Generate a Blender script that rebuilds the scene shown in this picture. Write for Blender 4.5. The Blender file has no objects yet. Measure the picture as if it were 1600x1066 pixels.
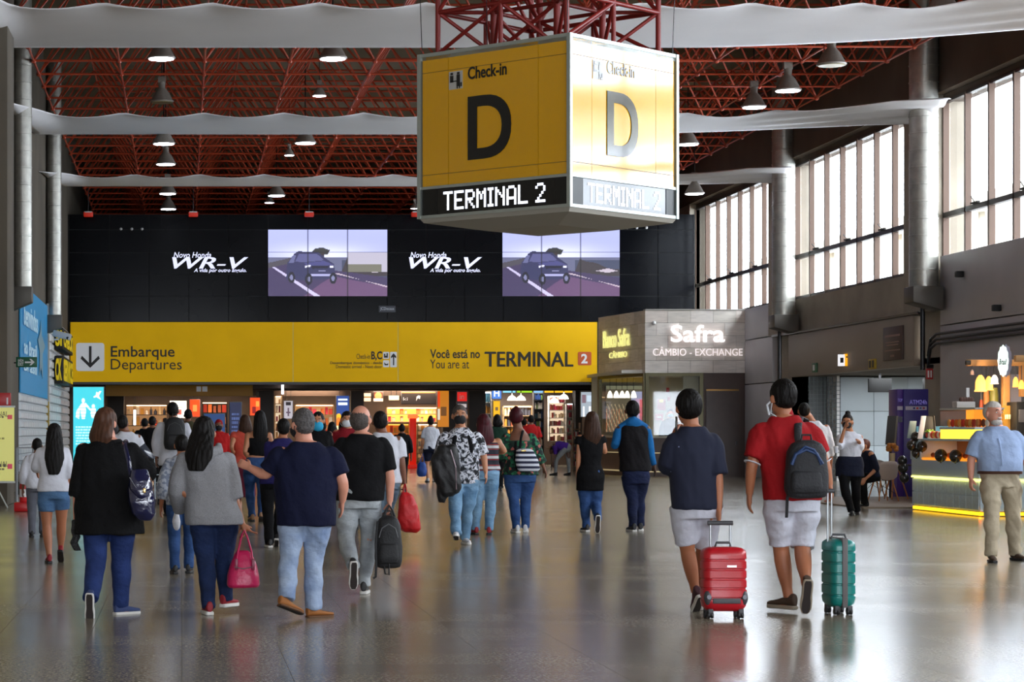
import bpy, bmesh, math, random
import numpy as np
from mathutils import Vector, Matrix
random.seed(7); RNG = np.random.default_rng(7)
C = bpy.context.scene.collection
SC = bpy.context.scene
PI = math.pi
F = 3600.0; EH = 1.42; VX = 284.0; VY = 675.0     # focal length in px of the 1600 px frame, eye height, vanishing point of the hall

# ------------------------------------------------------------ camera, world, exposure
cd = bpy.data.cameras.new('camera'); cam = bpy.data.objects.new('camera', cd); C.objects.link(cam)
cam.location = (0, 0, EH); cam.rotation_euler = (PI/2, 0, 0)
cd.sensor_width = 36; cd.lens = 36*F/1600; cd.shift_x = (800-VX)/1600; cd.shift_y = (VY-533)/1600
cd.clip_start = .1; cd.clip_end = 600
SC.camera = cam
SC.view_settings.view_transform = 'Standard'; SC.view_settings.look = 'None'; SC.view_settings.gamma = 1
SC.view_settings.use_curve_mapping = False; SC.view_settings.exposure = 1.2; EMK = .44
wd = bpy.data.worlds.new('sky'); SC.world = wd; wd.use_nodes = True
wn = wd.node_tree.nodes; wl = wd.node_tree.links; bgn = wn['Background']
tc = wn.new('ShaderNodeTexCoord'); sx = wn.new('ShaderNodeSeparateXYZ'); rp = wn.new('ShaderNodeValToRGB')
wl.new(tc.outputs['Generated'], sx.inputs[0]); wl.new(sx.outputs['Z'], rp.inputs[0]); wl.new(rp.outputs[0], bgn.inputs[0])
rp.color_ramp.elements[0].color = (.80, .86, .95, 1); rp.color_ramp.elements[1].color = (.93, .97, 1, 1)
bgn.inputs[1].default_value = 8.5
SC.cycles.max_bounces = 7; SC.cycles.diffuse_bounces = 4; SC.cycles.glossy_bounces = 3
SC.cycles.caustics_reflective = False; SC.cycles.caustics_refractive = False
SC.cycles.sample_clamp_indirect = 6

# ------------------------------------------------------------ helpers
def XX(px, Y): return (px-VX)/F*Y
def ZZ(py, Y): return EH+(VY-py)/F*Y
def Wp(px, py, Y): return Vector((XX(px, Y), Y, ZZ(py, Y)))
def lin(c):
    return tuple(((v/255)/12.92 if v/255 <= .04045 else ((v/255+.055)/1.055)**2.4) for v in c)
MATS = {}
def M(name, rgb=(128,128,128), rough=.6, metal=0.0, var=0.0, vs=8.0, bump=0.0, bs=60.0, em=0.0, coat=0.0, alpha=1.0, stretch=(1,1,1), rgb2=None, det=4.0, sheen=0.0, spec=None):
    if name in MATS: return MATS[name]
    m = bpy.data.materials.new(name); m.use_nodes = True; MATS[name] = m
    nt = m.node_tree; N = nt.nodes; L = nt.links; b = N['Principled BSDF']
    c = lin(rgb); b.inputs['Base Color'].default_value = (*c, 1)
    b.inputs['Roughness'].default_value = rough; b.inputs['Metallic'].default_value = metal
    b.inputs['Coat Weight'].default_value = coat
    if spec is not None: b.inputs['Specular IOR Level'].default_value = spec
    if sheen: b.inputs['Sheen Weight'].default_value = sheen
    if em:
        b.inputs['Emission Color'].default_value = (*c, 1); b.inputs['Emission Strength'].default_value = em*EMK
    if var or bump:
        t = N.new('ShaderNodeTexCoord'); mp = N.new('ShaderNodeMapping'); mp.inputs['Scale'].default_value = stretch
        L.new(t.outputs['Object'], mp.inputs[0])
    if var:
        nz = N.new('ShaderNodeTexNoise'); nz.inputs['Scale'].default_value = vs; nz.inputs['Detail'].default_value = det
        L.new(mp.outputs[0], nz.inputs['Vector'])
        cr = N.new('ShaderNodeValToRGB'); cr.color_ramp.elements[0].position = .3; cr.color_ramp.elements[1].position = .7
        a = lin(rgb2) if rgb2 else tuple(v*(1-var) for v in c); d = c if rgb2 else tuple(min(1, v*(1+var)) for v in c)
        cr.color_ramp.elements[0].color = (*a, 1); cr.color_ramp.elements[1].color = (*d, 1)
        L.new(nz.outputs['Fac'], cr.inputs[0]); L.new(cr.outputs[0], b.inputs['Base Color'])
    if bump:
        nb = N.new('ShaderNodeTexNoise'); nb.inputs['Scale'].default_value = bs; nb.inputs['Detail'].default_value = 3
        L.new(mp.outputs[0], nb.inputs['Vector'])
        bp = N.new('ShaderNodeBump'); bp.inputs['Strength'].default_value = bump; bp.inputs['Distance'].default_value = .02
        L.new(nb.outputs['Fac'], bp.inputs['Height']); L.new(bp.outputs[0], b.inputs['Normal'])
    return m
def vcmat(name, em=0.0, rough=.5, base=1.0):
    m = bpy.data.materials.new(name); m.use_nodes = True; N = m.node_tree.nodes; L = m.node_tree.links; b = N['Principled BSDF']
    a = N.new('ShaderNodeVertexColor'); a.layer_name = 'col'
    b.inputs['Roughness'].default_value = rough
    if base: L.new(a.outputs[0], b.inputs['Base Color'])
    else: b.inputs['Base Color'].default_value = (.01, .01, .01, 1)
    if em:
        L.new(a.outputs[0], b.inputs['Emission Color']); b.inputs['Emission Strength'].default_value = em*EMK
    return m
def tag(o, label=None, cat=None, group=None, kind=None):
    if label: o['label'] = label
    if cat: o['category'] = cat
    if group: o['group'] = group
    if kind: o['kind'] = kind
    return o
def empty(name, loc, label=None, cat=None, group=None, kind=None, rz=0):
    o = bpy.data.objects.new(name, None); C.objects.link(o); o.location = loc; o.rotation_euler.z = rz; o.empty_display_size = .2
    return tag(o, label, cat, group, kind)
def rootof(p):
    while p.parent: p = p.parent
    return p
PENDING = []
class MB:
    def __init__(s): s.v = []; s.f = []
    def add(s, vs, fs):
        n = len(s.v); s.v.extend([tuple(v) for v in vs]); s.f.extend([tuple(i+n for i in f) for f in fs]); return s
    def box(s, x0, x1, y0, y1, z0, z1):
        return s.add([(x0,y0,z0),(x1,y0,z0),(x1,y1,z0),(x0,y1,z0),(x0,y0,z1),(x1,y0,z1),(x1,y1,z1),(x0,y1,z1)],
                     [(0,3,2,1),(4,5,6,7),(0,1,5,4),(1,2,6,5),(2,3,7,6),(3,0,4,7)])
    def obox(s, c, ux, uy, uz, a, b, d):
        c = Vector(c); ux = Vector(ux)*a; uy = Vector(uy)*b; uz = Vector(uz)*d
        return s.add([c-ux-uy-uz, c+ux-uy-uz, c+ux+uy-uz, c-ux+uy-uz, c-ux-uy+uz, c+ux-uy+uz, c+ux+uy+uz, c-ux+uy+uz],
                     [(0,3,2,1),(4,5,6,7),(0,1,5,4),(1,2,6,5),(2,3,7,6),(3,0,4,7)])
    def rings(s, R, caps=True, closed=True):
        n = len(R[0]); vs = [p for r in R for p in r]; fs = []
        for i in range(len(R)-1):
            for j in range(n if closed else n-1):
                k = (j+1) % n; fs.append((i*n+j, i*n+k, (i+1)*n+k, (i+1)*n+j))
        if caps:
            fs.append(tuple(reversed(range(n)))); fs.append(tuple(range((len(R)-1)*n, len(R)*n)))
        return s.add(vs, fs)
    def tube(s, pts, rad, n=8, caps=True, flat=None, side=None):
        pts = [Vector(p) for p in pts]
        if not hasattr(rad, '__len__'): rad = [rad]*len(pts)
        R = []; prev = None
        for i, p in enumerate(pts):
            d = (pts[min(i+1, len(pts)-1)]-pts[max(i-1, 0)])
            d = d.normalized() if d.length > 1e-9 else Vector((0,0,1))
            if prev is None:
                a = Vector(side) if side else (Vector((1,0,0)) if abs(d.x) < .8 else Vector((0,1,0)))
            else: a = prev
            a = (a-d*a.dot(d)).normalized(); prev = a; b = d.cross(a)
            fl = flat if flat else 1
            R.append([p+(a*math.cos(2*PI*k/n)+b*math.sin(2*PI*k/n)*fl)*rad[i] for k in range(n)])
        return s.rings(R, caps)
    def ell(s, c, rx, ry, rz, ax=None, n=16, m=10):
        c = Vector(c); ax = ax or (Vector((1,0,0)), Vector((0,1,0)), Vector((0,0,1)))
        vs = [c-ax[2]*rz]; 
        for i in range(1, m):
            t = PI*i/m-PI/2
            for k in range(n):
                a = 2*PI*k/n; vs.append(c+ax[0]*(rx*math.cos(t)*math.cos(a))+ax[1]*(ry*math.cos(t)*math.sin(a))+ax[2]*(rz*math.sin(t)))
        vs.append(c+ax[2]*rz); fs = []
        for k in range(n): fs.append((0, 1+(k+1)%n, 1+k))
        for i in range(m-2):
            for k in range(n):
                a = 1+i*n+k; b = 1+i*n+(k+1)%n; fs.append((a, b, b+n, a+n))
        o = 1+(m-2)*n; e = len(vs)-1
        for k in range(n): fs.append((o+k, o+(k+1)%n, e))
        return s.add(vs, fs)
    def plate(s, poly, o, ux, uz, th):
        o = Vector(o); ux = Vector(ux).normalized(); uz = Vector(uz).normalized(); nrm = ux.cross(uz)
        a = [o+ux*p[0]+uz*p[1] for p in poly]; n = len(a)
        b = [p+nrm*th for p in a]
        fs = [tuple(reversed(range(n))), tuple(range(n, 2*n))]+[(i, (i+1)%n, n+(i+1)%n, n+i) for i in range(n)]
        return s.add(a+b, fs)
    def build(s, name, mat, parent=None, smooth=False, bevel=0, origin=True, remesh=0, post=None, sm=2, seg=2):
        me = bpy.data.meshes.new(name); off = Vector((0,0,0)); o = bpy.data.objects.new(name, me); C.objects.link(o)
        if parent is not None:
            rt = rootof(parent)
            off = Vector(rt.location); o.parent = parent
        elif origin:
            a = np.array(s.v); off = Vector(((a[:,0].min()+a[:,0].max())/2, (a[:,1].min()+a[:,1].max())/2, a[:,2].min())); o.location = off
        me.from_pydata([(v[0]-off.x, v[1]-off.y, v[2]-off.z) for v in s.v], [], s.f)
        me.materials.append(mat)
        if remesh:
            md = o.modifiers.new('r', 'REMESH'); md.mode = 'VOXEL'; md.voxel_size = remesh; md.use_smooth_shade = True
            if sm: q = o.modifiers.new('s', 'SMOOTH'); q.factor = .5; q.iterations = sm
            PENDING.append((o, post)); return o
        if bevel:
            bm = bmesh.new(); bm.from_mesh(me); bmesh.ops.recalc_face_normals(bm, faces=bm.faces)
            es = [e for e in bm.edges if len(e.link_faces) == 2 and e.calc_face_angle(0) > .5]
            bmesh.ops.bevel(bm, geom=es, offset=bevel, segments=seg, profile=.5, affect='EDGES', clamp_overlap=True); bm.to_mesh(me); bm.free()
            for p in me.polygons: p.use_smooth = True
            me.set_sharp_from_angle(angle=.6)
        elif smooth:
            me.polygons.foreach_set('use_smooth', [True]*len(me.polygons)); me.set_sharp_from_angle(angle=.9)
        return o
def box(name, mat, x0, x1, y0, y1, z0, z1, parent=None, bevel=0):
    return MB().box(x0,x1,y0,y1,z0,z1).build(name, mat, parent, bevel=bevel)
def struct(o): o['kind'] = 'structure'; return o
TEXTS = []
def text(s, o, ux, w, h, mat, parent, ext=.006, bold=0.0, shear=0.0, name='lettering'):
    cu = bpy.data.curves.new('t', 'FONT'); cu.body = s; cu.size = 1; cu.extrude = .5; cu.offset = 0 if 'M' in s or 'W' in s else bold; cu.shear = shear; cu.resolution_u = 3
    t = bpy.data.objects.new('t', cu); C.objects.link(t)
    TEXTS.append((t, Vector(o), Vector(ux).normalized(), w, h, mat, parent, ext, name))
def finalize():
    dg = bpy.context.evaluated_depsgraph_get(); dg.update()
    out = []
    for o, post in PENDING: out.append((o, post, bpy.data.meshes.new_from_object(o.evaluated_get(dg))))
    tx = [(t, bpy.data.meshes.new_from_object(t[0].evaluated_get(dg))) for t in TEXTS]
    for o, post, me in out:
        o.modifiers.clear(); old = o.data; nm = old.name; mt = old.materials[0]; o.data = me; bpy.data.meshes.remove(old); me.name = nm
        if len(me.materials) == 0: me.materials.append(mt)
        if post:
            n = len(me.vertices); co = np.empty(n*3, 'f'); me.vertices.foreach_get('co', co); co = co.reshape(-1, 3)
            no = np.empty(n*3, 'f'); me.vertex_normals.foreach_get('vector', no); no = no.reshape(-1, 3)
            co = post(co, no); me.vertices.foreach_set('co', co.astype('f').ravel()); me.update()
    for (t, o, ux, w, h, mat, parent, ext, name), me in tx:
        n = len(me.vertices); co = np.empty(n*3, 'f'); me.vertices.foreach_get('co', co); co = co.reshape(-1, 3)
        a = co.min(0); b = co.max(0); q = (co-a)/np.maximum(b-a, 1e-6)
        nz = np.array(ux.cross(Vector((0,0,1)))); rt = rootof(parent); oo = np.array(o-Vector(rt.location))
        p = oo+q[:,:1]*w*np.array(ux)+q[:,1:2]*h*np.array((0,0,1))+q[:,2:3]*ext*nz
        me.vertices.foreach_set('co', p.astype('f').ravel()); me.materials.clear(); me.materials.append(mat)
        ob = bpy.data.objects.new(name, me); C.objects.link(ob); ob.parent = parent; me.update()
        cu = t.data; bpy.data.objects.remove(t); bpy.data.curves.remove(cu)
def poster(name, o, ux, w, h, nx, nz, fn, mat, parent, th=.01):
    """flat print: a grid plate whose cells are coloured by fn(u, v) -> rgb arrays (0..1 linear)"""
    o = Vector(o); ux = Vector(ux).normalized(); nrm = ux.cross(Vector((0,0,1)))
    off = Vector(rootof(parent).location) if parent else Vector((0,0,0))
    us = np.linspace(0, 1, nx+1); vs = np.linspace(0, 1, nz+1); U, V = np.meshgrid(us, vs)
    P = np.array(o-off)+U[...,None]*w*np.array(ux)+V[...,None]*h*np.array((0,0,1))+np.array(nrm)*th
    idx = np.arange((nx+1)*(nz+1)).reshape(nz+1, nx+1)
    fs = np.stack([idx[:-1,:-1], idx[:-1,1:], idx[1:,1:], idx[1:,:-1]], -1).reshape(-1, 4)
    vs_ = P.reshape(-1, 3).tolist(); n0 = len(vs_); fl = fs.tolist()
    bk = [np.array(o-off)+a*w*np.array(ux)+b*h*np.array((0,0,1)) for a, b in ((0,0),(1,0),(1,1),(0,1))]
    vs_ += [tuple(b) for b in bk]; cn = [idx[0,0], idx[0,-1], idx[-1,-1], idx[-1,0]]; edge = [idx[0,:], idx[:,-1], idx[-1,::-1], idx[::-1,0]]
    fl.append([n0+3, n0+2, n0+1, n0])
    for k in range(4): fl.append([n0+k, n0+(k+1)%4]+[int(i) for i in edge[k][::-1]])
    me = bpy.data.meshes.new(name); me.from_pydata(vs_, [], fl); me.materials.append(mat)
    uc = (us[:-1]+us[1:])/2; vc = (np.linspace(0,1,nz+1)[:-1]+np.linspace(0,1,nz+1)[1:])/2; UC, VC = np.meshgrid(uc, vc)
    col = np.clip(fn(UC, VC), 0, 1).reshape(-1, 3)
    at = me.color_attributes.new('col', 'FLOAT_COLOR', 'CORNER'); arr = np.ones((len(me.loops), 4), 'f'); arr[:nx*nz*4, :3] = np.repeat(col, 4, 0); arr[nx*nz*4:, :3] = .05
    at.data.foreach_set('color', arr.ravel())
    ob = bpy.data.objects.new(name, me); C.objects.link(ob)
    if parent: ob.parent = parent
    return ob
def put(A, mask, rgb): A[mask] = lin(rgb)
def inpoly(U, V, poly):
    r = np.zeros(U.shape, bool); n = len(poly)
    for i in range(n):
        x0, y0 = poly[i]; x1, y1 = poly[(i+1)%n]
        c = ((y0 > V) != (y1 > V)); 
        with np.errstate(divide='ignore', invalid='ignore'): xi = (x1-x0)*(V-y0)/(y1-y0+1e-12)+x0
        r ^= c & (U < xi)
    return r
def dup(o, loc=None, rz=None):
    c = o.copy(); C.objects.link(c)
    if loc is not None: c.location = loc
    if rz is not None: c.rotation_euler.z = rz
    for ch in o.children:
        d = ch.copy(); C.objects.link(d); d.parent = c
        for g in ch.children:
            e = g.copy(); C.objects.link(e); e.parent = d
    return c
# ============================================================ the hall
WX = 18.0; LX = -3.96
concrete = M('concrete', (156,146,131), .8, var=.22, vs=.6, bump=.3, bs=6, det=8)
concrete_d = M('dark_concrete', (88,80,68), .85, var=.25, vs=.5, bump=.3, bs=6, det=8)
beam_m = M('beam_concrete', (84,70,56), .85, var=.2, vs=.7)
roofm = M('roof_board', (128,116,94), .9, var=.2, vs=.5)
redst = M('red_steel', (178,68,38), .45, var=.15, vs=3)
brownal = M('bronze_aluminium', (84,58,40), .5)
darkal = M('dark_aluminium', (52,46,44), .45)
greyp = M('grey_wall_panel', (188,186,190), .5, var=.06, vs=.8)
fabric_w = M('white_ceiling_fabric', (242,240,242), .9, var=.04, vs=.4, bump=.15, bs=3)
black = M('black_panel', (7,8,12), .16, var=.3, vs=.3); black.node_tree.nodes['Principled BSDF'].inputs['Specular IOR Level'].default_value = .10
blackm = M('matte_black', (14,14,15), .6)
yellow = M('sign_yellow', (226,176,0), .6, spec=.2, var=.04, vs=1.2, em=.16)
white = M('white_paint', (225,225,225), .5)
chrome = M('brushed_steel', (160,162,165), .3, 1.0)
galv = M('galvanised_duct', (168,166,158), .38, .75, var=.15, vs=5, bump=.12, bs=25)
steel_d = M('dark_steel', (60,60,62), .4, .8)

# floor: granite tiles, the nearest ones single pieces in recessed joints
def floor_mat(name, joints):
    m = M(name, (112,106,98), .2); nt = m.node_tree; N = nt.nodes; L = nt.links; b = N['Principled BSDF']
    t = N.new('ShaderNodeNewGeometry')
    n1 = N.new('ShaderNodeTexNoise'); n1.inputs['Scale'].default_value = 48; n1.inputs['Detail'].default_value = 2; L.new(t.outputs['Position'], n1.inputs['Vector'])
    n2 = N.new('ShaderNodeTexNoise'); n2.inputs['Scale'].default_value = .5; n2.inputs['Detail'].default_value = 4; L.new(t.outputs['Position'], n2.inputs['Vector'])
    r1 = N.new('ShaderNodeValToRGB'); r1.color_ramp.elements[0].position = .38; r1.color_ramp.elements[1].position = .62
    r1.color_ramp.elements[0].color = (*lin((86,80,70)), 1); r1.color_ramp.elements[1].color = (*lin((180,170,150)), 1); L.new(n1.outputs['Fac'], r1.inputs[0])
    mx = N.new('ShaderNodeMix'); mx.data_type = 'RGBA'; mx.blend_type = 'MULTIPLY'; mx.inputs[0].default_value = .5
    r2 = N.new('ShaderNodeValToRGB'); r2.color_ramp.elements[0].color = (.55,.52,.5,1); r2.color_ramp.elements[1].color = (1,1,1,1); r2.color_ramp.elements[0].position=.35; r2.color_ramp.elements[1].position=.65; L.new(n2.outputs['Fac'], r2.inputs[0])
    L.new(r1.outputs[0], mx.inputs[6]); L.new(r2.outputs[0], mx.inputs[7]); out = mx.outputs[2]
    if joints:
        bk = N.new('ShaderNodeTexBrick'); bk.offset = 0; bk.inputs['Scale'].default_value = 1; bk.inputs['Brick Width'].default_value = .64; bk.inputs['Row Height'].default_value = .64
        bk.inputs['Mortar Size'].default_value = .004; bk.inputs['Color1'].default_value = (1,1,1,1); bk.inputs['Color2'].default_value = (.82,.82,.82,1); bk.inputs['Mortar'].default_value = (.3,.3,.3,1)
        L.new(t.outputs['Position'], bk.inputs['Vector'])
        m2 = N.new('ShaderNodeMix'); m2.data_type = 'RGBA'; m2.blend_type = 'MULTIPLY'; m2.inputs[0].default_value = 1; L.new(out, m2.inputs[6]); L.new(bk.outputs[0], m2.inputs[7]); out = m2.outputs[2]
    L.new(out, b.inputs['Base Color'])
    rr = N.new('ShaderNodeMapRange'); rr.inputs[3].default_value = .13; rr.inputs[4].default_value = .25; L.new(n2.outputs['Fac'], rr.inputs[0]); L.new(rr.outputs[0], b.inputs['Roughness'])
    b.inputs['Specular IOR Level'].default_value = .7
    return m
fmat = floor_mat('granite_floor_tiles', True); tmat = [floor_mat('granite_tile', False)]
for k, (g, nm) in enumerate(((.9, 'granite_tile_dark'), (1.08, 'granite_tile_light'))):
    m2 = tmat[0].copy(); m2.name = nm
    for n in m2.node_tree.nodes:
        if n.type == 'VALTORGB' and n.color_ramp.elements[0].color[0] < .3:
            for e in n.color_ramp.elements: e.color = tuple(min(1, c*g) for c in e.color[:3])+(1,)
    tmat.append(m2)
T = .64
floor = struct(empty('floor', (0, 40, 0)))
TY0, TY1 = 12.8, 24.96
def in_tiles(i, j):       # tile column i, row j from TY0
    y = TY0+j*T; return -.08*(y+T)-T < i*T < 1.0+.3656*y
tiles = [(i, j) for j in range(19) for i in range(-5, 16) if in_tiles(i, j)]
tiles = sorted(tiles, key=lambda t: t[1])[:300]
rows = {}
for i, j in tiles: rows.setdefault(j, []).append(i)
fb = MB(); fb.box(-7, 30, -36, TY0, -.3, 0); yend = TY0+(max(rows)+1)*T; fb.box(-7, 30, yend, 135, -.3, 0)
for j, r in rows.items():
    y = TY0+j*T; fb.box(-7, min(r)*T, y, y+T, -.3, 0); fb.box((max(r)+1)*T, 30, y, y+T, -.3, 0)
fb.build('floor_slab', fmat, floor)
box('tile_bed', M('grout', (70,65,58), .9), -6.9, 29.9, TY0, yend, -.3, -.006, floor)
tme = []
for k in range(3):
    o = MB().box(-T/2+.0012, T/2-.0012, -T/2+.0012, T/2-.0012, -.006, .0005).build('floor_tile', tmat[k], None, origin=False, bevel=.0008, seg=1); tme.append(o.data); bpy.data.objects.remove(o)
for i, j in tiles:
    o = bpy.data.objects.new('floor_tile', tme[random.choice([0,0,0,1,2])]); C.objects.link(o); o.parent = floor
    o.location = ((i+.5)*T, TY0+(j+.5)*T-40, 0)

# roof, walls
ceiling = struct(empty('ceiling', (7, 70, 10)))
RZ = 12.4
rb = MB(); rb.box(-7, 22, -36, 112, RZ, RZ+.3)
for y in range(-34, 112, 4): rb.box(-5, WX+.3, y, y+.25, RZ-.35, RZ)
rb.build('roof_slab', roofm, ceiling)
# space frame: bottom chords, top chords, webs
S = 2.0; BZ = EH+8.7; TZ = BZ+1.5
def bar_mesh(L_, r, nm):
    me = MB().tube([(0,0,0),(L_,0,0)], r, 6, caps=False).build(nm, redst, None, origin=False, smooth=True); d = me.data; bpy.data.objects.remove(me); return d
webL = math.sqrt(S*S/2+1.5**2)
mchord = bar_mesh(S, .028, 'chord'); mweb = bar_mesh(webL, .024, 'web')
bars = []
Y0 = 34.0; NX = 12; NY = 38; X0 = XX(315, ZZ and 61.05)-3*S+.9   # one line of nodes runs down the axis seen at x=315
X0 = .53-2*S
for j in range(NY):
    for i in range(NX):
        p = Vector((X0+i*S, Y0+j*S, BZ)); q = Vector((X0+(i+.5)*S, Y0+(j+.5)*S, TZ))
        if p.x > WX-.3 or p.x < -4: continue
        if i < NX-1 and p.x+S < WX: bars.append((p, p+Vector((S,0,0)), 0))
        bars.append((p, p+Vector((0,S,0)), 0))
        if q.x < WX-.3:
            if q.x+S < WX: bars.append((q, q+Vector((S,0,0)), 0))
            bars.append((q, q+Vector((0,S,0)), 0))
            for dx in (0, 1):
                for dy in (0, 1):
                    e = Vector((X0+(i+dx)*S, Y0+(j+dy)*S, BZ))
                    if e.x < WX-.1: bars.append((e, q, 1))
def near_key(b):
    m = (b[0]+b[1])/2
    return (0 if (47.5 < m.y < 57.5 and -3.6 < m.x) else 1, m.y)
bars.sort(key=near_key)
rest = MB()
frame = struct(empty('ceiling_space_frame', (7, 70, BZ)))
for k, (a, b, w) in enumerate(bars):
    if k < 300:
        o = bpy.data.objects.new('truss_bar', mweb if w else mchord); C.objects.link(o); o.parent = frame
        o.location = a-frame.location; o.rotation_euler = (b-a).to_track_quat('X', 'Z').to_euler()
    else:
        d = (b-a).normalized(); s = Vector((0,0,1)) if abs(d.z) < .9 else Vector((1,0,0)); s = (s-d*s.dot(d)).normalized(); t = d.cross(s); r = .026
        rest.rings([[p+s*r, p+t*r, p-s*r, p-t*r] for p in (a, b)], caps=False)
tag(rest.build('truss_bars', redst, frame), kind='stuff')
# node balls of the rows in view
nb = MB()
for j in range(NY):
    for i in range(NX):
        p = (X0+i*S, Y0+j*S, BZ)
        if p[0] < WX-.1: nb.ell(p, .07, .07, .07, n=6, m=4)
tag(nb.build('node_balls', redst, frame), kind='stuff')

# right wall with its window bays (one every 13.1 m)
wr = struct(empty('wall_right', (WX, 40, 0)))
PER = 13.1; P0 = 55.6                                   # pilaster centres
SILL, RAIL, HEAD = EH+.216*WX, EH+.284*WX, EH+.434*WX
up = MB(); up.box(WX, WX+.5, -36, 112, HEAD, HEAD+.9); up.box(WX-.25, WX+.1, -36, 112, HEAD+.15, RZ)
up.build('header_beam', beam_m, wr)
low = MB()
for a, b in ((-36, 41.5), (68.0, 112)): low.box(WX, WX+.5, a, b, 0, 4.25)
low.box(WX, WX+.5, 41.5, 55.8, 0, 4.25); low.box(WX, WX+.5, -36, 112, 4.25, SILL)
low.build('spandrel', concrete, wr)
pil = [P0+PER*k for k in range(-7, 5)]
MB().box(WX, WX+.5, 80.6, 112, SILL-.1, HEAD+.1).build('spandrel', concrete_d, wr)  # far bays walled up to keep daylight out of the far hall
for y in pil:
    box('pilaster', concrete, WX-.22, WX+.5, y-1.15, y+1.15, SILL-1.0, HEAD+.2, wr)
# grey panels low on the wall
gp = [(28.0,41.0),(41.1,54.2)]
for a, b in gp:
    for z0, z1 in ((0.0,1.9),(1.93,3.9),(3.93,5.55)):
        box('wall_panel', greyp, WX-.16, WX, a, b, z0, z1, wr, bevel=.01)
# panel block over the recess
box('wall_panel', M('taupe_panel', (146,134,120), .55, var=.06, vs=.6), WX-.2, WX, 56.0, 67.6, 3.02, 4.25, wr, bevel=.01)
box('cable_rail', steel_d, WX-.24, WX-.14, 55.6, 69.4, 4.27, 4.33, wr)
for a, b in ((69.6, 73.0), ):
    for z0, z1 in ((0.0,2.9),(2.93,4.3),(4.33,5.3)):
        box('wall_panel', greyp, WX-.16, WX, a, b, z0, z1, wr, bevel=.01)
for k, z in enumerate((3.72, 3.60, 3.5)):
    MB().tube([(WX-.25,28,z+.0),(WX-.25,54.2,z),(WX-.25,54.6,z-.1),(WX-.25,54.8,z-.5)], .035, 6).build('conduit', steel_d, wr, smooth=True)
MB().tube([(WX-.25,55.2,5.0),(WX-.25,55.2,2.9)], .06, 8).build('downpipe', steel_d, wr, smooth=True)
MB().tube([(WX-.25,68.4,5.0),(WX-.25,68.4,1.9)], .06, 8).build('downpipe', steel_d, wr, smooth=True)
for y, z in ((52.6, 5.0), (47.5,5.05), (44, 4.3), (50.2, 4.1)):
    MB().box(WX-.34, WX-.16, y-.07, y+.07, z-.05, z+.09).build('wall_spotlight', blackm, wr, bevel=.02)
# glass with a clear and a reflecting share
gl = bpy.data.materials.new('window_glass'); gl.use_nodes = True; gN = gl.node_tree.nodes; gL = gl.node_tree.links; gN.remove(gN['Principled BSDF'])
tr = gN.new('ShaderNodeBsdfTransparent'); tr.inputs[0].default_value = (.93,.95,.96,1); gs = gN.new('ShaderNodeBsdfGlossy'); gs.inputs['Roughness'].default_value = .03
lw_ = gN.new('ShaderNodeLayerWeight'); pw = gN.new('ShaderNodeMath'); pw.operation = 'POWER'; pw.inputs[1].default_value = 4; gL.new(lw_.outputs['Facing'], pw.inputs[0]); fr = gN.new('ShaderNodeMapRange'); fr.inputs[3].default_value = .03; fr.inputs[4].default_value = .5; gL.new(pw.outputs[0], fr.inputs[0]); mx = gN.new('ShaderNodeMixShader'); gL.new(fr.outputs[0], mx.inputs[0]); gL.new(tr.outputs[0], mx.inputs[1]); gL.new(gs.outputs[0], mx.inputs[2]); gL.new(mx.outputs[0], gN['Material Output'].inputs[0])
GLASS = gl
wn_ = 0
for k, yp in enumerate(pil[:-1]):
    ya, yb = yp+1.15, yp+PER-1.15
    if ya > 80: continue
    wn_ += 1
    w = struct(empty('window_%d' % wn_, (WX+.1, (ya+yb)/2, SILL)))
    fm = MB(); fm.box(WX, WX+.12, ya, yb, SILL, SILL+.07); fm.box(WX, WX+.12, ya, yb, HEAD-.05, HEAD+.02); fm.build('window_frame', darkal, w)
    MB().box(WX-.02, WX+.12, ya, yb, RAIL-.06, RAIL+.06).build('transom', darkal, w)
    n = 7; st = (yb-ya)/n
    for i in range(n+1):
        y = ya+i*st
        box('mullion', brownal, WX-.02, WX+.12, y-.05, y+.05, SILL, HEAD, w)
        if i < n and ya > 28:
            y2 = y+st
            box('glass_pane', GLASS, WX+.14, WX+.146, y+.05, y2-.05, SILL+.07, HEAD-.05, w)
            if i % 2: MB().box(WX-.08, WX-.02, y+st*.35, y+st*.65, RAIL+.06, RAIL+.1).tube([(WX-.05, y+st*.5, RAIL+.08), (WX-.2, y+st*.4, RAIL+.2)], .012, 5).build('window_latch', blackm, w)
    if -40 < ya < 96:        # daylight sampling portal in the opening
        ld = bpy.data.lights.new('window_portal', 'AREA'); ld.shape = 'RECTANGLE'; ld.size = yb-ya; ld.size_y = HEAD-SILL
        lo = bpy.data.objects.new('window_portal', ld); C.objects.link(lo); lo.location = (WX+.6, (ya+yb)/2, (SILL+HEAD)/2); lo.rotation_euler = (PI/2, 0, PI/2)
        ld.cycles.is_portal = True
# pale canopy and columns outside the windows
ext = M('pale_exterior_concrete', (214,208,194), .8, var=.08, vs=.4)
cn = struct(empty('trim_1', (30, 60, 0)))
cb = MB(); cb.box(27, 34, 20, 110, 8.9, 9.5)
for y in range(24, 110, 9): cb.box(27.2, 27.9, y, y+.7, 0, 8.9)
cb.build('outdoor_canopy', ext, cn)

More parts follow.
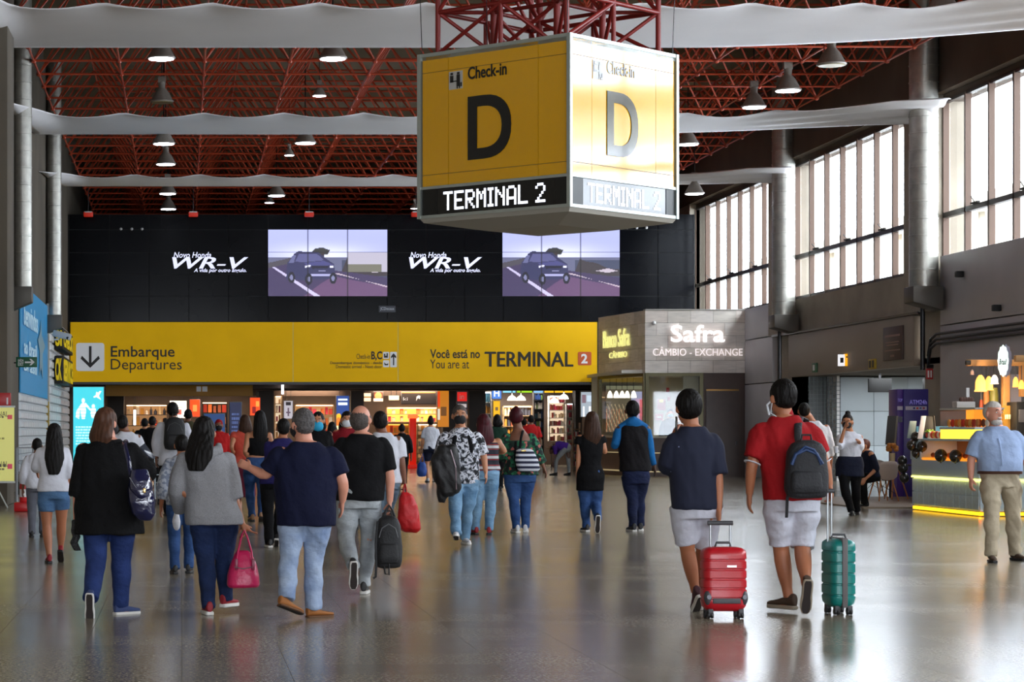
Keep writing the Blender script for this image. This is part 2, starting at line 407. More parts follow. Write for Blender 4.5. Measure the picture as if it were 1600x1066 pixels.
# left wall, near pier
wlm = struct(empty('wall_left', (LX, 50, 0)))
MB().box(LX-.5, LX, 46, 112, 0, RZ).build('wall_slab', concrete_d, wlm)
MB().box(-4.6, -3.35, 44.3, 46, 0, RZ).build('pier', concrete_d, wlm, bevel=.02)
MB().box(-7, -6.6, -14, 44.4, 0, RZ).build('wall_slab', concrete, wlm)
MB().box(-7, -6.6, -36, -14, 5.6, RZ).build('wall_slab', concrete, wlm)  # below it an unseen glazed opening, added for daylight from the left
MB().box(-7, -6.6, -36, -14, 0, .5).build('added_glazing_sill', concrete, wlm)
for i in range(12): MB().box(-6.9, -6.75, -36+i*1.96, -35.9+i*1.96, .5, 5.6).build('mullion', brownal, wlm)
MB().box(-6.9, -6.75, -36, -14, 3.2, 3.35).build('transom', brownal, wlm)
ld = bpy.data.lights.new('side_portal', 'AREA'); ld.shape = 'RECTANGLE'; ld.size = 22; ld.size_y = 5.1
lo = bpy.data.objects.new('side_portal', ld); C.objects.link(lo); lo.location = (-7.4, -25, 3.05); lo.rotation_euler = (PI/2, 0, -PI/2); ld.cycles.is_portal = True
MB().box(-6.6, -4.6, 44.4, 44.8, 0, RZ).build('wall_slab', concrete, wlm)
# end wall behind the viewpoint, its glazing added to light people's backs
wb = struct(empty('wall_back', (6, -36, 0)))
bb = MB(); bb.box(-7, WX+.5, -36.4, -36, 0, .9); bb.box(-7, WX+.5, -36.4, -36, 8.2, RZ)
for i in range(14): x = -7+i*1.95; bb.box(x-.09, x+.09, -36.3, -36.05, .9, 9.3)
bb.box(-7, WX+.5, -36.3, -36.1, 3.4, 3.6); bb.build('added_end_glazing', brownal, wb)
ld = bpy.data.lights.new('end_portal', 'AREA'); ld.shape = 'RECTANGLE'; ld.size = 25; ld.size_y = 8.4
lo = bpy.data.objects.new('end_portal', ld); C.objects.link(lo); lo.location = (5.5, -36.8, 5.1); lo.rotation_euler = (PI/2, 0, 0); ld.cycles.is_portal = True
wf = struct(empty('wall_far', (6, 112, 0)))
MB().box(-7, 22, 112, 112.4, 0, RZ).build('wall_slab', concrete_d, wf)

# ducts down the walls
def duct(x, y, r, ztop, zbot, label, sgn):
    t = empty('air_duct', (x, y, zbot), label, 'duct', 'spiral ducts running down the side walls')
    R = []; z = ztop; 
    while z > zbot:
        for dz, rr in ((0, r), (-.36, r), (-.365, r*1.03), (-.395, r*1.03)):
            R.append([(x+rr*math.cos(2*PI*k/20), y+rr*math.sin(2*PI*k/20), z+dz) for k in range(20)])
        z -= .4
    MB().rings(R).build('duct_tube', galv, t, smooth=True)
    b = MB(); zb = R[-1][0][2]; w = r*1.08
    b.add([(x-w,y-w,zb+.02),(x+w,y-w,zb+.02),(x+w,y+w,zb+.02),(x-w,y+w,zb+.02),(x-w*.2*0-w,y-w,zb-.35 if sgn>0 else zb-.55),(x+w,y-w,zb-.55 if sgn>0 else zb-.35),(x+w,y+w,zb-.55 if sgn>0 else zb-.35),(x-w,y+w,zb-.35 if sgn>0 else zb-.55)],
          [(3,2,1,0),(4,5,6,7),(0,1,5,4),(1,2,6,5),(2,3,7,6),(3,0,4,7)])
    b.build('duct_outlet', M('duct_outlet_grey', (92,88,82), .5, .4), t, bevel=.02)
for x, y, r, zb, lb, sg in ((17.42,54.1,.33,5.05,'tall spiral metal duct on the right wall between the two nearest windows',1),
                    (17.55,67.2,.33,5.15,'tall spiral metal duct on the right wall beside the farthest window',1),
                    (-3.74,54.1,.22,5.0,'metal duct on the left wall above the blue banner',-1),
                    (-3.73,67.2,.22,5.05,'metal duct on the left wall beside the black screen wall',-1)):
    duct(x, y, r, RZ, zb, lb, sg)

# recess with the pale panelled wall on the right
rc = struct(empty('wall_recess', (20, 62, 0)))
pale = M('pale_blue_panel', (186,198,206), .55, var=.05, vs=1)
rb = MB(); rb.box(WX+.01, 24, 68.0, 68.3, 0, 3.1); rb.build('recess_back', M('grey_metal_mesh', (104,108,110), .5), rc)
MB().box(24, 24.3, 52, 68.3, 0, 3.1).build('recess_side', concrete, rc)
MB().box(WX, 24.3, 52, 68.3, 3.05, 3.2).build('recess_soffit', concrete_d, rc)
ld = bpy.data.lights.new('recess_fill_light', 'AREA'); ld.energy = 90; ld.size = 3; ld.color = (.92,.97,1); lo = bpy.data.objects.new('recess_fill_light', ld); C.objects.link(lo); lo.location = (20.6, 63.5, 3.0)  # fill light added to brighten the recess
for i in range(5):
    for j in range(3):
        box('panel', pale, 19.15+i*.98, 20.12+i*.98, 67.0, 67.08, .02+j*1.0, 1.01+j*1.0, rc, bevel=.006)
MB().box(19.05, 19.13, 67.0, 68.0, 0, 3.05).build('panel_edge', white, rc)
g = MB()
for i in range(9): g.tube([(WX+.15+i*.11, 66.6, 0), (WX+.15+i*.11, 66.6, 3.0)], .012, 4)
for i in range(24): g.tube([(WX+.1, 66.6, .1+i*.12), (WX+1.05, 66.6, .1+i*.12)], .008, 4)
tag(g.build('wire_mesh', M('mesh_grey', (120,126,128), .4, .5), rc), kind='stuff')
for x0, lb in ((19.98, 'left dark flat screen hung in the pale panelled recess'), (21.5, 'right dark flat screen hung in the pale panelled recess')):
    t = empty('flat_screen', (x0+.35, 64, 2.3), lb, 'screen')
    xo = 0
    MB().box(x0-.9, x0-.25, 64, 64.07, 2.52, 2.9).build('screen_panel', blackm, t, bevel=.01)
    MB().box(x0-.6, x0-.55, 64.02, 64.06, 2.9, 3.05).build('hanger', steel_d, t)
# ============================================================ lamps, drapes, signs
lampshell = M('lamp_shell', (132,124,116), .5, .2, var=.1, vs=20)
lampglow = M('lamp_glow', (235,240,255), .5, em=20)
lampoff = M('lamp_lens_unlit', (150,140,100), .3)
def make_lamp(lit=True):
    t = empty('pendant_lamp', (0,0,0))
    R = []
    for z, r in ((0,.30),(.03,.31),(.05,.28),(.26,.17),(.34,.11),(.36,.09),(.52,.09)):
        R.append([(r*(1+(.03 if (k % 2 and .04 < z < .3) else 0))*math.cos(2*PI*k/40), r*(1+(.03 if (k % 2 and .04 < z < .3) else 0))*math.sin(2*PI*k/40), z) for k in range(40)])
    MB().rings(R).build('lamp_shade', lampshell, t, smooth=True)
    MB().tube([(0,0,-.012),(0,0,.004)], .27, 24).build('bulb_lens', lampglow if lit else lampoff, t)
    MB().box(-.1,.1,-.07,.07,.5,.66).build('ballast_box', lampshell, t)
    return t
pl = make_lamp(); plo = make_lamp(False)
lamps = [(252,92,50,1.0,1,'first from the left in the nearest gap between fabric strips'),(520,92,49.5,1,1,'second from the left in the nearest gap between fabric strips'),
 (253,160,57.5,.97,0,'unlit, just in front of the second fabric strip'),(499,150,58.5,.6,1,'small, touching the upper edge of the second fabric strip'),
 (1299,102,50,1.05,0,'at right of the yellow cube, highest of its cluster'),(1231,142,54.6,1.03,1,'middle of the cluster at right of the yellow cube'),(1178,168,57.5,1,1,'lowest of the cluster near the second fabric strip'),
 (1473,17,44,1.02,1,'nearest one, at the very top right'),(256,225,61.5,1,1,'left column, second gap'),(477,224,64,1,1,'second gap, right of the left column'),(452,243,66,.5,1,'tiny one in the second gap'),
 (259,257,68.6,1,1,'left column, just above the third fabric strip'),(262,303,77.5,1,1,'left column, third gap'),(432,306,77.8,1,1,'third gap, right of the left column'),(263,327,82.5,.98,1,'left column, touching the top of the black wall'),
 (421,317,84,.6,1,'tiny one in the third gap'),(1075,226,64,1.0,1,'half behind the right edge of the yellow cube'),(1085,303,70,.98,1,'low one at the end of the third fabric strip'),(648,326,80,.5,1,'tiny one at the left lower edge of the yellow cube')]
for i, (px, py, Y, sc, lit, lb) in enumerate(lamps):
    o = (pl if lit else plo) if (i == 0 or i == 2) else dup(pl if lit else plo)
    p = Wp(px, py, Y); o.location = p; o.scale = (sc,)*3
    MB().tube([(0,0,.5),(0,0,(RZ-p.z)/sc)], .016, 6).build('stem', steel_d, o) if 0 else None
    sm_ = bpy.data.meshes.new('stem'); q_ = MB().tube([(0,0,.5),(0,0,(RZ-p.z)/sc)], .016, 6); sm_.from_pydata(q_.v, [], q_.f); sm_.materials.append(steel_d); so_ = bpy.data.objects.new('stem', sm_); C.objects.link(so_); so_.parent = o
    tag(o, ('%s bell pendant lamp, %s' % ('lit' if lit else 'unlit grey', lb)).replace('unlit grey bell pendant lamp, unlit,', 'grey bell pendant lamp, unlit,'), 'lamp', 'bell pendant lamps under the space frame')
# fabric strips
def drape(Yn, Yf, z, label, right=None, left=None):
    nx, ny = 120, 16; xs = np.linspace(0, 1, nx+1); vs = []; X1 = 17.6; X0_ = -3.9
    for j in range(ny+1):
        v = j/ny
        for i in range(nx+1):
            x = X0_+(X1-X0_)*xs[i]; yn, yf, zz = Yn, Yf, z
            r = max(0, (x-13.4)/(X1-13.4)); r = r*r*(3-2*r) if r < 1 else 1
            rl = max(0, (x-10.5)/(X1-10.5)); rl = min(1, rl)**1.6
            yn2 = yn-4.6*r; yf2 = yf-6.6*rl; zn = z-.28*r; zf = z-.62*rl
            l = max(0, 1-(x-X0_)/.9)
            yn2 -= 8*l*l; zn -= .75*l*l
            y = yn2+(yf2-yn2)*v; zz = zn+(zf-zn)*v
            ph = (x-.53)/2.0*PI
            sag = .12*abs(math.sin(ph))*(1-v)**8*(1-.7*r)
            zz += -.07*math.sin(PI*v)*(1-.5*r)-sag+.05*r*math.sin(v*22+x*.7)*(x > 13)
            vs.append((x, y, zz))
    fs = [(j*(nx+1)+i, j*(nx+1)+i+1, (j+1)*(nx+1)+i+1, (j+1)*(nx+1)+i) for j in range(ny) for i in range(nx)]
    o = MB().add(vs, fs).build('ceiling_fabric', fabric_w, None, smooth=True)
    s = o.modifiers.new('thick', 'SOLIDIFY'); s.thickness = .01
    tag(o, label, 'fabric', 'white fabric strips hung across the hall')
    return o
HZ = EH+7.95
for yn, yf, lb in ((29.2, 34.4, None), (42.6, 47.6, 'nearest and widest white fabric strip across the top of the hall'), (57.3, 61.5, 'second white fabric strip, behind the yellow cube sign'), (71.0, 74.5, 'third white fabric strip, above the black screen wall'), (83.5, 88.5, None)):
    if lb: drape(yn, yf, HZ, lb)

# black screen wall and yellow sign board
sw = tag(empty('screen_wall', (7, 80.2, 5)), 'glossy black wall of panels with video screens above the yellow board', 'screen wall')
ZT, ZB = ZZ(335, 80), ZZ(503, 80)
MB().box(-4.2, 17.82, 80.06, 80.5, ZB-1.9, ZT).build('backing', blackm, sw)
cols = [108]+[171+62*k for k in range(8)]+[605+60.5*k for k in range(1, 7)]+[1028, 1085]; cols = sorted(set([c for c in cols]))
rws = [335, 359, 395, 429, 463, 503]
for a, b in zip(cols[:-1], cols[1:]):
    for c, d in zip(rws[:-1], rws[1:]):
        MB().box(XX(a,80)+.012, XX(b,80)-.012, 80.0, 80.05, ZZ(d,80)+.012, ZZ(c,80)-.012).build('wall_tile_panel', black, sw)
def carscene(sh):
    def fn(U, V):
        A = np.zeros(U.shape+(3,)); k = V[..., None]
        A[:] = np.array(lin((148,152,205)))*(1-k)+np.array(lin((172,178,232)))*k
        glow = np.exp(-((U-.45)**2/.15+(V-.62)**2/.02))[..., None]*.35; A[:] += glow
        put(A, (V < .58), (96,98,128)); put(A, (V < .54) & (U > .62), (60,66,92))
        put(A, inpoly(U, V, [(.6,.3),(.66,.56),(.72,.52),(.80,.5),(.9,.42),(1,.4),(1,.3)]), (54,46,52))
        put(A, inpoly(U, V, [(.8,.38),(.9,.42),(.98,.38),(.9,.35)]), (188,176,190))
        put(A, inpoly(U, V, [(0,0),(1,0),(1,.28),(.5,.40),(.15,.52),(0,.50)]), (58,46,84))
        put(A, inpoly(U, V, [(.3,0),(1,0),(1,.14),(.55,.30),(.45,.2)]), (96,66,104))
        put(A, inpoly(U, V, [(0,.475),(.02,.48),(.44,.0),(.385,.0)]), (196,188,224))
        put(A, inpoly(U, V, [(.5,.36),(.6,.34),(1,.13),(1,.155)]), (190,172,186))
        put(A, inpoly(U, V, [(0,.50),(.2,.58),(.2,.50),(.0,.42)]), (70,66,76))
        put(A, inpoly(U, V, [(.36,.66),(.40,.72),(.46,.73),(.52,.69),(.5,.62),(.4,.62)]), (44,44,44)); put(A, (abs(U-.46) < .012) & (V > .5) & (V < .66), (50,40,40))
        d = .0
        put(A, inpoly(U, V, [(.15,.26),(.16,.5),(.22,.64),(.25,.675),(.42,.66),(.49,.56),(.555,.48),(.56,.30),(.53,.26),(.3,.24)]), (44,44,84))
        put(A, inpoly(U, V, [(.225,.52),(.26,.64),(.41,.635),(.47,.54),(.3,.51)]), (84,84,130))
        put(A, inpoly(U, V, [(.17,.5),(.21,.61),(.235,.62),(.215,.5)]), (96,98,140))
        put(A, inpoly(U, V, [(.3,.5),(.47,.53),(.55,.47),(.34,.44)]), (66,66,120))
        put(A, inpoly(U, V, [(.31,.46),(.36,.47),(.35,.44),(.31,.43)]), (225,225,250)); put(A, inpoly(U, V, [(.52,.46),(.55,.46),(.55,.43),(.52,.43)]), (225,225,250))
        put(A, inpoly(U, V, [(.36,.46),(.51,.46),(.5,.42),(.37,.41)]), (24,22,44)); put(A, inpoly(U, V, [(.36,.30),(.54,.30),(.53,.33),(.36,.33)]), (170,170,215))
        put(A, inpoly(U, V, [(.42,.37),(.48,.37),(.48,.39),(.42,.39)]), (150,150,190))
        for cx, cy in ((.195,.28),(.34,.255),(.545,.27)): put(A, ((U-cx)/.03)**2+((V-cy)/.085)**2 < 1, (18,18,34)); put(A, ((U-cx)/.014)**2+((V-cy)/.04)**2 < 1, (120,120,160))
        if sh: put(A, (V > .36) & (V < .66) & (U > .665), (176,172,190)); put(A, (V > .36) & (V < .48) & (U > .665) & (U < .95), (110,108,96))
        for s_ in (1/3, 2/3): A[abs(U-s_) < .005] *= .35
        A[abs(V-.66) < .006] *= .4
        return A
    return fn
scrm = vcmat('screen_picture', em=1.35, rough=.25, base=0)
for a, b, sh in ((419, 605, 1), (785, 968, 0)):
    poster('video_screen', (XX(a,80), 79.995, ZZ(463,80)), (1,0,0), (b-a)/F*80, 104/F*80, 168, 96, carscene(sh), scrm, sw, .02)
led = M('screen_lettering', (196,198,226), .5, em=1.2)
for x in (0, 370):
    k = 1 if x == 0 else .958
    text('Novo Honda', Wp(271+x,403,79.99), (1,0,0), 59*k/F*80, 9/F*80, led, sw, bold=.012, shear=.25)
    text('WR-V', Wp(269+x,420,79.99), (1,0,0), 117*k/F*80, 18/F*80, led, sw, bold=.02, shear=.3)
    text('WR-V', Wp(271+x,420,79.985), (1,0,0), 117*k/F*80, 18/F*80, led, sw, shear=.3)
    text('A vida por outro ângulo.', Wp(303+x-(0 if x == 0 else 1),427,79.99), (1,0,0), 82*k/F*80, 7.5/F*80, led, sw, bold=.02, shear=.25)
MB().box(XX(592,80), XX(618,80), 79.97, 80.0, ZZ(488,80), ZZ(478,80)).build('label_plate', M('label_plate', (44,48,60), .4), sw)
text('JCDecaux', Wp(594,486,79.96), (1,0,0), 22/F*80, 6/F*80, M('pale_lettering', (200,204,215), .5), sw)
for i, px in enumerate((189,206,222)): MB().ell(Wp(px,358,79.97), .05,.04,.05, n=8, m=6).build('indicator', M('small_white_lens', (190,190,190), .3), sw)
for i, px in enumerate((980,995,1010)): MB().ell(Wp(px,356,79.97), .05,.04,.05, n=8, m=6).build('indicator', M('small_white_lens'), sw)
for i, (px, lb) in enumerate(((138,'leftmost small red box lamp above the black screen wall'),(302,'red box lamp above the left advert lettering'),(483,'red box lamp above the left video screen'),(650,'red box lamp just left of the yellow cube underside'))):
    p = Wp(px, 334, 79.0); t = empty('red_box_lamp', p, lb, 'lamp', 'red box lamps on the edge of the screen wall')
    MB().box(p.x-.16,p.x+.16,p.y-.1,p.y+.1,p.z-.11,p.z+.07).build('housing', M('red_housing', (190,40,20), .5, em=.3), t, bevel=.03)
    MB().box(p.x-.13,p.x+.13,p.y-.11,p.y-.1,p.z+.03,p.z+.07).build('lens', M('small_white_lens'), t)
    MB().tube([(p.x,p.y,p.z+.07),(p.x,p.y,RZ-.36)], .012, 5).build('rod', steel_d, t)

yb = tag(empty('departures_board', (6, 79.8, 3.2)), 'long yellow fascia board reading Embarque Departures and Terminal 2', 'sign')
YZ0, YZ1 = ZZ(597,79.6), ZZ(503.5,79.6)
for a, b in ((110,457.4),(458.6,621.4),(622.6,933)):
    MB().box(XX(a,79.6), XX(b,79.6), 79.6, 80.0, YZ0, YZ1).build('board_panel', yellow, yb)
MB().box(XX(110,79.6), XX(935,79.6), 79.62, 80.0, YZ0-.09, YZ0).build('lower_trim', steel_d, yb)
for a in (458, 622): MB().box(XX(a-.6,79.6), XX(a+.6,79.6), 79.61, 80.0, YZ0, YZ1).build('joint', M('joint_cream', (214,196,130), .5), yb)
ink = M('sign_ink', (26,22,18), .5); Y9 = 79.595
def tx(s, x0, x1, yt, yb_, par=None, mat=None, bold=.0, Y=Y9, shear=0): text(s, Wp(x0, yb_, Y), (1,0,0), (x1-x0)/F*Y, (yb_-yt)/F*Y, mat or ink, par or yb, .004, bold, shear)
tx('Embarque', 173, 273, 541, 563, bold=.012); tx('Departures', 173, 284, 561, 583)
tx('Você está no', 672, 750, 546, 560, bold=.02); tx('You are at', 672, 733, 562, 576); tx('TERMINAL', 757, 894.6, 550, 573); tx('TERMINAL', 758.4, 896, 550, 573, Y=Y9-.003); tx('TERMINAL', 757.7, 895.3, 549.6, 572.6, Y=Y9-.006)
tx('Check-in', 557, 578, 553, 561); tx('B,C', 580, 597, 549, 564, bold=.03)
tx('Desembarque doméstico - desde', 516, 597, 565, 570.5, bold=.01); tx('Domestic arrival - Next door', 525, 597, 570.5, 575.5)
def rrect(x0, x1, y0, y1, r, mat, name, par, Y=79.598, th=.006):
    pts = []
    for cx, cy, a0 in ((x1-r,y1-r,90),(x0+r,y1-r,180),(x0+r,y0+r,270),(x1-r,y0+r,0)):   # y is up here
        pass
    P = []
    for cx, cy, a0 in ((x1-r,-(y0+r),0),(x0+r,-(y0+r),90),(x0+r,-(y1-r),180),(x1-r,-(y1-r),270)):
        for k in range(5):
            a = math.radians(a0+k*22.5); P.append(((cx+r*math.cos(a))/F*Y, (cy+r*math.sin(a))/F*Y))
    o = Vector((XX(0,Y), Y, ZZ(0,Y)))
    return MB().plate(P, o, (1,0,0), (0,0,1), th).build(name, mat, par)
def ppoly(pts, mat, name, par, Y, th=.004):
    P = [(x/F*Y, -y/F*Y) for x, y in pts]; a = sum(P[i][0]*P[(i+1)%len(P)][1]-P[(i+1)%len(P)][0]*P[i][1] for i in range(len(P)))
    if a < 0: P.reverse()
    return MB().plate(P, Vector((XX(0,Y), Y, ZZ(0,Y))), (1,0,0), (0,0,1), th).build(name, mat, par)
lw = M('sign_white', (222,224,226), .4, em=.1)
rrect(119,163,536,580,4,lw,'arrow_plate',yb)
ppoly([(139,541),(143,541),(143,567),(154,556),(156,560.5),(141,575),(126,560.5),(128,556),(139,567)], ink, 'down_arrow', yb, 79.59)
rrect(598.5,608,550,561,1.5,lw,'pictogram_plate',yb); rrect(598.5,608,563,574,1.5,lw,'pictogram_plate',yb); rrect(609.5,620,550,574,1.5,lw,'pictogram_plate',yb)
ppoly([(614,571),(616,571),(616,558),(619,560),(619,557),(615,552),(611,557),(611,560),(614,558)], ink, 'up_arrow', yb, 79.59)
ppoly([(600,559),(600,553),(602,553),(602,556),(604,556),(604,552),(606,552),(606,559)], ink, 'pictogram', yb, 79.59); ppoly([(600,566),(603,569),(607,568),(606,571),(601,571)], ink, 'pictogram', yb, 79.59)
rrect(903,924,550,571,2,M('sign_orange', (196,84,30), .5),'number_plate',yb)
tx('2', 908, 918, 553, 568, mat=lw, bold=.03, Y=79.588)

# ------------------------------------------------ yellow cube sign
cube = tag(empty('cube_sign', (5.39, 33.9, 4.55)), 'big yellow hanging cube sign with letter D and Terminal 2 display', 'sign')
D = 32.0; nx_ = XX(890, D); hd = 212/F*D; zt, zb = ZZ(51,D), ZZ(323,D); zl = ZZ(273,D)   # near corner, half diagonal, heights
cn_ = [Vector((nx_,D,0)), Vector((nx_+hd,D+hd,0)), Vector((nx_,D+2*hd,0)), Vector((nx_-hd,D+hd,0))]
ys = M('gloss_sign_yellow', (232,172,0), .09, coat=.35); ys.node_tree.nodes['Principled BSDF'].inputs['Coat Roughness'].default_value = .05
edge = M('sign_edge_aluminium', (176,184,180), .35, .6); gk = M('gloss_black', (12,12,12), .10, coat=.15)
ledoff = M('display_black', (14,14,14), .12); ledon = M('display_led', (235,240,255), .5, em=2.2)
side_len = hd*math.sqrt(2)
corner = MB()
for c in cn_: corner.obox((c.x, c.y, (zt+zb)/2), (.7071,.7071,0), (-.7071,.7071,0), (0,0,1), .03, .03, (zt-zb)/2)
corner.build('corner_post', edge, cube)
fontm = {'T':'11111 00100 00100 00100 00100 00100 00100','E':'11111 10000 10000 11110 10000 10000 11111','R':'11110 10001 10001 11110 10100 10010 10001','M':'10001 11011 10101 10101 10001 10001 10001','I':'111 010 010 010 010 010 111','N':'10001 11001 10101 10011 10001 10001 10001','A':'01110 10001 10001 10001 11111 10001 10001','L':'10000 10000 10000 10000 10000 10000 11111','2':'01110 10001 00001 00010 00100 01000 11111'}
def face(a, b, full):
    u = (b-a).normalized(); nrm = u.cross(Vector((0,0,1))); L = (b-a).length
    def P(s, z, d=0): return a+u*(s*L)+Vector((0,0,z))+nrm*d
    def slab(name, s0, s1, z0, z1, d0, d1, mat):
        c = P((s0+s1)/2, (z0+z1)/2, (d0+d1)/2); return MB().obox(c, u, nrm, (0,0,1), (s1-s0)*L/2, (d1-d0)/2, (z1-z0)/2).build(name, mat, cube)
    H = zt-zb; yt, yl = zt-.05, zl+.02
    vs = [.02,.215,.80,.98]; hz = [yl, yl+.29*.6, zt-.05-.26, yt]
    vs = [.02,.20,.80,.98]; hz = [yl, zl+.19*1.0, yt-.235, yt]
    for i in range(3):
        for j in range(3):
            slab('face_panel', vs[i]+(.0015 if i else 0), vs[i+1]-(.0015 if i < 2 else 0), hz[j]+.004, hz[j+1]-.004, -.03, 0.0, ys)
    slab('face_backing', .01, .99, yl, yt, -.05, -.02, M('face_joint', (120,96,60), .4))
    slab('top_rail', .0, 1, zt-.05, zt, -.04, .02, edge); slab('middle_rail', .0, 1, zl-.02, zl+.02, -.04, .02, edge); slab('bottom_rail', 0, 1, zb, zb+.045, -.04, .02, edge)
    slab('display_panel', .02, .98, zb+.045, zl-.02, -.04, -.005, ledoff)
    slab('display_end', .02, .12, zb+.045, zl-.02, -.005, .002, M('display_end', (12,12,12), .4)); slab('display_end', .90, .98, zb+.045, zl-.02, -.005, .002, M('display_end'))
    if not full: return
    # letter D as a ring-shaped plate
    sw_, hh = .30*L*.98, None; zc0, zc1 = ZZ(0,D)*0+zt-(215-51*0-0)/1e9, 0
    z0 = EH+(VY-246)/F*(D+.9); z1 = EH+(VY-146)/F*(D+.9); s0, s1 = .335*L, .625*L; w = s1-s0; h = z1-z0; st = .062*L
    def dshape(x0, y0, w_, h_, r):
        pts = [(x0,y0)]
        for k in range(17):
            an = -PI/2+PI*k/16; pts.append((x0+w_-r+r*math.copysign(abs(math.cos(an))**.85, math.cos(an)), y0+h_/2+h_/2*math.copysign(abs(math.sin(an))**.85, math.sin(an))))
        pts.append((x0,y0+h_)); return pts
    O = dshape(s0, z0, w, h, w*.62); I = dshape(s0+st, z0+st*.95, w-2*st, h-1.9*st, (w-2*st)*.75); n = len(O); m = MB()
    def q(p, d): return a+u*p[0]+Vector((0,0,p[1]))+nrm*d
    vsx = [q(p,.001) for p in O]+[q(p,.001) for p in I]+[q(p,.012) for p in O]+[q(p,.012) for p in I]; fs = []
    for i in range(n):
        k = (i+1)%n; fs += [(2*n+i,2*n+k,3*n+k,3*n+i),(i,k,2*n+k,2*n+i),(n+k,n+i,3*n+i,3*n+k)]
    m.add(vsx, fs).build('letter_d', gk, cube)
    text('Check-in', P(.335, EH+(VY-119)/F*(D+.9), .002), u, .26*L, .185, gk, cube, .006, .02)
    cz = EH+(VY-131)/F*(D+.9); slab('pictogram_plate', .205, .298, cz, cz+.26, 0, .006, M('pictogram_grey', (190,190,185), .3))
    pk = MB(); dark = gk
    for (sx, hz_, s) in ((.225,.2,.6),(.27,.2,1)):
        c = P(sx, cz+.225, .009); pk.obox(c, u, nrm, (0,0,1), .022, .003, .018); pk.obox(P(sx, cz+.15-.03*(s > .8), .009), u, nrm, (0,0,1), .03, .003, .05+.035*(s > .8))
    pk.obox(P(.24, cz+.115, .009), u, nrm, (0,0,1), .07, .003, .008); pk.obox(P(.263, cz+.04, .009), u, nrm, (0,0,1), .009, .003, .035); pk.obox(P(.278, cz+.04, .009), u, nrm, (0,0,1), .009, .003, .035); pk.obox(P(.29, cz+.06, .009), u, nrm, (0,0,1), .012, .003, .03)
    pk.build('pictogram', gk, cube)
    # dot matrix lettering
    word = 'TERMINAL 2'; tot = sum((len(fontm[c].split()[0]) if c != ' ' else 2)+1 for c in word)-1
    zb0, zb1 = zb+.095, zl-.075; pz = (zb1-zb0)/13.6; ps = (.68*L)/(tot*2); cur = .165*L
    for c in word:
        if c == ' ': cur += ps*2*3; continue
        g_ = fontm[c].split(); m = MB()
        for r in range(7):
            for k, ch in enumerate(g_[r]):
                if ch == '1':
                    for dr in (0,1):
                        for dc in (0,1):
                            p = a+u*(cur+(2*k+dc+.5)*ps)+Vector((0,0,zb1-(2*r+dr+.5)*pz*.97))+nrm*.0; m.obox(p, u, nrm, (0,0,1), ps*.36, .006, pz*.38)
        m.build('display_letter', ledon, cube); cur += ps*2*(len(g_[0])+1)
face(cn_[3], cn_[0], True); face(cn_[0], cn_[1], True); face(cn_[1], cn_[2], False); face(cn_[2], cn_[3], False)
bt = MB(); z = zb-.0
cc = Vector((nx_, D+hd, 0))
R = [[Vector((c.x, c.y, z)) for c in cn_], [cc+(c-cc)*.97+Vector((0,0,z-.06)) for c in cn_], [cc+(c-cc)*.5+Vector((0,0,z-.17)) for c in cn_]]
bt.rings(R).build('underside', M('underside_white', (170,166,156), .6), cube)
tp = MB().rings([[Vector((c.x,c.y,zt-.1)) for c in cn_], [Vector((c.x,c.y,zt-.02)) for c in cn_]]).build('top_cover', edge, cube)
# red lattice mast that carries the cube
mast = tag(empty('lattice_mast', (cc.x, cc.y, zt)), 'red steel lattice carrying the yellow cube sign', 'lattice')
def ringpts(h, z): return [Vector((cc.x, cc.y-h, z)), Vector((cc.x+h, cc.y, z)), Vector((cc.x, cc.y+h, z)), Vector((cc.x-h, cc.y, z))]
lev = [zt+.01, zt+.62, zt+1.9, BZ]
dkred = M('lattice_dark_red', (132,30,24), .45)
def bar(a, b, r=.035): MB().tube([a, b], r, 7).build('lattice_bar', dkred, mast, smooth=True)
outer = 1.62; inner = .8
for k in range(len(lev)-1):
    o0, o1 = ringpts(outer, lev[k]), ringpts(outer, lev[k+1]); i0, i1 = ringpts(inner, lev[k]), ringpts(inner, lev[k+1])
    for j in range(4):
        n2 = (j+1) % 4
        bar(o0[j], o1[j], .04); bar(o1[j], o1[n2]); bar(i0[j], i1[j], .05); bar(i1[j], i1[n2], .03); bar(i0[j], i1[n2], .03)
        mo = (o1[j]+o1[n2])/2; bar(mo, (o0[j]+o0[n2])/2, .035); bar(o1[j], i0[j], .03); bar(mo, i0[j], .03); bar(mo, i0[n2], .03); bar(o0[j], mo, .03); bar(i1[j], o1[j], .03)
for k, (dx, dy) in enumerate(((-1.85,0),(1.85,.1),(0,-1.7),(-1,-.8))):
    MB().tube([(cc.x+dx,cc.y+dy,zt-.05),(cc.x+dx*1.06,cc.y+dy*1.1,BZ)], .006, 4).build('guy_wire', steel_d, mast)
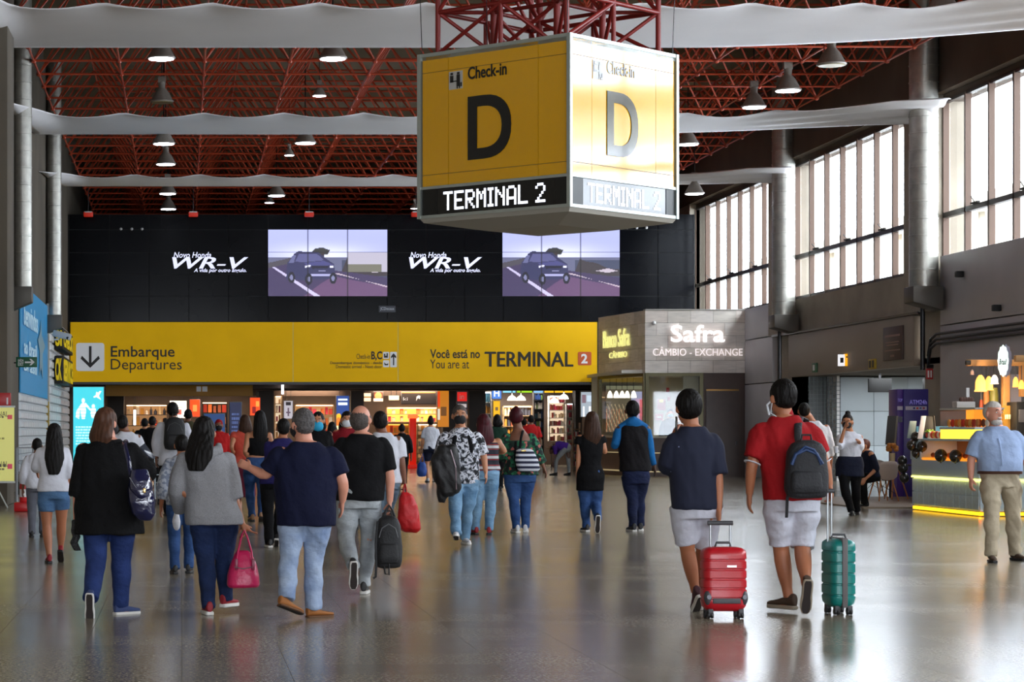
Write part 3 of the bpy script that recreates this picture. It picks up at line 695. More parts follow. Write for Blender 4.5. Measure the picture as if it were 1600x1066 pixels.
# ============================================================ people
def V3(x, y, z): return Vector((x, y, z))
UP = Vector((0,0,1))
def prof(t, K):
    tt = [-.9,-.3,-.17,0,.15,.35,.6,.82,.95,1.05,1.13,1.22]
    w  = [.098,.098,.094,.1,.096,.088,.098,.110,.108,.088,.056,.038]
    d  = [.066,.066,.066,.072,.068,.062,.068,.070,.058,.048,.040,.036]
    f  = [-.006,-.006,-.008,-.014,-.006,.002,.004,.004,.0,-.004,-.006,-.002]
    if K['fem']:
        w = [.098,.098,.097,.104,.098,.078,.086,.098,.096,.078,.048,.033]; d = [.066,.066,.066,.074,.066,.056,.068,.066,.056,.046,.037,.032]
    W_ = np.interp(t, tt, w); D_ = np.interp(t, tt, d); F_ = np.interp(t, tt, f)
    m = np.interp(t, [-.3,0,.2,.4,.8,1.0,1.1], [K['hipw'],K['hipw'],(K['hipw']+K['waist'])/2,K['waist'],K['chest'],K['chest'],1.0])
    bd = np.interp(t, [-.3,0,.35,.8,1.05], [1,1,K['belly'],1,1])
    return W_*m*K['b'], D_*K['b']*bd*(.5+.5*m), F_+.012*(bd-1)*3
def torso_rings(P, t0, t1, e=0.0, drape=0.0, flare=0.0, n=26, N=12, K=None):
    K = P['K']; H = P['H']; hc = (P['hl']+P['hr'])/2; sc = (P['sl']+P['sr'])/2; R = []
    wref = prof(.8, K)
    for i in range(N+1):
        t = t0+(t1-t0)*i/N; w, d, f = prof(t, K)
        if t < .8 and drape: w = w+(max(w, wref[0]*1.0)-w)*drape; d = d+(max(d, wref[1]*1.05)-d)*drape
        fl = flare*(max(0, .8-t)/.8)
        w = w*H+e+fl; d = d*H+e+fl*.8
        k = min(max(t, -.2), 1.2); c = hc+(sc-hc)*t
        if t > 1.0: c = sc+(P['neck']-sc)*min(1, (t-1)/.22)
        u = ((P['hr']-P['hl']).normalized()*(1-min(max(t,0),1))+(P['sr']-P['sl']).normalized()*min(max(t,0),1)); u.z *= .5; u.normalize()
        g = UP.cross(u).normalized(); c = c+P['fw']*(f*H)
        if P.get('bend') is not None:
            ax = (sc-hc).normalized(); g = ax.cross(u).normalized()
        R.append([c+u*(w*math.copysign(abs(math.cos(2*PI*j/n))**.85, math.cos(2*PI*j/n)))+g*(d*math.copysign(abs(math.sin(2*PI*j/n))**.9, math.sin(2*PI*j/n))) for j in range(n)])
    return R
def lerp_pts(pts, ts):     # sample polyline pts (with cumulative 0..1 param)
    pts = [Vector(p) for p in pts]; L = [0]
    for a, b in zip(pts[:-1], pts[1:]): L.append(L[-1]+(b-a).length)
    out = []
    for t in ts:
        s = t*L[-1]
        for i in range(len(pts)-1):
            if s <= L[i+1]+1e-9: q = (s-L[i])/max(1e-9, L[i+1]-L[i]); out.append(pts[i]+(pts[i+1]-pts[i])*q); break
    return out
def ik(a, b, l1, l2, pole):
    d = b-a; D_ = d.length; l1 = max(l1, D_*.505) if l1+l2 < D_ else l1; l2 = max(l2, D_*.505) if l1+l2 < D_*1.001 else l2
    D_ = max(D_, abs(l1-l2)+1e-4)
    x = (l1*l1-l2*l2+D_*D_)/(2*D_); h = math.sqrt(max(0, l1*l1-x*x)); u = d.normalized(); p = (pole-u*pole.dot(u))
    p = p.normalized() if p.length > 1e-6 else Vector((0,1,0)); return a+u*x+p*h
def curve3(a, b, c, n=9):   # smooth path through a joint
    out = []
    for i in range(n):
        t = i/(n-1)
        if t < .5: q = a+(b-a)*(t*2)
        else: q = b+(c-b)*((t-.5)*2)
        out.append(q)
    for _ in range(1):
        o2 = out[:]
        for i in range(1, n-1): o2[i] = (out[i-1]+out[i]*2+out[i+1])/4
        out = o2
    return out
def fold(amp, sz, k=1.0, seed=0, strands=False):
    def post(co, no):
        x, y, z = co[:,0], co[:,1], co[:,2]
        if strands:
            a = np.arctan2(y, x)
            d = np.sin(x*150/k+3*np.sin(z*7+seed))*np.cos(y*130/k+2*np.sin(z*6))
            return co+no*(d*amp)[:,None]
        a = np.sin(z*sz+3.1*np.sin(x*9+seed)+2.3*np.sin(y*11+1.7*seed))
        b = np.sin(z*sz*.53-4*np.sin(x*6+2*seed)+x*17+seed)
        c = np.sin(x*23+z*9+seed)*np.sin(y*19-z*13)
        d = .5*a*np.abs(b)+.35*b+.3*c
        return co+no*(d*amp)[:,None]
    return post
def hand(mb, w, d, pn, th, s, curl, rmin, thumb=.5):
    d = d.normalized(); th = (th-d*th.dot(d)).normalized(); pn = d.cross(th)*(1 if d.cross(th).dot(pn) > 0 else -1)
    L = .088*s; R = []
    for t, a, b in ((-.12,.026,.020),(.1,.029,.019),(.5,.037,.017),(.9,.039,.014),(1.02,.036,.011)):
        c = w+d*(L*t); R.append([c+th*(a*s*math.copysign(abs(math.cos(2*PI*k/12))**.7, math.cos(2*PI*k/12)))+pn*(b*s*math.sin(2*PI*k/12)) for k in range(12)])
    mb.rings(R)
    for i, (off, ln) in enumerate(((.029,.070),(.010,.078),(-.010,.073),(-.028,.058))):
        p = w+d*(L*.93)+th*(off*s); ang = .0; pts = [p-d*.02*s]; cur = p; sp = (1.5-i)*.05; 
        for fr_, ad in ((.45,.45),(.3,.8),(.25,.6)):
            pts.append(cur); ang += ad*curl; dd = (d*math.cos(ang)+pn*math.sin(ang)+th*(sp*(1-curl))).normalized(); cur = cur+dd*(ln*fr_*s)
        pts.append(cur); r = max(.0088*s, rmin); mb.tube(pts, [r*1.1,r*1.1,r,r*.95,r*.8], 8)
    p = w+d*(L*.18)+th*(.024*s); d1 = (d*.62+th*.62+pn*.3*(1+curl)).normalized(); d2 = (d*.85+th*.15+pn*.5*curl).normalized()
    r = max(.0105*s, rmin); mb.tube([p-th*.02*s, p, p+d1*.036*s, p+d1*.036*s+d2*.028*s, p+d1*.036*s+d2*.05*s], [r*1.3,r*1.35,r*1.1,r,r*.85], 8)
def headframe(P):
    hf = P['hf'].normalized(); s = UP.cross(hf).normalized()*-1; up = P.get('hup', UP); up = (up-hf*up.dot(hf)*.0).normalized(); hf = (hf-up*hf.dot(up)).normalized(); s = hf.cross(up); return s, hf, up
skins = {}
def skin(tone):
    rgb = {'light':(206,150,122),'tan':(186,126,92),'warm':(170,108,76),'brown':(122,76,54),'dark':(78,50,38),'pink':(206,142,118)}[tone]
    return M('skin_'+tone, rgb, .5, var=.10, vs=6)
def person(label, Y, px, top, face='away', tone='tan', b=1.0, fem=False, chest=1.0, waist=1.0, hipw=1.0, belly=1.0, group=None, yaw=None, look=None,
           head=None, sh=None, hip=None, legs=None, arms=None, knees=None, elbows=None, up=None, foot=None, cat='person', scale_head=1.11, vox=None, bodyvox=None, handcurl=(.45,.45), handlook=None, lean=0.0, Hov=None):
    H = Hov or (EH+(VY-top)/F*Y); x0 = XX(px, Y)
    a = {'away':0.0,'toward':PI,'left':PI/2,'right':-PI/2}[face] if yaw is None else math.radians(yaw)
    fw = Vector((-math.sin(a), math.cos(a), 0)); lat = fw.cross(UP)
    if lat.x < 0: lat = -lat
    if abs(lat.x) < .2: lat = fw.cross(UP)
    K = dict(b=b, fem=fem, chest=chest, waist=waist, hipw=hipw, belly=belly)
    P = dict(H=H, K=K, fw=fw, lat=lat, Y=Y)
    hx = x0; base = V3(x0, Y, 0)
    def J(spec, dflt):
        if spec is None: return dflt
        x, y = spec[0], spec[1]; dy = spec[2] if len(spec) > 2 else 0
        yy = Y+dy; return V3(XX(x, yy), yy, ZZ(y, yy))
    hc = J(hip, base+UP*(.525*H)) if hip is None or len(hip) > 1 else base
    sc = J(sh, hc+V3(0,0,.29*H)+fw*lean*H) if sh is None or len(sh) > 1 else None
    hw_ = .057*H*(hipw if hipw > 1 else 1)*b**.5; sw_ = .100*H*b*(.88 if fem else 1)*(.6+.4*chest)
    if sh is not None and len(sh) > 3 and sh[3]: sw_ = sh[3]/F*Y*.94
    sc = sc-UP*.008*H
    P['hl'] = hc-lat*hw_; P['hr'] = hc+lat*hw_; P['sl'] = sc-lat*sw_; P['sr'] = sc+lat*sw_
    hd_ = J(head, V3(x0, Y, H-.068*H)+fw*.012*H)
    if head is None: hd_ = V3(x0, Y+fw.y*.02, H-.066*H)
    P['head'] = hd_; P['neck'] = sc+UP*(.035*H)+(hd_-sc)*.22; P['neck'].z = sc.z+(hd_.z-sc.z)*.50
    P['hf'] = Vector((math.sin(math.radians(look[0]))*-1, math.cos(math.radians(look[0])), look[1] if len(look) > 1 else 0)) if look is not None else fw
    legs = legs or [None, None]; arms = arms or [None, None]; knees = knees or [None, None]; elbows = elbows or [None, None]; foot = foot or ['flat', 'flat']
    for i, s in enumerate('lr'):
        sg = -1 if i == 0 else 1; hj = P['h'+s]
        ak = J(legs[i], base+lat*(sg*.05*H)+UP*.05*H+fw*(.05*H*(1 if i else -1)))
        if foot[i] == 'flat': ak.z = .050*H
        P['a'+s] = ak; P['k'+s] = J(knees[i], ik(hj, ak, .255*H, .235*H, fw+lat*sg*.05))
        sj = P['s'+s]; w = J(arms[i], sj+lat*(sg*.055*H)-UP*(.315*H)+fw*.04*H)
        P['w'+s] = w; P['e'+s] = J(elbows[i], ik(sj, w, .175*H, .155*H, -fw+lat*sg*.25-UP*.1))
        f = foot[i]; dd = fw.copy()
        if f == 'flat': dd = (fw+lat*sg*.18).normalized()
        elif f == 'toe': dd = (fw*.35-UP).normalized()
        elif f == 'half': dd = (fw*.8-UP*.55).normalized()
        elif f == 'heel': dd = (fw*.9+UP*.35).normalized()
        elif isinstance(f, tuple): dd = Vector(f).normalized()
        P['f'+s] = dd; n = (P['k'+s]-ak).normalized(); n = (n-dd*n.dot(dd)).normalized()
        if abs(dd.z) < .3: n = (UP-dd*UP.dot(dd)).normalized()
        P['fu'+s] = n
    vx = vox or (.011 if Y < 24 else .013 if Y < 34 else .018); bv = bodyvox or (.0085 if Y < 22 else .011 if Y < 34 else .016)
    P['vx'] = vx; P['bv'] = bv
    root = empty('person', (base.x, base.y, 0), label, cat, group); P['root'] = root
    m = MB(); bb = b**.5
    m.rings(torso_rings(P, -.16, 1.2, N=14))
    for i, s in enumerate('lr'):
        # leg
        pts = curve3(P['h'+s]-UP*.01, P['k'+s], P['a'+s], 11); sc_ = H*bb
        rr = np.interp(np.linspace(0,1,11), [0,.15,.35,.5,.62,.75,.9,1], [.050,.051,.042,.0335,.035,.032,.022,.021])*sc_*(1.04 if fem else 1)
        m.tube(pts, list(rr), 14)
        pts = curve3(P['s'+s], P['e'+s], P['w'+s], 9)
        rr = np.interp(np.linspace(0,1,9), [0,.2,.45,.55,.7,1], [.036,.030,.025,.0245,.022,.0155])*sc_*(.86 if fem else 1)
        m.tube(pts, list(rr), 12, side=fw); m.ell(P['s'+s], .035*sc_, .035*sc_, .035*sc_, n=12, m=8)
        d = (P['w'+s]-P['e'+s]).normalized(); sg = -1 if i == 0 else 1
        pn = -lat*sg+fw*.0; th = fw
        if handlook and handlook[i]: pn, th = Vector(handlook[i][0]), Vector(handlook[i][1])
        hand(m, P['w'+s], (d*.75-UP*.25).normalized() if not (handlook and handlook[i]) else d, pn, th, H/1.72*1.02, handcurl[i], bv*.95)
        # foot inside the shoe
        fd, fu = P['f'+s], P['fu'+s]; q = P['a'+s]-fu*.022*H
        m.tube([q-fd*.02*H, q, q+fd*.05*H-fu*.010*H, q+fd*.09*H-fu*.016*H], [.012*H,.015*H,.013*H,.008*H], 8)
    s_, hf, u = headframe(P); c = P['head']; hw, hdp, hh = .0435*H*scale_head, .056*H*scale_head, .066*H*scale_head; P['hm'] = (hw, hdp, hh)
    m.tube([P['neck']-UP*.03*H, P['neck']+(c-P['neck'])*.35, c-u*.3*hh-hf*.15*hdp], [.038*H*bb,.0325*H*bb,.034*H], 14)
    A = (s_, hf, u)
    m.ell(c-hf*.06*hdp+u*.14*hh, hw, hdp*.94, hh*.86, A, 20, 14)
    m.ell(c+hf*.26*hdp-u*.40*hh, hw*.76, hdp*.62, hh*.58, A, 16, 10)
    m.ell(c+hf*.62*hdp-u*.80*hh, hw*.36, hdp*.22, hh*.18, A, 10, 8)
    m.ell(c+hf*.93*hdp-u*.12*hh, hw*.16, hdp*.20, hh*.15, A, 10, 8); m.ell(c+hf*.88*hdp+u*.06*hh, hw*.11, hdp*.12, hh*.2, A, 8, 6)
    m.ell(c+hf*.82*hdp+u*.22*hh, hw*.62, hdp*.1, hh*.08, A, 12, 6)
    for sg in (-1, 1): m.ell(c+s_*(sg*hw*1.09)-hf*.02*hdp-u*.08*hh, hw*.14, hdp*.22, hh*.27, (s_, (hf-s_*sg*-.4).normalized(), u), 10, 8)
    P['body'] = m.build('body', skin(tone), root, remesh=bv, sm=2)
    if Y < 34 or P['hf'].y < .3:
        if P['hf'].y < .6:
            for sg in (-1, 1):
                e = c+hf*.80*hdp+s_*(sg*hw*.40)+u*.06*hh
                MB().ell(e, .0125, .009, .0075, A, 10, 8).build('eye', M('eye_white', (220,214,208), .3), root)
                MB().ell(e+hf*.006, .006, .005, .006, A, 8, 6).build('iris', M('iris_dark', (40,26,20), .2), root)
                MB().tube([e+u*.2*hh-s_*.018+hf*.006, e+u*.24*hh+hf*.012, e+u*.2*hh+s_*.018+hf*.006], .0045, 6).build('eyebrow', M('brow_brown', (60,44,36), .8), root)
            MB().tube([c+hf*.88*hdp-u*.50*hh-s_*.022, c+hf*.93*hdp-u*.49*hh, c+hf*.88*hdp-u*.50*hh+s_*.022], [.003,.006,.003], 8).build('lips', M('lips', (160,90,80), .5), root)
    P['feet'] = foot
    return P
def leg_pts(P, s, frac):
    pts = curve3(P['h'+s]-UP*.01, P['k'+s], P['a'+s]+UP*.0, 17); n = max(3, int(round(frac*16))+1); ts = np.linspace(0, frac, 14); return lerp_pts(pts, ts), ts
def pants(P, mat, frac=.97, e=.012, style='slim', top=.30, name='trousers', seed=0, amp=None, flare=0.0, pel=0.0):
    H = P['H']; bb = P['K']['b']**.5; m = MB(); m.rings(torso_rings(P, -.20, top, min(e*.75, .012)+pel))
    for s in 'lr':
        pts, ts = leg_pts(P, s, min(1, frac+.03) if frac > .9 else frac)
        if frac > .9: pts[-1] = pts[-1]-(P['k'+s]-P['a'+s]).normalized()*.022
        rr = np.interp(ts, [0,.15,.35,.5,.62,.75,.9,1], [.050,.052,.043,.0345,.0355,.032,.026,.027])*H*bb*(1.04 if P['K']['fem'] else 1)+e
        if style == 'straight': rr = np.maximum(rr, np.interp(ts, [0,.3,.6,1], [.050,.045,.040,.037])*H*bb)
        if style == 'wide': rr = np.maximum(rr, np.interp(ts, [0,.3,.6,1], [.056,.052,.049,.045])*H*bb)
        rr = rr+flare*ts
        m.tube(pts, list(rr), 16)
    return m.build(name, mat, P['root'], remesh=P['vx'], sm=2, post=fold(amp*1.6 if amp is not None else .006, 38, seed=seed))
def shirt(P, mat, sleeve=.42, hem=-.12, e=.014, drape=.6, flare=0.0, es=.010, name='shirt', neck=1.19, seed=1, amp=.011, cuff=1.0, cutoff=None, sl2=None, sz=16):
    H = P['H']; bb = P['K']['b']**.5; m = MB(); m.rings(torso_rings(P, hem, neck, e, drape*.8, flare, N=16))
    for i, s in enumerate('lr'):
        fr = sleeve if sl2 is None else sl2[i]
        if fr <= 0: continue
        pts = curve3(P['s'+s], P['e'+s], P['w'+s], 15); ts = np.linspace(0, fr, 11)
        rr = np.interp(ts, [0,.2,.45,.55,.7,1], [.037,.034,.029,.028,.025,.0185])*H*bb*(.9 if P['K']['fem'] else 1)+es+cuff*.012*np.clip(ts/.5, 0, 1)
        rr[0] *= .84; rr[1] *= .92; m.tube(lerp_pts(pts, ts), list(rr), 14, side=P['fw']); m.ell(P['s'+s], (.033*H*bb+es*.6), (.033*H*bb+es*.6), (.030*H*bb+es*.6), n=12, m=8)
    return m.build(name, mat, P['root'], remesh=P['vx'], sm=2, post=fold(amp, sz, seed=seed))
def shoes(P, mat, solemat=None, h=.075, stem='shoe', soleh=.028, tread=None):
    H = P['H']
    for i, s in enumerate('lr'):
        fd, fu = P['f'+s], P['fu'+s]; sd = fd.cross(fu); a = P['a'+s]; base = a-fu*(.050*H-.002); L = .155*H; hl = base-fd*(.040*H)
        R = []; R2 = []
        for t, w, z in ((0,.024,.078),(.05,.031,.086),(.25,.034,.080),(.42,.032,.058),(.6,.037,.042),(.8,.037,.032),(.94,.027,.027),(1.0,.012,.020)):
            c = hl+fd*(L*t); w *= H/1.72; hh = z*H/1.72*(h/.066); rg = []
            for k in range(14):
                an = 2*PI*k/14; rg.append(c+sd*(w*math.cos(an))+fu*(soleh*.8+hh*.5+hh*.5*math.sin(an)))
            R.append(rg); w2 = w*1.13
            R2.append([c-sd*w2, c+sd*w2, c+sd*w2+fu*soleh, c-sd*w2+fu*soleh])
        o = MB().rings(R).build(stem, mat, P['root'], remesh=max(.006, P['bv']*.8), sm=2)
        MB().rings(R2).build('sole', solemat or M('sole_dark', (30,28,28), .7), o, bevel=.006)
        R3 = [[hl+fd*(L*t)+sd*(w*.92*sg*H/1.72)-fu*.003 for sg in (-1, 1)]+[hl+fd*(L*t)+sd*(w*.92*sg*H/1.72)+fu*.01 for sg in (1, -1)] for t, w in ((.02,.020),(.1,.028),(.3,.028),(.5,.027),(.68,.034),(.85,.033),(.97,.018))]
        MB().rings(R3).build('tread', tread or M('tread_dark', (44,36,34), .8), o)
def hair(P, mat, style='short', length=.0, width=1.0, seed=0, bun=None, back=0.0, vol=1.0):
    s_, hf, u = headframe(P); c = P['head']; hw, hd, hh = P['hm']; A = (s_, hf, u); m = MB()
    if style == 'bald':
        m.ell(c-hf*.26*hd-u*.02*hh, hw*1.06, hd*.84, hh*.80, A, 18, 12)
        for sg in (-1, 1): m.ell(c+s_*sg*hw*.62+hf*.2*hd+u*.1*hh, hw*.42, hd*.5, hh*.3, A, 12, 8)
    else:
        m.ell(c-hf*.16*hd+u*.24*hh, hw*1.07*vol, hd*.98*vol, hh*.88*vol, A, 20, 14)
        m.ell(c-hf*.34*hd-u*.08*hh, hw*.98*vol, hd*.72*vol, hh*.58, A, 18, 12)
    if style == 'long':
        L = length; R = []; n = 18
        for i in range(9):
            t = i/8; z = c+u*(.25*hh)-UP*(t*L+.0); back_ = -hf*(hd*(.30+.38*min(1, t*2.2))+back*t)
            w = hw*(1.12+.35*math.sin(min(1, t*1.15)*PI*.55)*width)*(1-.45*max(0, t-.65)/.35)*vol; d = hd*(.80-.32*t)*(1-.3*max(0,t-.7)/.3)
            cc_ = z+back_+s_*(.006*math.sin(3*t+seed)); R.append([cc_+s_*w*math.cos(2*PI*k/n)+hf*d*math.sin(2*PI*k/n) for k in range(n)])
        m.rings(R)
    if bun: m.ell(c+u*bun[0]*hh-hf*bun[1]*hd, bun[2], bun[2], bun[2], A, 12, 10)
    return m.build('hair', mat, P['root'], remesh=max(.008, P['bv']), sm=1, post=fold(.0032 if style == 'long' else .0035, 0, k=1.0 if style == 'long' else .5, seed=seed, strands=True))
def mask(P, mat, straps=True):
    s_, hf, u = headframe(P); c = P['head']; hw, hd, hh = P['hm']; A = (s_, hf, u); m = MB()
    m.ell(c+hf*.42*hd-u*.36*hh, hw*.90, hd*.68, hh*.52, A, 18, 12); m.ell(c+hf*.84*hd-u*.18*hh, hw*.5, hd*.28, hh*.24, A, 12, 8)
    o = m.build('face_mask', mat, P['root'], remesh=max(.006, P['bv']*.7), sm=2)
    if straps:
        for sg in (-1, 1):
            for dz in (-.02, -.75):
                MB().tube([c+s_*sg*hw*.8+hf*.35*hd+u*hh*(dz*.8-.1), c+s_*sg*hw*1.08+hf*.0*hd+u*hh*(dz*.5-.05), c+s_*sg*hw*1.12-hf*.22*hd-u*.1*hh], .0035, 5).build('strap', mat, o)
    return o
def belt(P, mat, t=.22, e=.02):
    R = torso_rings(P, t-.02, t+.05, e, N=2); return MB().rings(R).build('belt', mat, P['root'], smooth=True)
def collar(P, mat, r=.045, h=.03, tilt=.0):
    H = P['H']; n = P['neck']; R = []
    for dz, rr in ((-.012, r*H/1.72*1.32), (.0, r*H/1.72*1.3), (h, r*H/1.72*1.12), (h+.004, r*H/1.72*1.02), (h-.01, r*H/1.72*.96)):
        R.append([n+P['lat']*(rr*1.12*math.cos(2*PI*k/18))+P['fw']*(rr*math.sin(2*PI*k/18))+UP*(dz-.006*math.sin(2*PI*k/18)) for k in range(18)])
    return MB().rings(R).build('collar', mat, P['root'], smooth=True)
def pat(name, kind, cols, scale, rough=.85):
    m = bpy.data.materials.new(name); m.use_nodes = True; N = m.node_tree.nodes; L = m.node_tree.links; b = N['Principled BSDF']; b.inputs['Roughness'].default_value = rough
    t = N.new('ShaderNodeTexCoord'); mp = N.new('ShaderNodeMapping'); L.new(t.outputs['Object'], mp.inputs[0]); cr = N.new('ShaderNodeValToRGB'); cr.color_ramp.interpolation = 'CONSTANT'
    if kind == 'noise': tx = N.new('ShaderNodeTexNoise'); tx.inputs['Scale'].default_value = scale; tx.inputs['Detail'].default_value = 2; tx.inputs['Distortion'].default_value = .6; fac = tx.outputs['Fac']; L.new(mp.outputs[0], tx.inputs['Vector'])
    elif kind == 'vor': tx = N.new('ShaderNodeTexVoronoi'); tx.inputs['Scale'].default_value = scale; sp = N.new('ShaderNodeSeparateColor'); L.new(mp.outputs[0], tx.inputs['Vector']); L.new(tx.outputs['Color'], sp.inputs[0]); fac = sp.outputs[0]
    elif kind == 'dots': tx = N.new('ShaderNodeTexVoronoi'); tx.inputs['Scale'].default_value = scale; L.new(mp.outputs[0], tx.inputs['Vector']); fac = tx.outputs['Distance']
    elif kind == 'wave': tx = N.new('ShaderNodeTexWave'); tx.bands_direction = 'Z'; tx.inputs['Scale'].default_value = scale; L.new(mp.outputs[0], tx.inputs['Vector']); fac = tx.outputs['Fac']
    L.new(fac, cr.inputs[0]); e = cr.color_ramp.elements; e[0].position = 0; e[0].color = (*lin(cols[0][1]), 1); e[1].position = cols[1][0]; e[1].color = (*lin(cols[1][1]), 1)
    for p_, c in cols[2:]: x = e.new(p_); x.color = (*lin(c), 1)
    L.new(cr.outputs[0], b.inputs['Base Color']); MATS[name] = m; return m
def cloth(name, rgb=(90,90,90), var=.12, bump=.7, rough=.85, vs=5, bs=13): return M(name, rgb, rough, var=var, vs=vs, bump=bump, bs=bs, spec=.2)
def denim(name, rgb, rgb2): return M(name, rgb, .85, var=.2, vs=4.5, rgb2=rgb2, bump=.8, bs=15, stretch=(1,1,1.5), spec=.2)
# ------------------------------------------------ fabrics
blackc = cloth('black_knit', (10,10,12), bump=.8, bs=20); navy = cloth('navy_jersey', (16,20,46)); navyd = cloth('dark_navy_jersey', (22,26,44)); blk = cloth('black_cotton', (9,9,12))
greyh = cloth('grey_marl_sweat', (142,142,146), var=.18, vs=140); whitec = cloth('white_cotton', (208,210,220)); redc = cloth('red_pique', (152,22,28)); 
jean_d = denim('denim_dark_blue', (34,50,88), (22,32,60)); jean_m = denim('denim_mid_blue', (60,90,140), (34,60,104)); jean_l = denim('denim_washed_blue', (168,184,208), (112,132,166)); jean_g = denim('denim_pale_grey', (182,188,192), (132,138,144)); jean_p = denim('denim_pale_blue', (134,170,200), (84,122,156))
khaki = cloth('beige_chino', (176,164,142)); blueshirt = cloth('pale_blue_shirt', (150,170,205)); purple = cloth('purple_cotton', (70,36,130)); whites = cloth('white_shorts_cloth', (196,198,210))
h_dark = M('hair_near_black', (13,10,9), .6, spec=.2, bump=.8, bs=45, var=.4, vs=60, stretch=(1,1,.15)); h_brown = M('hair_brown', (58,36,24), .6, spec=.25, var=.35, vs=60, stretch=(1,1,.15)); h_auburn = M('hair_light_brown', (74,46,32), .55, spec=.25, var=.35, vs=60, stretch=(1,1,.15)); h_wine = M('hair_wine_red', (64,12,22), .55, spec=.25, var=.35, vs=60, stretch=(1,1,.15)); h_grey = M('hair_grey', (80,76,76), .6, var=.5, vs=45, bump=.8, bs=60); h_white = M('hair_white', (190,184,178), .7, var=.2, vs=90, spec=.2); h_stub = M('hair_grey_stubble', (74,66,62), .7, var=.4, vs=50, bump=.5, bs=90)
sh_w = M('shoe_white', (200,200,204), .6); sh_k = M('shoe_black', (22,22,25), .5); sh_r = M('shoe_red', (140,20,34), .6); sh_b = M('shoe_denim_blue', (54,68,110), .8); sh_t = M('shoe_tan_suede', (150,92,40), .7); sh_br = M('shoe_brown', (72,54,40), .7); so_w = M('sole_white', (214,212,208), .6); so_t = M('sole_taupe', (150,138,120), .7)
mk_k = M('mask_black', (18,18,22), .8); mk_w = M('mask_white', (214,220,226), .8); mk_c = M('mask_cyan', (40,160,205), .8); mk_b = M('mask_blue', (150,180,210), .8)
camo = pat('camouflage_print', 'noise', [(0,(26,27,32)),(.42,(120,124,136)),(.50,(214,216,226)),(.62,(52,54,62))], 17)
floral = pat('floral_print', 'vor', [(0,(18,44,36)),(.35,(24,92,62)),(.6,(14,28,30)),(.78,(176,92,84)),(.86,(40,120,84))], 26)
colprint = pat('colour_block_print', 'wave', [(0,(34,36,48)),(.45,(150,34,44)),(.7,(60,84,80)),(.85,(196,196,200))], 2.2)
dotnavy = pat('navy_with_flecks', 'dots', [(0,(120,130,160)),(.045,(18,24,48))], 9)
stripe = pat('navy_white_stripe', 'wave', [(0,(22,28,56)),(.5,(210,214,224))], 4.6)
redfl = pat('crochet_black', 'dots', [(0,(44,44,46)),(.5,(16,16,18))], 60)

# 1 girl in denim shorts
P = person('young woman with very long dark hair, white shirt, denim shorts and red sneakers', 24.9, 84, 664, tone='warm', fem=True, b=.98, head=(85,679), sh=(83,705), hip=(84,768),
    legs=[(77,864,-.1),(95,858,.12)], knees=[(73,822,.0),(96,819,.05)], arms=[(58,737,.25),(108,773,.02)], elbows=[(55,730,.02),(109,744,-.02)], foot=['flat','half'])
shirt(P, whitec, .62, -.0, .030, .5, seed=3, amp=.008); pants(P, denim('denim_shorts_blue', (92,128,168), (60,92,132)), .30, .012, top=.10, name='denim_shorts', flare=.02)
hair(P, h_dark, 'long', .46, .9, vol=1.04, back=.075); shoes(P, sh_r, sh_k)
# 2 woman in black cardigan
P = person('woman with light brown hair, long black cardigan and blue leggings, seen from behind', 17.8, 166, 637, tone='pink', fem=True, b=1.30, waist=1.18, hipw=.98, head=(167,662,.02), sh=(168,702), hip=(170,795), look=(-40,-.05), scale_head=1.05,
    legs=[(142,934,-.25),(189,945,.12)], knees=[(150,882,-.02),(190,880,.08)], arms=[(119,812,.0),(228,716,.3)], elbows=[(121,765,-.03),(231,744,.02)], foot=['toe',(.75,.6,0)])
pants(P, denim('leggings_blue', (42,60,112), (28,42,84)), .96, .013, top=.3, name='leggings', seed=2); 
shirt(P, blackc, .62, -.44, .022, .8, flare=.035, es=.014, name='cardigan', seed=5, amp=.008, sl2=(.66,.8), sz=12)
x0, x1 = XX(113,17.8), XX(136,17.8)
cm = MB(); n = 6; cm.rings([[Wp(118+2*math.cos(k*PI/4)*3.5,812+i*9+(0 if i < 5 else 4),17.78+.05*math.sin(k*PI/4)*(1-i*.12)) + Vector(((.02*i)*0+(.0035*i*(1 if i % 2 else -1)),0,0)) for k in range(8)] for i in range(6)]); cm.build('cardigan_tail', redfl, P['root'], remesh=.012)
hair(P, h_auburn, 'long', .22, .95, vol=1.06, back=.02); mask(P, mk_k); shoes(P, sh_b, so_w, soleh=.022)
# 3 woman in grey hoodie
P = person('woman with dark long hair, grey hooded sweatshirt and dark jeans, seen from behind', 18.0, 322, 652, tone='warm', fem=True, b=1.22, hipw=.9, head=(320,677), sh=(322,716), hip=(334,805), look=(-25,-.05),
    legs=[(326,938,-.15),(353,934,.1)], knees=[(322,882,-.02),(350,878,.06)], arms=[(379,819,-.05),(379,819,-.05)], elbows=[(275,765,-.02),(364,772,-.05)], foot=['flat',(.5,.8,0)], handcurl=(.4,1.2))
P['wl'] = Wp(281,796,18.2)
pants(P, jean_d, .97, .010, top=.3, name='jeans', seed=4); shirt(P, greyh, .8, -.17, .03, .75, flare=.02, es=.02, name='hooded_sweatshirt', seed=7, amp=.008, sl2=(1.0,.62))
m = MB()
for k in range(9):
    a = PI*(k/8)*1.0
m.tube([P['neck']+P['lat']*.10+P['fw']*.02+UP*.01, P['neck']+P['lat']*.10-P['fw']*.07-UP*.03, P['neck']-P['fw']*.12-UP*.075, P['neck']-P['lat']*.10-P['fw']*.07-UP*.03, P['neck']-P['lat']*.10+P['fw']*.02+UP*.01], [.03,.045,.065,.045,.03], 10)
m.build('hood', greyh, P['root'], remesh=.012, post=fold(.004, 30, seed=3)); hair(P, h_dark, 'long', .32, 1.05, vol=1.10, back=.10); shoes(P, sh_r, so_w)
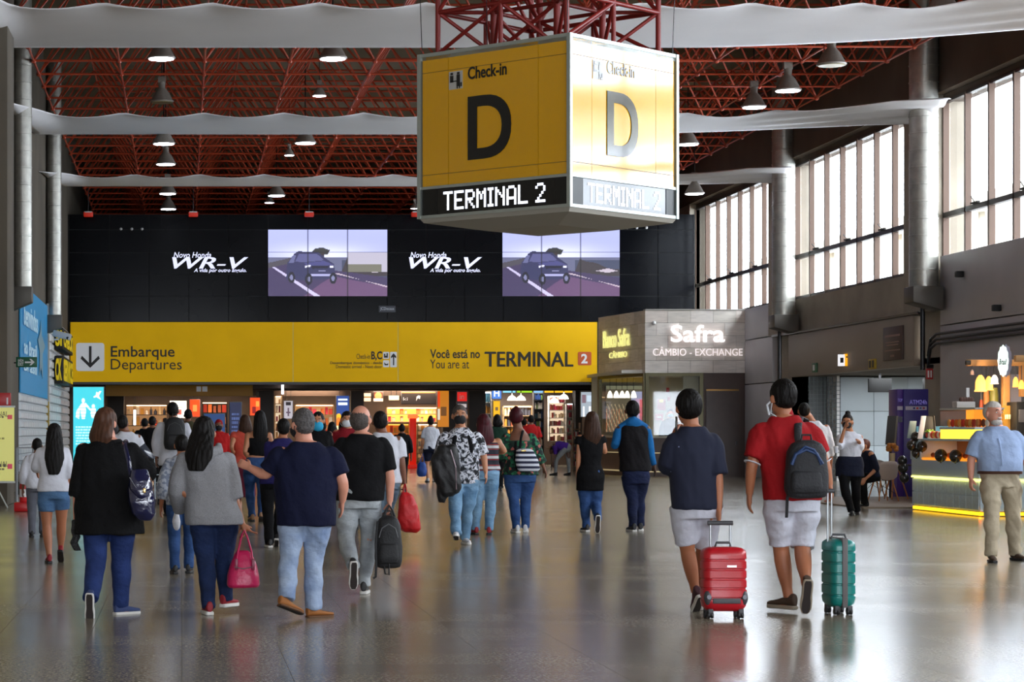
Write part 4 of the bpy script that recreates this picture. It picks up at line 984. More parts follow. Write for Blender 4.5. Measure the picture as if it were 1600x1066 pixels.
# 4 man in navy tee
P = person('stout man in navy t-shirt with arm stretched left, washed jeans and tan loafers', 17.6, 473, 637, tone='pink', b=1.26, waist=1.28, belly=1.2, hipw=.98, head=(472,664,.0), sh=(478,708,0,41), hip=(478,800), look=(35,0),
    legs=[(447,935,-.12),(490,949,.05)], knees=[(451,880,-.02),(489,878,.06)], arms=[(390,731,.12),(535,783,.03)], elbows=[(415,744,.05),(537,756,-.04)], foot=[(.7,.5,-.3),(.85,.5,0)], handcurl=(1.0,.35), handlook=[((0,-.3,-1),(0.0,.3,1)),None])
pants(P, jean_l, .96, .012, 'straight', top=.25, name='jeans', seed=1, amp=.007); shirt(P, navy, .46, -.24, .018, .85, es=.022, name='t_shirt', seed=2, amp=.008); hair(P, h_grey, 'short'); mask(P, mk_k); shoes(P, sh_t, M('sole_tan', (96,60,30), .7), soleh=.015, h=.062)
# 5 man in black polo
P = person('balding man in black polo shirt and pale grey jeans with black and white sneakers', 20.0, 566, 630, tone='pink', b=1.14, waist=1.15, belly=1.1, head=(564,656), sh=(566,692,0,32), hip=(561,778), look=(-35,0),
    legs=[(551,884,-.35),(569,912,.15)], knees=[(541,838,.0),(576,850,.12)], arms=[(523,768,.2),(609,784,-.02)], elbows=[(522,738,.0),(610,746,-.02)], foot=['toe','flat'], handcurl=(.5,1.2))
pants(P, jean_g, .95, .010, 'slim', top=.25, name='jeans', seed=6, amp=.006); shirt(P, blk, .47, -.05, .016, .85, es=.018, name='polo_shirt', seed=9); collar(P, blk); hair(P, h_stub, 'bald'); shoes(P, sh_k, so_w)
# 6 man in camouflage tee
P = person('man in camouflage t-shirt, black mask and pale jeans walking towards the viewer', 28.9, 718, 631.5, face='toward', tone='tan', b=1.04, waist=1.12, belly=1.1, hipw=.92, head=(718,650,-.02), sh=(720,681,0,26), hip=(724,748), look=(180,0),
    legs=[(713,832,-.4),(726,840,.2)], knees=[(711,792,-.2),(731,793,0)], arms=[(703,712,-.26),(759,738,-.02)], elbows=[(687,712,.0),(756,712,.05)], foot=[(-.15,-1,.25),'flat'], handcurl=(.9,.4))
pants(P, jean_p, .97, .014, 'straight', top=.25, name='jeans', seed=3, amp=.008); shirt(P, camo, .5, -.12, .02, .7, es=.022, name='t_shirt', seed=4, amp=.007); hair(P, h_stub, 'short'); mask(P, mk_k); shoes(P, sh_w, so_w)
MB().tube([P['sl']*.62+P['sr']*.38+UP*.045+V3(0,.06,0), P['sl']*.68+P['sr']*.32+UP*.05+V3(0,-.07,0), P['sl']*.78+P['sr']*.22-UP*.1+V3(0,-.155,0), P['sl']*.8+P['sr']*.2-UP*.22+V3(0,-.14,0)], .028, 8, flat=.4).build('backpack_strap', blk, P['root'], smooth=True)
MB().tube([P['sr']*.62+P['sl']*.38+UP*.045+V3(0,.06,0), P['sr']*.68+P['sl']*.32+UP*.05+V3(0,-.07,0), P['sr']*.78+P['sl']*.22-UP*.1+V3(0,-.155,0), P['sr']*.8+P['sl']*.2-UP*.22+V3(0,-.14,0)], .028, 8, flat=.4).build('backpack_strap', blk, P['root'], smooth=True)
CAMO = P
# 7 wine-haired woman
P = person('woman with long wine red hair, colourful top and light jeans behind the man in camouflage', 31.8, 757, 646, tone='tan', fem=True, b=1.12, head=(755,663), sh=(759,690), hip=(757,740), look=(10,0),
    legs=[(743,824,.0),(764,828,-.05)], knees=[(746,778,.0),(767,780,0)], arms=[(745,705,.2),(776,708,.12)], elbows=[(740,712,.0),(790,706,-.03)], foot=['flat','flat'])
pants(P, jean_p, .97, .012, top=.22, name='jeans', seed=8); shirt(P, colprint, 0, .1, .014, .3, flare=.02, name='sleeveless_top', seed=4, neck=1.0); hair(P, h_wine, 'long', .40, 1.0, vol=1.1); shoes(P, sh_r, sh_k)
# 8 floral top woman
P = person('woman with short red hair, green floral off-shoulder top and blue jeans', 32.4, 808, 639, tone='brown', fem=True, b=1.12, hipw=1.12, head=(806,653), sh=(811,683), hip=(812,742),
    legs=[(807,826,-.1),(821,824,.08)], knees=[(803,781,-.02),(821,780,.04)], arms=[(789,716,.2),(850,731,-.02)], elbows=[(784,712,-.02),(840,710,-.04)], foot=['flat','flat'])
pants(P, jean_m, .97, .010, top=.25, name='jeans', seed=5); shirt(P, floral, .85, -.0, .024, .5, flare=.01, es=.03, name='floral_top', seed=6, neck=.93, amp=.009)
hair(P, h_wine, 'short', vol=1.08, bun=(.95,.1,.045)); shoes(P, sh_w, so_w)
# 9 girl in black
P = person('girl with long brown hair, black tunic dress over blue jeans', 32.6, 925, 643, tone='tan', fem=True, b=1.0, head=(925,659), sh=(923,684), hip=(922,746), look=(-10,0),
    legs=[(916,824,.05),(934,810,-.35)], knees=[(914,788,.05),(931,787,.05)], arms=[(902,747,.02),(942,701,.25)], elbows=[(904,714,-.03),(946,708,-.02)], foot=['flat','toe'])
pants(P, jean_m, .97, .012, top=.2, name='jeans', seed=5); shirt(P, blk, .14, -.34, .014, .05, flare=.01, name='tunic_dress', seed=3, neck=1.16); hair(P, h_brown, 'long', .38, 1.0, vol=1.08); shoes(P, sh_k, so_w)
# 10 boy in blue and black hoodie
P = person('boy in black hooded jacket with bright blue sleeves and dark jeans', 32.8, 988, 626, tone='dark', b=1.0, head=(988,642), sh=(989,670), hip=(993,742), look=(0,0),
    legs=[(989,822,-.08),(1001,822,.1)], knees=[(988,778,.0),(999,778,.04)], arms=[(964,686,.26),(1022,728,.04)], elbows=[(960,698,-.03),(1016,703,-.03)])
bluec = cloth('bright_blue_fleece', (26,98,158)); pants(P, jean_d if False else denim('denim_navy', (30,38,70), (20,26,48)), .97, .010, top=.22, name='jeans', seed=7)
shirt(P, cloth('charcoal_jersey', (20,18,21)), 0, .08, .026, .75, name='jacket_body', seed=5, neck=1.1)
m = MB()
for s in 'lr':
    pts = curve3(P['s'+s], P['e'+s], P['w'+s], 15); ts = np.linspace(0, .97, 11); m.tube(lerp_pts(pts, ts), list(np.interp(ts, [0,.5,1], [.075,.062,.042])), 12)
m.ell(P['neck']-P['fw']*.075-UP*.045, .11, .06, .07, n=14); m.tube([P['sl']+UP*.02, P['neck']+UP*.01-P['fw']*.03, P['sr']+UP*.02], [.06,.07,.06], 10)
m.build('blue_sleeves_and_hood', bluec, P['root'], remesh=.014, post=fold(.006, 24, seed=3)); hair(P, h_dark, 'short'); shoes(P, sh_k, so_w)
# 11 boy in navy tee with the red suitcase
P = person('teenager in speckled navy t-shirt and white shorts pulling the red suitcase', 18.0, 1076, 613.5, tone='warm', b=1.0, head=(1075,638), sh=(1083,686,0,30), hip=(1088,790), look=(15,.02),
    legs=[(1087,926,.1),(1100,924,.35)], knees=[(1074,860,.08),(1098,858,.2)], arms=[(1054,678,.22),(1123,797,-.12)], elbows=[(1043,732,.02),(1122,748,-.06)], foot=['half','flat'], handcurl=(.8,1.3))
P_boy = P
pants(P, whites, .43, .02, 'wide', top=.2, name='shorts', seed=3, amp=.006, flare=.01); shirt(P, dotnavy, .5, -.06, .02, .85, es=.024, name='t_shirt', seed=8, amp=.007); hair(P, h_dark, 'short', vol=1.12, seed=4); shoes(P, M('shoe_maroon_knit', (70,34,44), .7), so_w)
# 12 man in red polo
P = person('tall man in red polo shirt and white knee shorts, mask hanging at his ear', 18.0, 1224, 595, tone='warm', b=1.06, waist=1.1, head=(1222,622), sh=(1227,670,0,38), hip=(1238,778), look=(25,-.05),
    legs=[(1232,934,.1),(1260,914,-.3)], knees=[(1220,858,.1),(1253,856,.06)], arms=[(1171,772,.02),(1296,758,.0)], elbows=[(1174,728,-.04),(1289,726,.0)], foot=[(-.55,.8,0),'toe'], handcurl=(.5,1.1))
P_red = P
pants(P, whites, .47, .022, 'wide', top=.2, name='shorts', seed=9, amp=.008); shirt(P, redc, .45, -.03, .02, .8, es=.022, name='polo_shirt', seed=2); collar(P, redc); hair(P, h_dark, 'short', vol=1.04); shoes(P, sh_br, so_t)
for s in 'lr':
    d = (P['e'+s]-P['s'+s]).normalized(); c = P['s'+s]+(P['e'+s]-P['s'+s])*.92; MB().tube([c-d*.004, c+d*.004], .067, 16).build('sleeve_trim', whitec, P['root'])
s_, hf, u = headframe(P); c = P['head']; hw, hd, hh = P['hm']
MB().tube([c-s_*hw*1.05-u*.1*hh, c-s_*hw*1.1-u*.9*hh+hf*.02, c-s_*hw*.4-u*1.3*hh-hf*.5*hd, c-u*1.2*hh-hf*.75*hd], .004, 6).tube([c-s_*hw*1.05-u*.1*hh, c-s_*hw*1.3-u*.4*hh+hf*.04, c-s_*hw*1.15-u*1.0*hh+hf*.03], .009, 6).tube([c-u*1.2*hh-hf*.8*hd, c-u*1.5*hh-hf*.85*hd+s_*.02], .006, 6).tube([c-u*1.2*hh-hf*.8*hd, c-u*1.45*hh-hf*.85*hd-s_*.02], .006, 6).build('hanging_mask', mk_w, P['root'], smooth=True)
# 13 person behind him
P = person('person in white shirt and black trousers half hidden behind the man in red', 41, 1255, 630, tone='warm', b=1.05, sh=(1273,668), hip=(1275,725), head=(1256,643))
pants(P, blk, .97, .012, 'straight', top=.2); shirt(P, whitec, .8, -.05, .02, .7, name='shirt'); hair(P, h_dark); shoes(P, sh_k, so_w)
# 14 apron woman
P = person('waitress with hair bun, white blouse, navy apron and dark mask, hand to her face', 39.2, 1326, 641, face='toward', tone='tan', fem=True, b=1.02, head=(1324,660,-.03), sh=(1328,683), hip=(1328,727), look=(155,-.15),
    legs=[(1330,798,-.1),(1339,797,.15)], knees=[(1320,765,-.1),(1337,766,0)], arms=[(1320,668,-.2),(1342,690,-.15)], elbows=[(1312,697,-.12),(1344,700,.0)], foot=['flat','half'])
P['wl'] = Wp(1309,702,39.0)
pants(P, blk, .97, .012, top=.2); shirt(P, whitec, .8, .1, .02, .6, es=.018, name='blouse'); MB().rings(torso_rings(P, -.42, .32, .034, .2, .02)).build('apron', navyd, P['root'], remesh=.02, post=fold(.005, 12)); hair(P, h_dark, 'short', bun=(1.15,.5,.05)); mask(P, mk_k); shoes(P, sh_k, sh_k)
# 15 old man
P = person('elderly white-bearded man in pale blue short-sleeved shirt and beige trousers', 25.2, 1549, 626, face='toward', tone='pink', b=1.12, waist=1.18, belly=1.2, head=(1552,646,-.02), sh=(1558,680,0,29), hip=(1563,748), look=(205,-.02),
    legs=[(1549,866,-.15),(1586,858,.25)], knees=[(1550,808,-.12),(1583,805,.08)], arms=[(1517,748,-.02),(1608,752,-.05)], elbows=[(1517,719,.03),(1605,722,.03)], handcurl=(.8,.5))
pants(P, khaki, .97, .016, 'straight', top=.15, name='trousers', seed=4, amp=.009); shirt(P, blueshirt, .48, .14, .028, .8, es=.022, name='shirt', seed=8, amp=.006); belt(P, M('belt_brown', (70,40,28), .5), .13, .034); collar(P, blueshirt)
s_, hf, u = headframe(P); c = P['head']; hw, hd, hh = P['hm']
m = MB(); m.ell(c-hf*.3*hd+u*.1*hh, hw*1.09, hd*.80, hh*.72, (s_,hf,u)); m.ell(c-hf*.05*hd+u*.52*hh, hw*.9, hd*.86, hh*.53, (s_,hf,u)); m.build('hair', h_white, P['root'], remesh=.01, post=fold(.002,0,strands=True))
m = MB(); m.ell(c+hf*.44*hd-u*.74*hh, hw*.72, hd*.52, hh*.32, (s_,hf,u)); m.ell(c+hf*.86*hd-u*.40*hh, hw*.42, hd*.14, hh*.09, (s_,hf,u)); m.build('beard', h_white, P['root'], remesh=.008, post=fold(.002,0,strands=True))
cp = torso_rings(P, .32, .95, .028, .8, N=6); MB().tube([r[19] for r in cp], .012, 5).build('button_placket', blueshirt, P['root']); shoes(P, sh_br, sh_k)
# 16 man with black backpack
P = person('man in white long-sleeved shirt and black trousers carrying a black backpack', 39, 270, 630.5, tone='brown', b=1.08, sh=(270,665), hip=(269,725), legs=[(262,795,-.1),(272,792,.1)], arms=[(244,716,.02),(296,705,.2)], elbows=[(244,690,-.02),(295,690,0)], foot=['flat','half'])
pants(P, blk, .97, .014, 'straight', top=.2); shirt(P, whitec, .93, -.04, .02, .6, es=.02, name='shirt'); hair(P, h_dark); shoes(P, sh_k, sh_k); P_bp = P
# 18 woman in black top and jeans
P = person('woman with very long dark hair, black cropped top and blue jeans', 36.5, 405, 641, tone='tan', fem=True, b=1.05, head=(406,655), sh=(404,680), hip=(400,730), legs=[(394,812,.0),(408,806,-.25)], arms=[(387,715,.1),(424,712,.15)], foot=['flat','half'])
pants(P, jean_m, .95, .008, top=.32, name='jeans'); shirt(P, blk, 0, .36, .012, .1, neck=.95, name='cropped_top'); hair(P, h_dark, 'long', .46, .9); shoes(P, M('shoe_beige', (170,130,100), .7), sh_k)
# 19 woman in coral top
P = person('woman in coral top and maroon skirt beside the woman in the cropped top', 38, 383, 650, tone='tan', fem=True, b=1.0, sh=(380,678), hip=(378,735), arms=[(366,712,.02),(392,712,.1)])
MB().rings(torso_rings(P, -.75, .2, .02, .3, .03)).build('skirt', cloth('maroon_cloth', (92,26,44)), P['root'], remesh=.02, post=fold(.006,10)); shirt(P, cloth('coral_cotton', (206,82,66)), .2, .0, .014, .3, name='top'); hair(P, h_brown, 'long', .25); shoes(P, sh_br, sh_k)
# 20 man in dark navy shirt
P = person('short man in navy shirt and black trousers beyond the outstretched arm', 28.4, 444, 653, tone='warm', b=1.05, head=(443,670), sh=(441,695), hip=(430,752), legs=[(421,845,-.2),(433,840,.1)], arms=[(424,744,.1),(462,740,.1)], elbows=[(421,722,-.02),(466,720,0)], foot=['flat','half'])
pants(P, blk, .97, .012, 'straight', top=.2); shirt(P, cloth('indigo_cotton', (36,32,84)), .48, -.08, .02, .7, name='shirt'); hair(P, h_dark); shoes(P, sh_k, so_w)
# 21..22 masked women
P = person('woman with large cyan mask facing the viewer behind the navy t-shirt', 33, 497, 644, face='toward', tone='tan', fem=True, b=1.0, head=(497,658), look=(170,0))
pants(P, blk, .97, .012, top=.2); shirt(P, blk, .8, -.1, .02, .6, name='blouse'); hair(P, h_dark, 'long', .2)
s_, hf, u = headframe(P); MB().ell(P['head']+hf*.05-u*.075, .085, .075, .08).build('face_mask', mk_c, P['root'], smooth=True); shoes(P, sh_k)
P = person('dark-haired woman in white mask and red top looking towards the viewer', 34, 543, 642, face='toward', tone='tan', fem=True, b=1.05, head=(542,657), look=(178,0))
pants(P, jean_d, .97, .012, top=.2); shirt(P, cloth('dark_red_cotton', (130,24,34)), .6, -.1, .02, .6, name='blouse'); hair(P, h_dark, 'long', .25); mask(P, mk_w); shoes(P, sh_k)
# 23 man in white tee
P = person('man in white t-shirt and grey-blue shorts carrying a red drawstring bag', 28, 593, 637, tone='brown', b=1.05, head=(594,660), sh=(598,687,0,25), hip=(600,752), legs=[(585,838,.0),(603,835,.1)], knees=[(590,800,0),(604,800,.1)], arms=[(580,740,.1),(632,750,-.02)], elbows=[(576,715,0),(628,722,-.03)], handcurl=(.5,1.2))
pants(P, denim('denim_grey_blue', (112,130,146), (80,98,114)), .52, .016, 'straight', top=.2, name='shorts'); shirt(P, whitec, .45, -.05, .018, .7, name='t_shirt', es=.018); hair(P, h_dark); shoes(P, sh_k, so_w); P_wt = P
# 17 and others in the middle distance
def extra(label, Y, px, top, tone, topm, botm, hairm, face='away', fem=False, style='short', L=.2, sl=.8, mk=None, b=1.0, **k):
    P = person(label, Y, px, top, face=face, tone=tone, fem=fem, b=b, **k)
    pants(P, botm, .96, .014, 'straight' if not fem else 'slim', top=.2); shirt(P, topm, sl, -.08, .02, .6, name='shirt', es=.018); hair(P, hairm, style, L)
    if mk: mask(P, mk, False)
    shoes(P, sh_k, sh_k); return P
extra('man in white shirt just right of the light-haired woman, dark hair', 34, 194, 650, 'brown', whitec, blk, h_dark, head=(191,662), sh=(198,683))
extra('dark-clothed traveller with black hair left of the backpack man', 55, 238, 652, 'brown', blk, blk, h_dark)
extra('traveller in black standing far left behind the luggage trolley', 58, 226, 655, 'tan', blk, jean_d, h_dark)
extra('man in olive jacket right of the backpack man, far back', 56, 294, 641, 'brown', cloth('olive_cloth', (70,66,44)), blk, h_dark)
extra('man in red cap, dark mask and red shirt facing the viewer', 48, 342, 657, 'brown', cloth('bright_red_cotton', (176,30,30)), blk, cloth('red_cap', (150,20,28)), face='toward', mk=mk_k)
extra('small child in patterned shirt beside the woman in grey', 23, 284, 682, 'warm', pat('speckled_print', 'vor', [(0,(170,176,190)),(.5,(120,130,150))], 40), jean_m, h_dark, b=.95)
extra('distant woman in black between the masked women', 45, 519, 661, 'tan', blk, blk, h_dark, fem=True, style='long')
extra('distant traveller in black before the red shop column', 60, 628, 664, 'brown', blk, blk, h_dark)
Pf = person('woman in white t-shirt and dark shorts with a blue bag, far back in the hall', 65, 673, 653, tone='tan', fem=True, b=1.05)
pants(Pf, navyd, .4, .02, top=.2, name='shorts'); shirt(Pf, whitec, .4, -.05, .02, .6, name='t_shirt'); hair(Pf, h_dark, bun=(1.0,.3,.06)); shoes(Pf, sh_w)
extra('dark-haired woman in green before the bookshop shelves', 55, 777, 649, 'tan', cloth('green_cloth', (24,52,40)), blk, h_dark, fem=True, style='long')
extra('bookshop visitor in bright red shirt', 72, 830, 650, 'brown', cloth('bright_red_cotton'), blk, h_dark, sl=.5)
extra('bookshop visitor in mustard yellow shirt', 74, 819, 655, 'brown', cloth('mustard_cloth', (140,124,20)), blk, h_dark)
extra('person in pale shirt half hidden behind the long-haired young woman', 31, 58, 687, 'brown', whitec, cloth('grey_cloth', (96,98,108)), h_dark, b=.95)
extra('cashier in dark suit behind the exchange counter window', 78.5, 1047, 640, 'tan', blk, blk, h_brown, face='toward', mk=mk_b)
# person bending down
Pb = person('person in purple shirt and grey trousers bending forward at the bookshop', 75, 876, 690, yaw=60, tone='dark', b=1.05, Hov=1.72, head=(863,704,-.1), sh=(869,695,-.05), hip=(886,696), legs=[(868,737,-.05),(889,738,.1)], knees=[(869,718,-.05),(888,718,.05)], arms=[(864,722,-.2),(866,724,0)], elbows=[(868,710,-.15),(869,711,.05)], look=(70,-1.0))
Pb['bend'] = 1; Pb['hl'] = Wp(884,700,74.85); Pb['hr'] = Wp(886,699,75.15)
m = MB(); R = torso_rings(Pb, -.1, 1.0, .03, .7); m.rings(R)
for s in 'lr': m.tube([Pb['s'+s], Pb['e'+s]], [.075,.06], 10)
m.build('shirt', purple, Pb['root'], remesh=.02); m = MB(); m.ell((Pb['hl']+Pb['hr'])/2, .17, .19, .17)
for s in 'lr': m.tube(curve3(Pb['h'+s], Pb['k'+s], Pb['a'+s]), [.1,.1,.09,.08,.07,.065,.06,.055,.05], 12)
m.build('trousers', cloth('grey_cloth_pale', (130,134,136)), Pb['root'], remesh=.02); hair(Pb, h_dark); shoes(Pb, sh_k)
# seated person behind the waitress
Ps = person('person in dark clothes seated behind the waitress, arm hanging down', 43, 1354, 690, yaw=95, tone='tan', b=1.0, Hov=1.68, head=(1350,697), sh=(1356,709), hip=(1362,745), legs=[(1350,786,-.1),(1352,786,.1)], knees=[(1346,748,-.12),(1347,748,.12)], arms=[(1353,748,-.25),(1345,735,.2)])
pants(Ps, blk, .97, .014, top=.2); shirt(Ps, navyd, .6, -.02, .02, .5, name='shirt'); hair(Ps, M('hair_chestnut', (92,48,38), .5), 'short'); shoes(Ps, sh_k)

# ============================================================ bags and luggage
def wheel(m, c, r, w, ax=(1,0,0)):
    a = Vector(ax); m.tube([Vector(c)-a*w, Vector(c)+a*w], r, 14)
def rbox_ring(x0, x1, y0, y1, z, r, n=5):
    P_ = []
    for cx, cy, a0 in ((x1-r,y1-r,0),(x0+r,y1-r,90),(x0+r,y0+r,180),(x1-r,y0+r,270)):
        for k in range(n): a = math.radians(a0+90*k/(n-1)); P_.append((cx+r*math.cos(a), cy+r*math.sin(a), z))
    return P_
def suitcase(name_, label, shell, w, d, h, loc, rz, handle, band_axis, tilt=0):
    t = empty('suitcase', (0,0,0), label, 'suitcase'); zb_ = .055
    R = []; 
    for z, ins in ((0,.05),(.012,.025),(.04,.006),(.08,0)): R.append(rbox_ring(-w/2+ins, w/2-ins, -d/2+ins, d/2-ins, zb_+z, .06))
    nrib = 5
    for k in range(nrib):
        z = .10+(h-.2)*k/(nrib-1)
        for dz, ins in ((-.01,0),(-.004,.008),(.004,.008),(.01,0)): R.append(rbox_ring(-w/2+ins, w/2-ins, -d/2+ins, d/2-ins, zb_+z+dz, .06))
    for z, ins in ((h-.06,0),(h-.03,.004),(h-.01,.025),(h,.06)): R.append(rbox_ring(-w/2+ins, w/2-ins, -d/2+ins, d/2-ins, zb_+z, .06))
    MB().rings(R).build('shell', shell, t, smooth=True)
    trim = M('luggage_trim_grey', (66,66,70), .5)
    for sx in (-1,1):
        for sy in (-1,1):
            m = MB(); c = (sx*(w/2-.05), sy*(d/2-.05), .028); wheel(m, (c[0]-.012,c[1],c[2]), .027, .008); wheel(m, (c[0]+.012,c[1],c[2]), .027, .008); m.build('wheel', M('wheel_black', (26,26,28), .5), t, smooth=True)
            MB().box(c[0]-.02,c[0]+.02,c[1]-.028,c[1]+.028,.035,.075).build('caster_fork', trim, t, bevel=.008)
    if band_axis == 'bottom':       # corner guards and strip at the base of the broad side
        for sx in (-1,1): MB().ell((sx*(w/2-.03), -d/2+.03, .16), .032, .034, .06).build('corner_guard', trim, t, smooth=True)
        for sx in (-1,1): MB().tube([(sx*(w/2-.03), -d/2-.012, .165), (sx*(w/2-.03), -d/2+.005, .165)], .017, 12).build('guard_cap', M('cap_silver', (96,96,102), .4, .4), t, smooth=True)
        MB().box(-w/2+.06, w/2-.06, -d/2-.008, -d/2+.01, .115, .155).build('base_strip', trim, t, bevel=.005)
        MB().box(w/2-.16, w/2-.09, -d/2-.004, -d/2+.005, h-.10, h-.085).build('badge', chrome, t)
    else:
        MB().box(-.022, .022, -d/2-.006, d/2+.006, .06, h+.062).build('zip_band', M('zip_band_grey', (96,92,92), .6), t, bevel=.006)
    MB().tube([(-.06,0,h+.05),(-.05,0,h+.085),(.05,0,h+.085),(.06,0,h+.05)], .010, 8).build('carry_handle', trim, t, smooth=True)
    hx0, hx1, hz, hy = handle
    for x in (hx0, hx1): MB().tube([(x,hy,h+.03),(x,hy,hz)], .008, 8).build('handle_tube', chrome, t, smooth=True)
    MB().tube([(hx0-.02,hy,hz),(hx1+.02,hy,hz)], .018, 10).build('grip', trim, t, smooth=True)
    t.location = loc; t.rotation_euler = (tilt, 0, rz)
    return t
red_sh = M('suitcase_red', (186,18,34), .32, var=.05, vs=3, bump=.15, bs=120, coat=.2); teal_sh = M('suitcase_teal', (6,124,118), .34, var=.05, vs=3, bump=.15, bs=120, coat=.2)
suitcase('s', 'red hard-shell cabin suitcase pulled by the teenager', red_sh, .33, .22, .49, (XX(1130.5,17.55), 17.55, 0), .0, (-.095,.055,.725,.0), 'bottom', tilt=-.03)
suitcase('s', 'teal hard-shell suitcase with grey zip band beside the man in red', teal_sh, .20, .30, .535, (XX(1310,17.95), 17.95, 0), .06, (-.085,-.055,.96,.0), 'side')
def blob_bag(name, label, cat, rings_, mat, vox=.012, amp=.004, origin=None, seed=0):
    t = empty(name, origin, label, cat); m = MB(); m.rings(rings_); m.build('bag_body', mat, t, remesh=vox, sm=3, post=fold(amp, 30, seed=seed)); return t
def srings(cx, Y, spec, n=20, p=.7):
    """rings from pixel heights: (py, half width px, half depth m, x shift px, y shift m)"""
    out = []
    for py, hwp, dm, xs_, ys_ in spec:
        c = Wp(cx+xs_, py, Y); w = hwp/F*Y
        out.append([c+V3(w*math.copysign(abs(math.cos(2*PI*k/n))**p, math.cos(2*PI*k/n)), ys_+dm*math.copysign(abs(math.sin(2*PI*k/n))**p, math.sin(2*PI*k/n)), 0) for k in range(n)])
    return out
# pink duffel
Yq = 17.9
t = blob_bag('handbag', 'glossy pink handbag carried by the woman in grey', 'bag', srings(380, Yq, [(860,9,.05,0,0),(866,14,.07,0,0),(880,20,.09,0,0),(900,25,.11,0,0),(914,26,.115,0,0),(918,23,.10,0,0)]), M('pink_leather', (196,30,88), .35, bump=.2, bs=40), .01, .003, (XX(380,Yq),Yq,ZZ(918,Yq)))
for yy in (-.07, .05): MB().tube([Wp(369,882,Yq+yy*1.2), Wp(372,862,Yq+yy), Wp(378,836,Yq), Wp(382,829,Yq), Wp(386,838,Yq), Wp(393,862,Yq+yy), Wp(395,882,Yq+yy*1.2)], .008, 8).build('handle', M('pink_leather'), t, smooth=True)
for x in (369, 395): MB().box(XX(x,Yq)-.012, XX(x,Yq)+.012, Yq-.105, Yq-.085, ZZ(890,Yq), ZZ(872,Yq)).build('handle_tab', M('dark_pink', (130,20,60), .4), t, bevel=.004)
MB().tube([Wp(366,886,Yq-.1), Wp(380,889,Yq-.12), Wp(396,886,Yq-.1)], .004, 6).build('zip', M('zip_silver', (170,150,160), .3, .7), t)
# navy patent shoulder bag
Yq = 17.55
t = blob_bag('shoulder_bag', 'navy patent leather shoulder bag on the cardigan woman\'s shoulder', 'bag', srings(221, Yq, [(734,11,.05,-4,0),(738,14,.07,-4,0),(760,19,.10,-2,0),(785,22,.115,1,0),(803,19,.10,4,0),(814,10,.06,5,0)]), M('navy_patent', (16,22,62), .12, coat=1.0, bump=.5, bs=22), .01, .006, (XX(221,Yq),Yq,ZZ(815,Yq)), 3)
t2 = MB(); t2.rings(srings(221, Yq-.03, [(733,13,.06,-4,0),(750,18,.105,-2,0),(765,19,.115,0,0),(775,10,.115,1,0),(779,3,.10,1,0)])); t2.build('flap', M('navy_patent'), t, remesh=.01, post=fold(.004,20))
MB().box(XX(226,Yq)-.01,XX(226,Yq)+.01,Yq-.16,Yq-.14,ZZ(770,Yq),ZZ(762,Yq)).build('clasp', M('clasp_gold', (200,170,110), .25, .9), t, bevel=.003)
MB().tube([Wp(205,745,Yq-.02), Wp(201,720,Yq-.06), Wp(196,700,Yq+.02), Wp(194,690,Yq+.12), Wp(196,688,Yq+.25), Wp(202,700,Yq+.42), Wp(212,735,Yq+.3)], .016, 8, flat=.4).build('strap', M('navy_patent'), t, smooth=True)
st = MB()
for k in range(34): a = k/33; st.ell(Wp(203+30*a+4*math.sin(a*PI), 747+22*math.sin(a*PI)*(1 if a < .6 else .8), Yq-.145+.03*abs(a-.5)), .005, .004, .005, n=6, m=4)
tag(st.build('studs', M('stud_silver', (200,205,220), .2, .9), t), kind='stuff')
# black backpack carried by black polo man
def backpack(label, cx, Y, y0, y1, hw, dm, mat, trim=None, shift=0, name='backpack', vox=.012):
    h = y1-y0
    t = blob_bag(name, label, 'backpack', srings(cx, Y, [(y0,hw*.35,dm*.4,0,shift*0),(y0+h*.06,hw*.7,dm*.75,0,0),(y0+h*.2,hw*.92,dm*.95,0,0),(y0+h*.5,hw,dm,0,0),(y0+h*.85,hw*1.02,dm*1.05,0,0),(y0+h*.97,hw*.9,dm*.9,0,0),(y1,hw*.6,dm*.6,0,0)]), mat, vox, .004, (XX(cx,Y),Y,ZZ(y1,Y)))
    m = MB(); m.rings(srings(cx, Y-dm*.75, [(y0+h*.52,hw*.55,dm*.2,0,0),(y0+h*.56,hw*.72,dm*.4,0,0),(y0+h*.8,hw*.78,dm*.5,0,0),(y0+h*.92,hw*.7,dm*.35,0,0)])); m.build('front_pocket', mat, t, remesh=vox, sm=3)
    MB().tube([Wp(cx-hw*.7,y0+h*.42,Y-dm*.86), Wp(cx-hw*.5,y0+h*.24,Y-dm*.9), Wp(cx,y0+h*.16,Y-dm*.92), Wp(cx+hw*.5,y0+h*.24,Y-dm*.9), Wp(cx+hw*.7,y0+h*.42,Y-dm*.86)], .006 if not trim else .014, 6).build('zip', trim or M('zip_black', (40,40,44), .4), t, smooth=True)
    MB().tube([Wp(cx-hw*.25,y0+1,Y), Wp(cx-hw*.2,y0-h*.09,Y), Wp(cx+hw*.2,y0-h*.09,Y), Wp(cx+hw*.25,y0+1,Y)], .009, 6).build('haul_loop', mat, t, smooth=True)
    return t
bk1 = M('backpack_black_nylon', (20,21,24), .65, bump=.3, bs=60)
t = backpack('black backpack with dangling straps held by the man in black polo', 607, 19.9, 806, 888, 21, .10, bk1)
MB().tube([Wp(598,808,19.9), Wp(604,797,19.92), Wp(608,790,19.95), Wp(613,797,19.92), Wp(617,808,19.9)], .011, 6).build('top_strap', bk1, t, smooth=True)
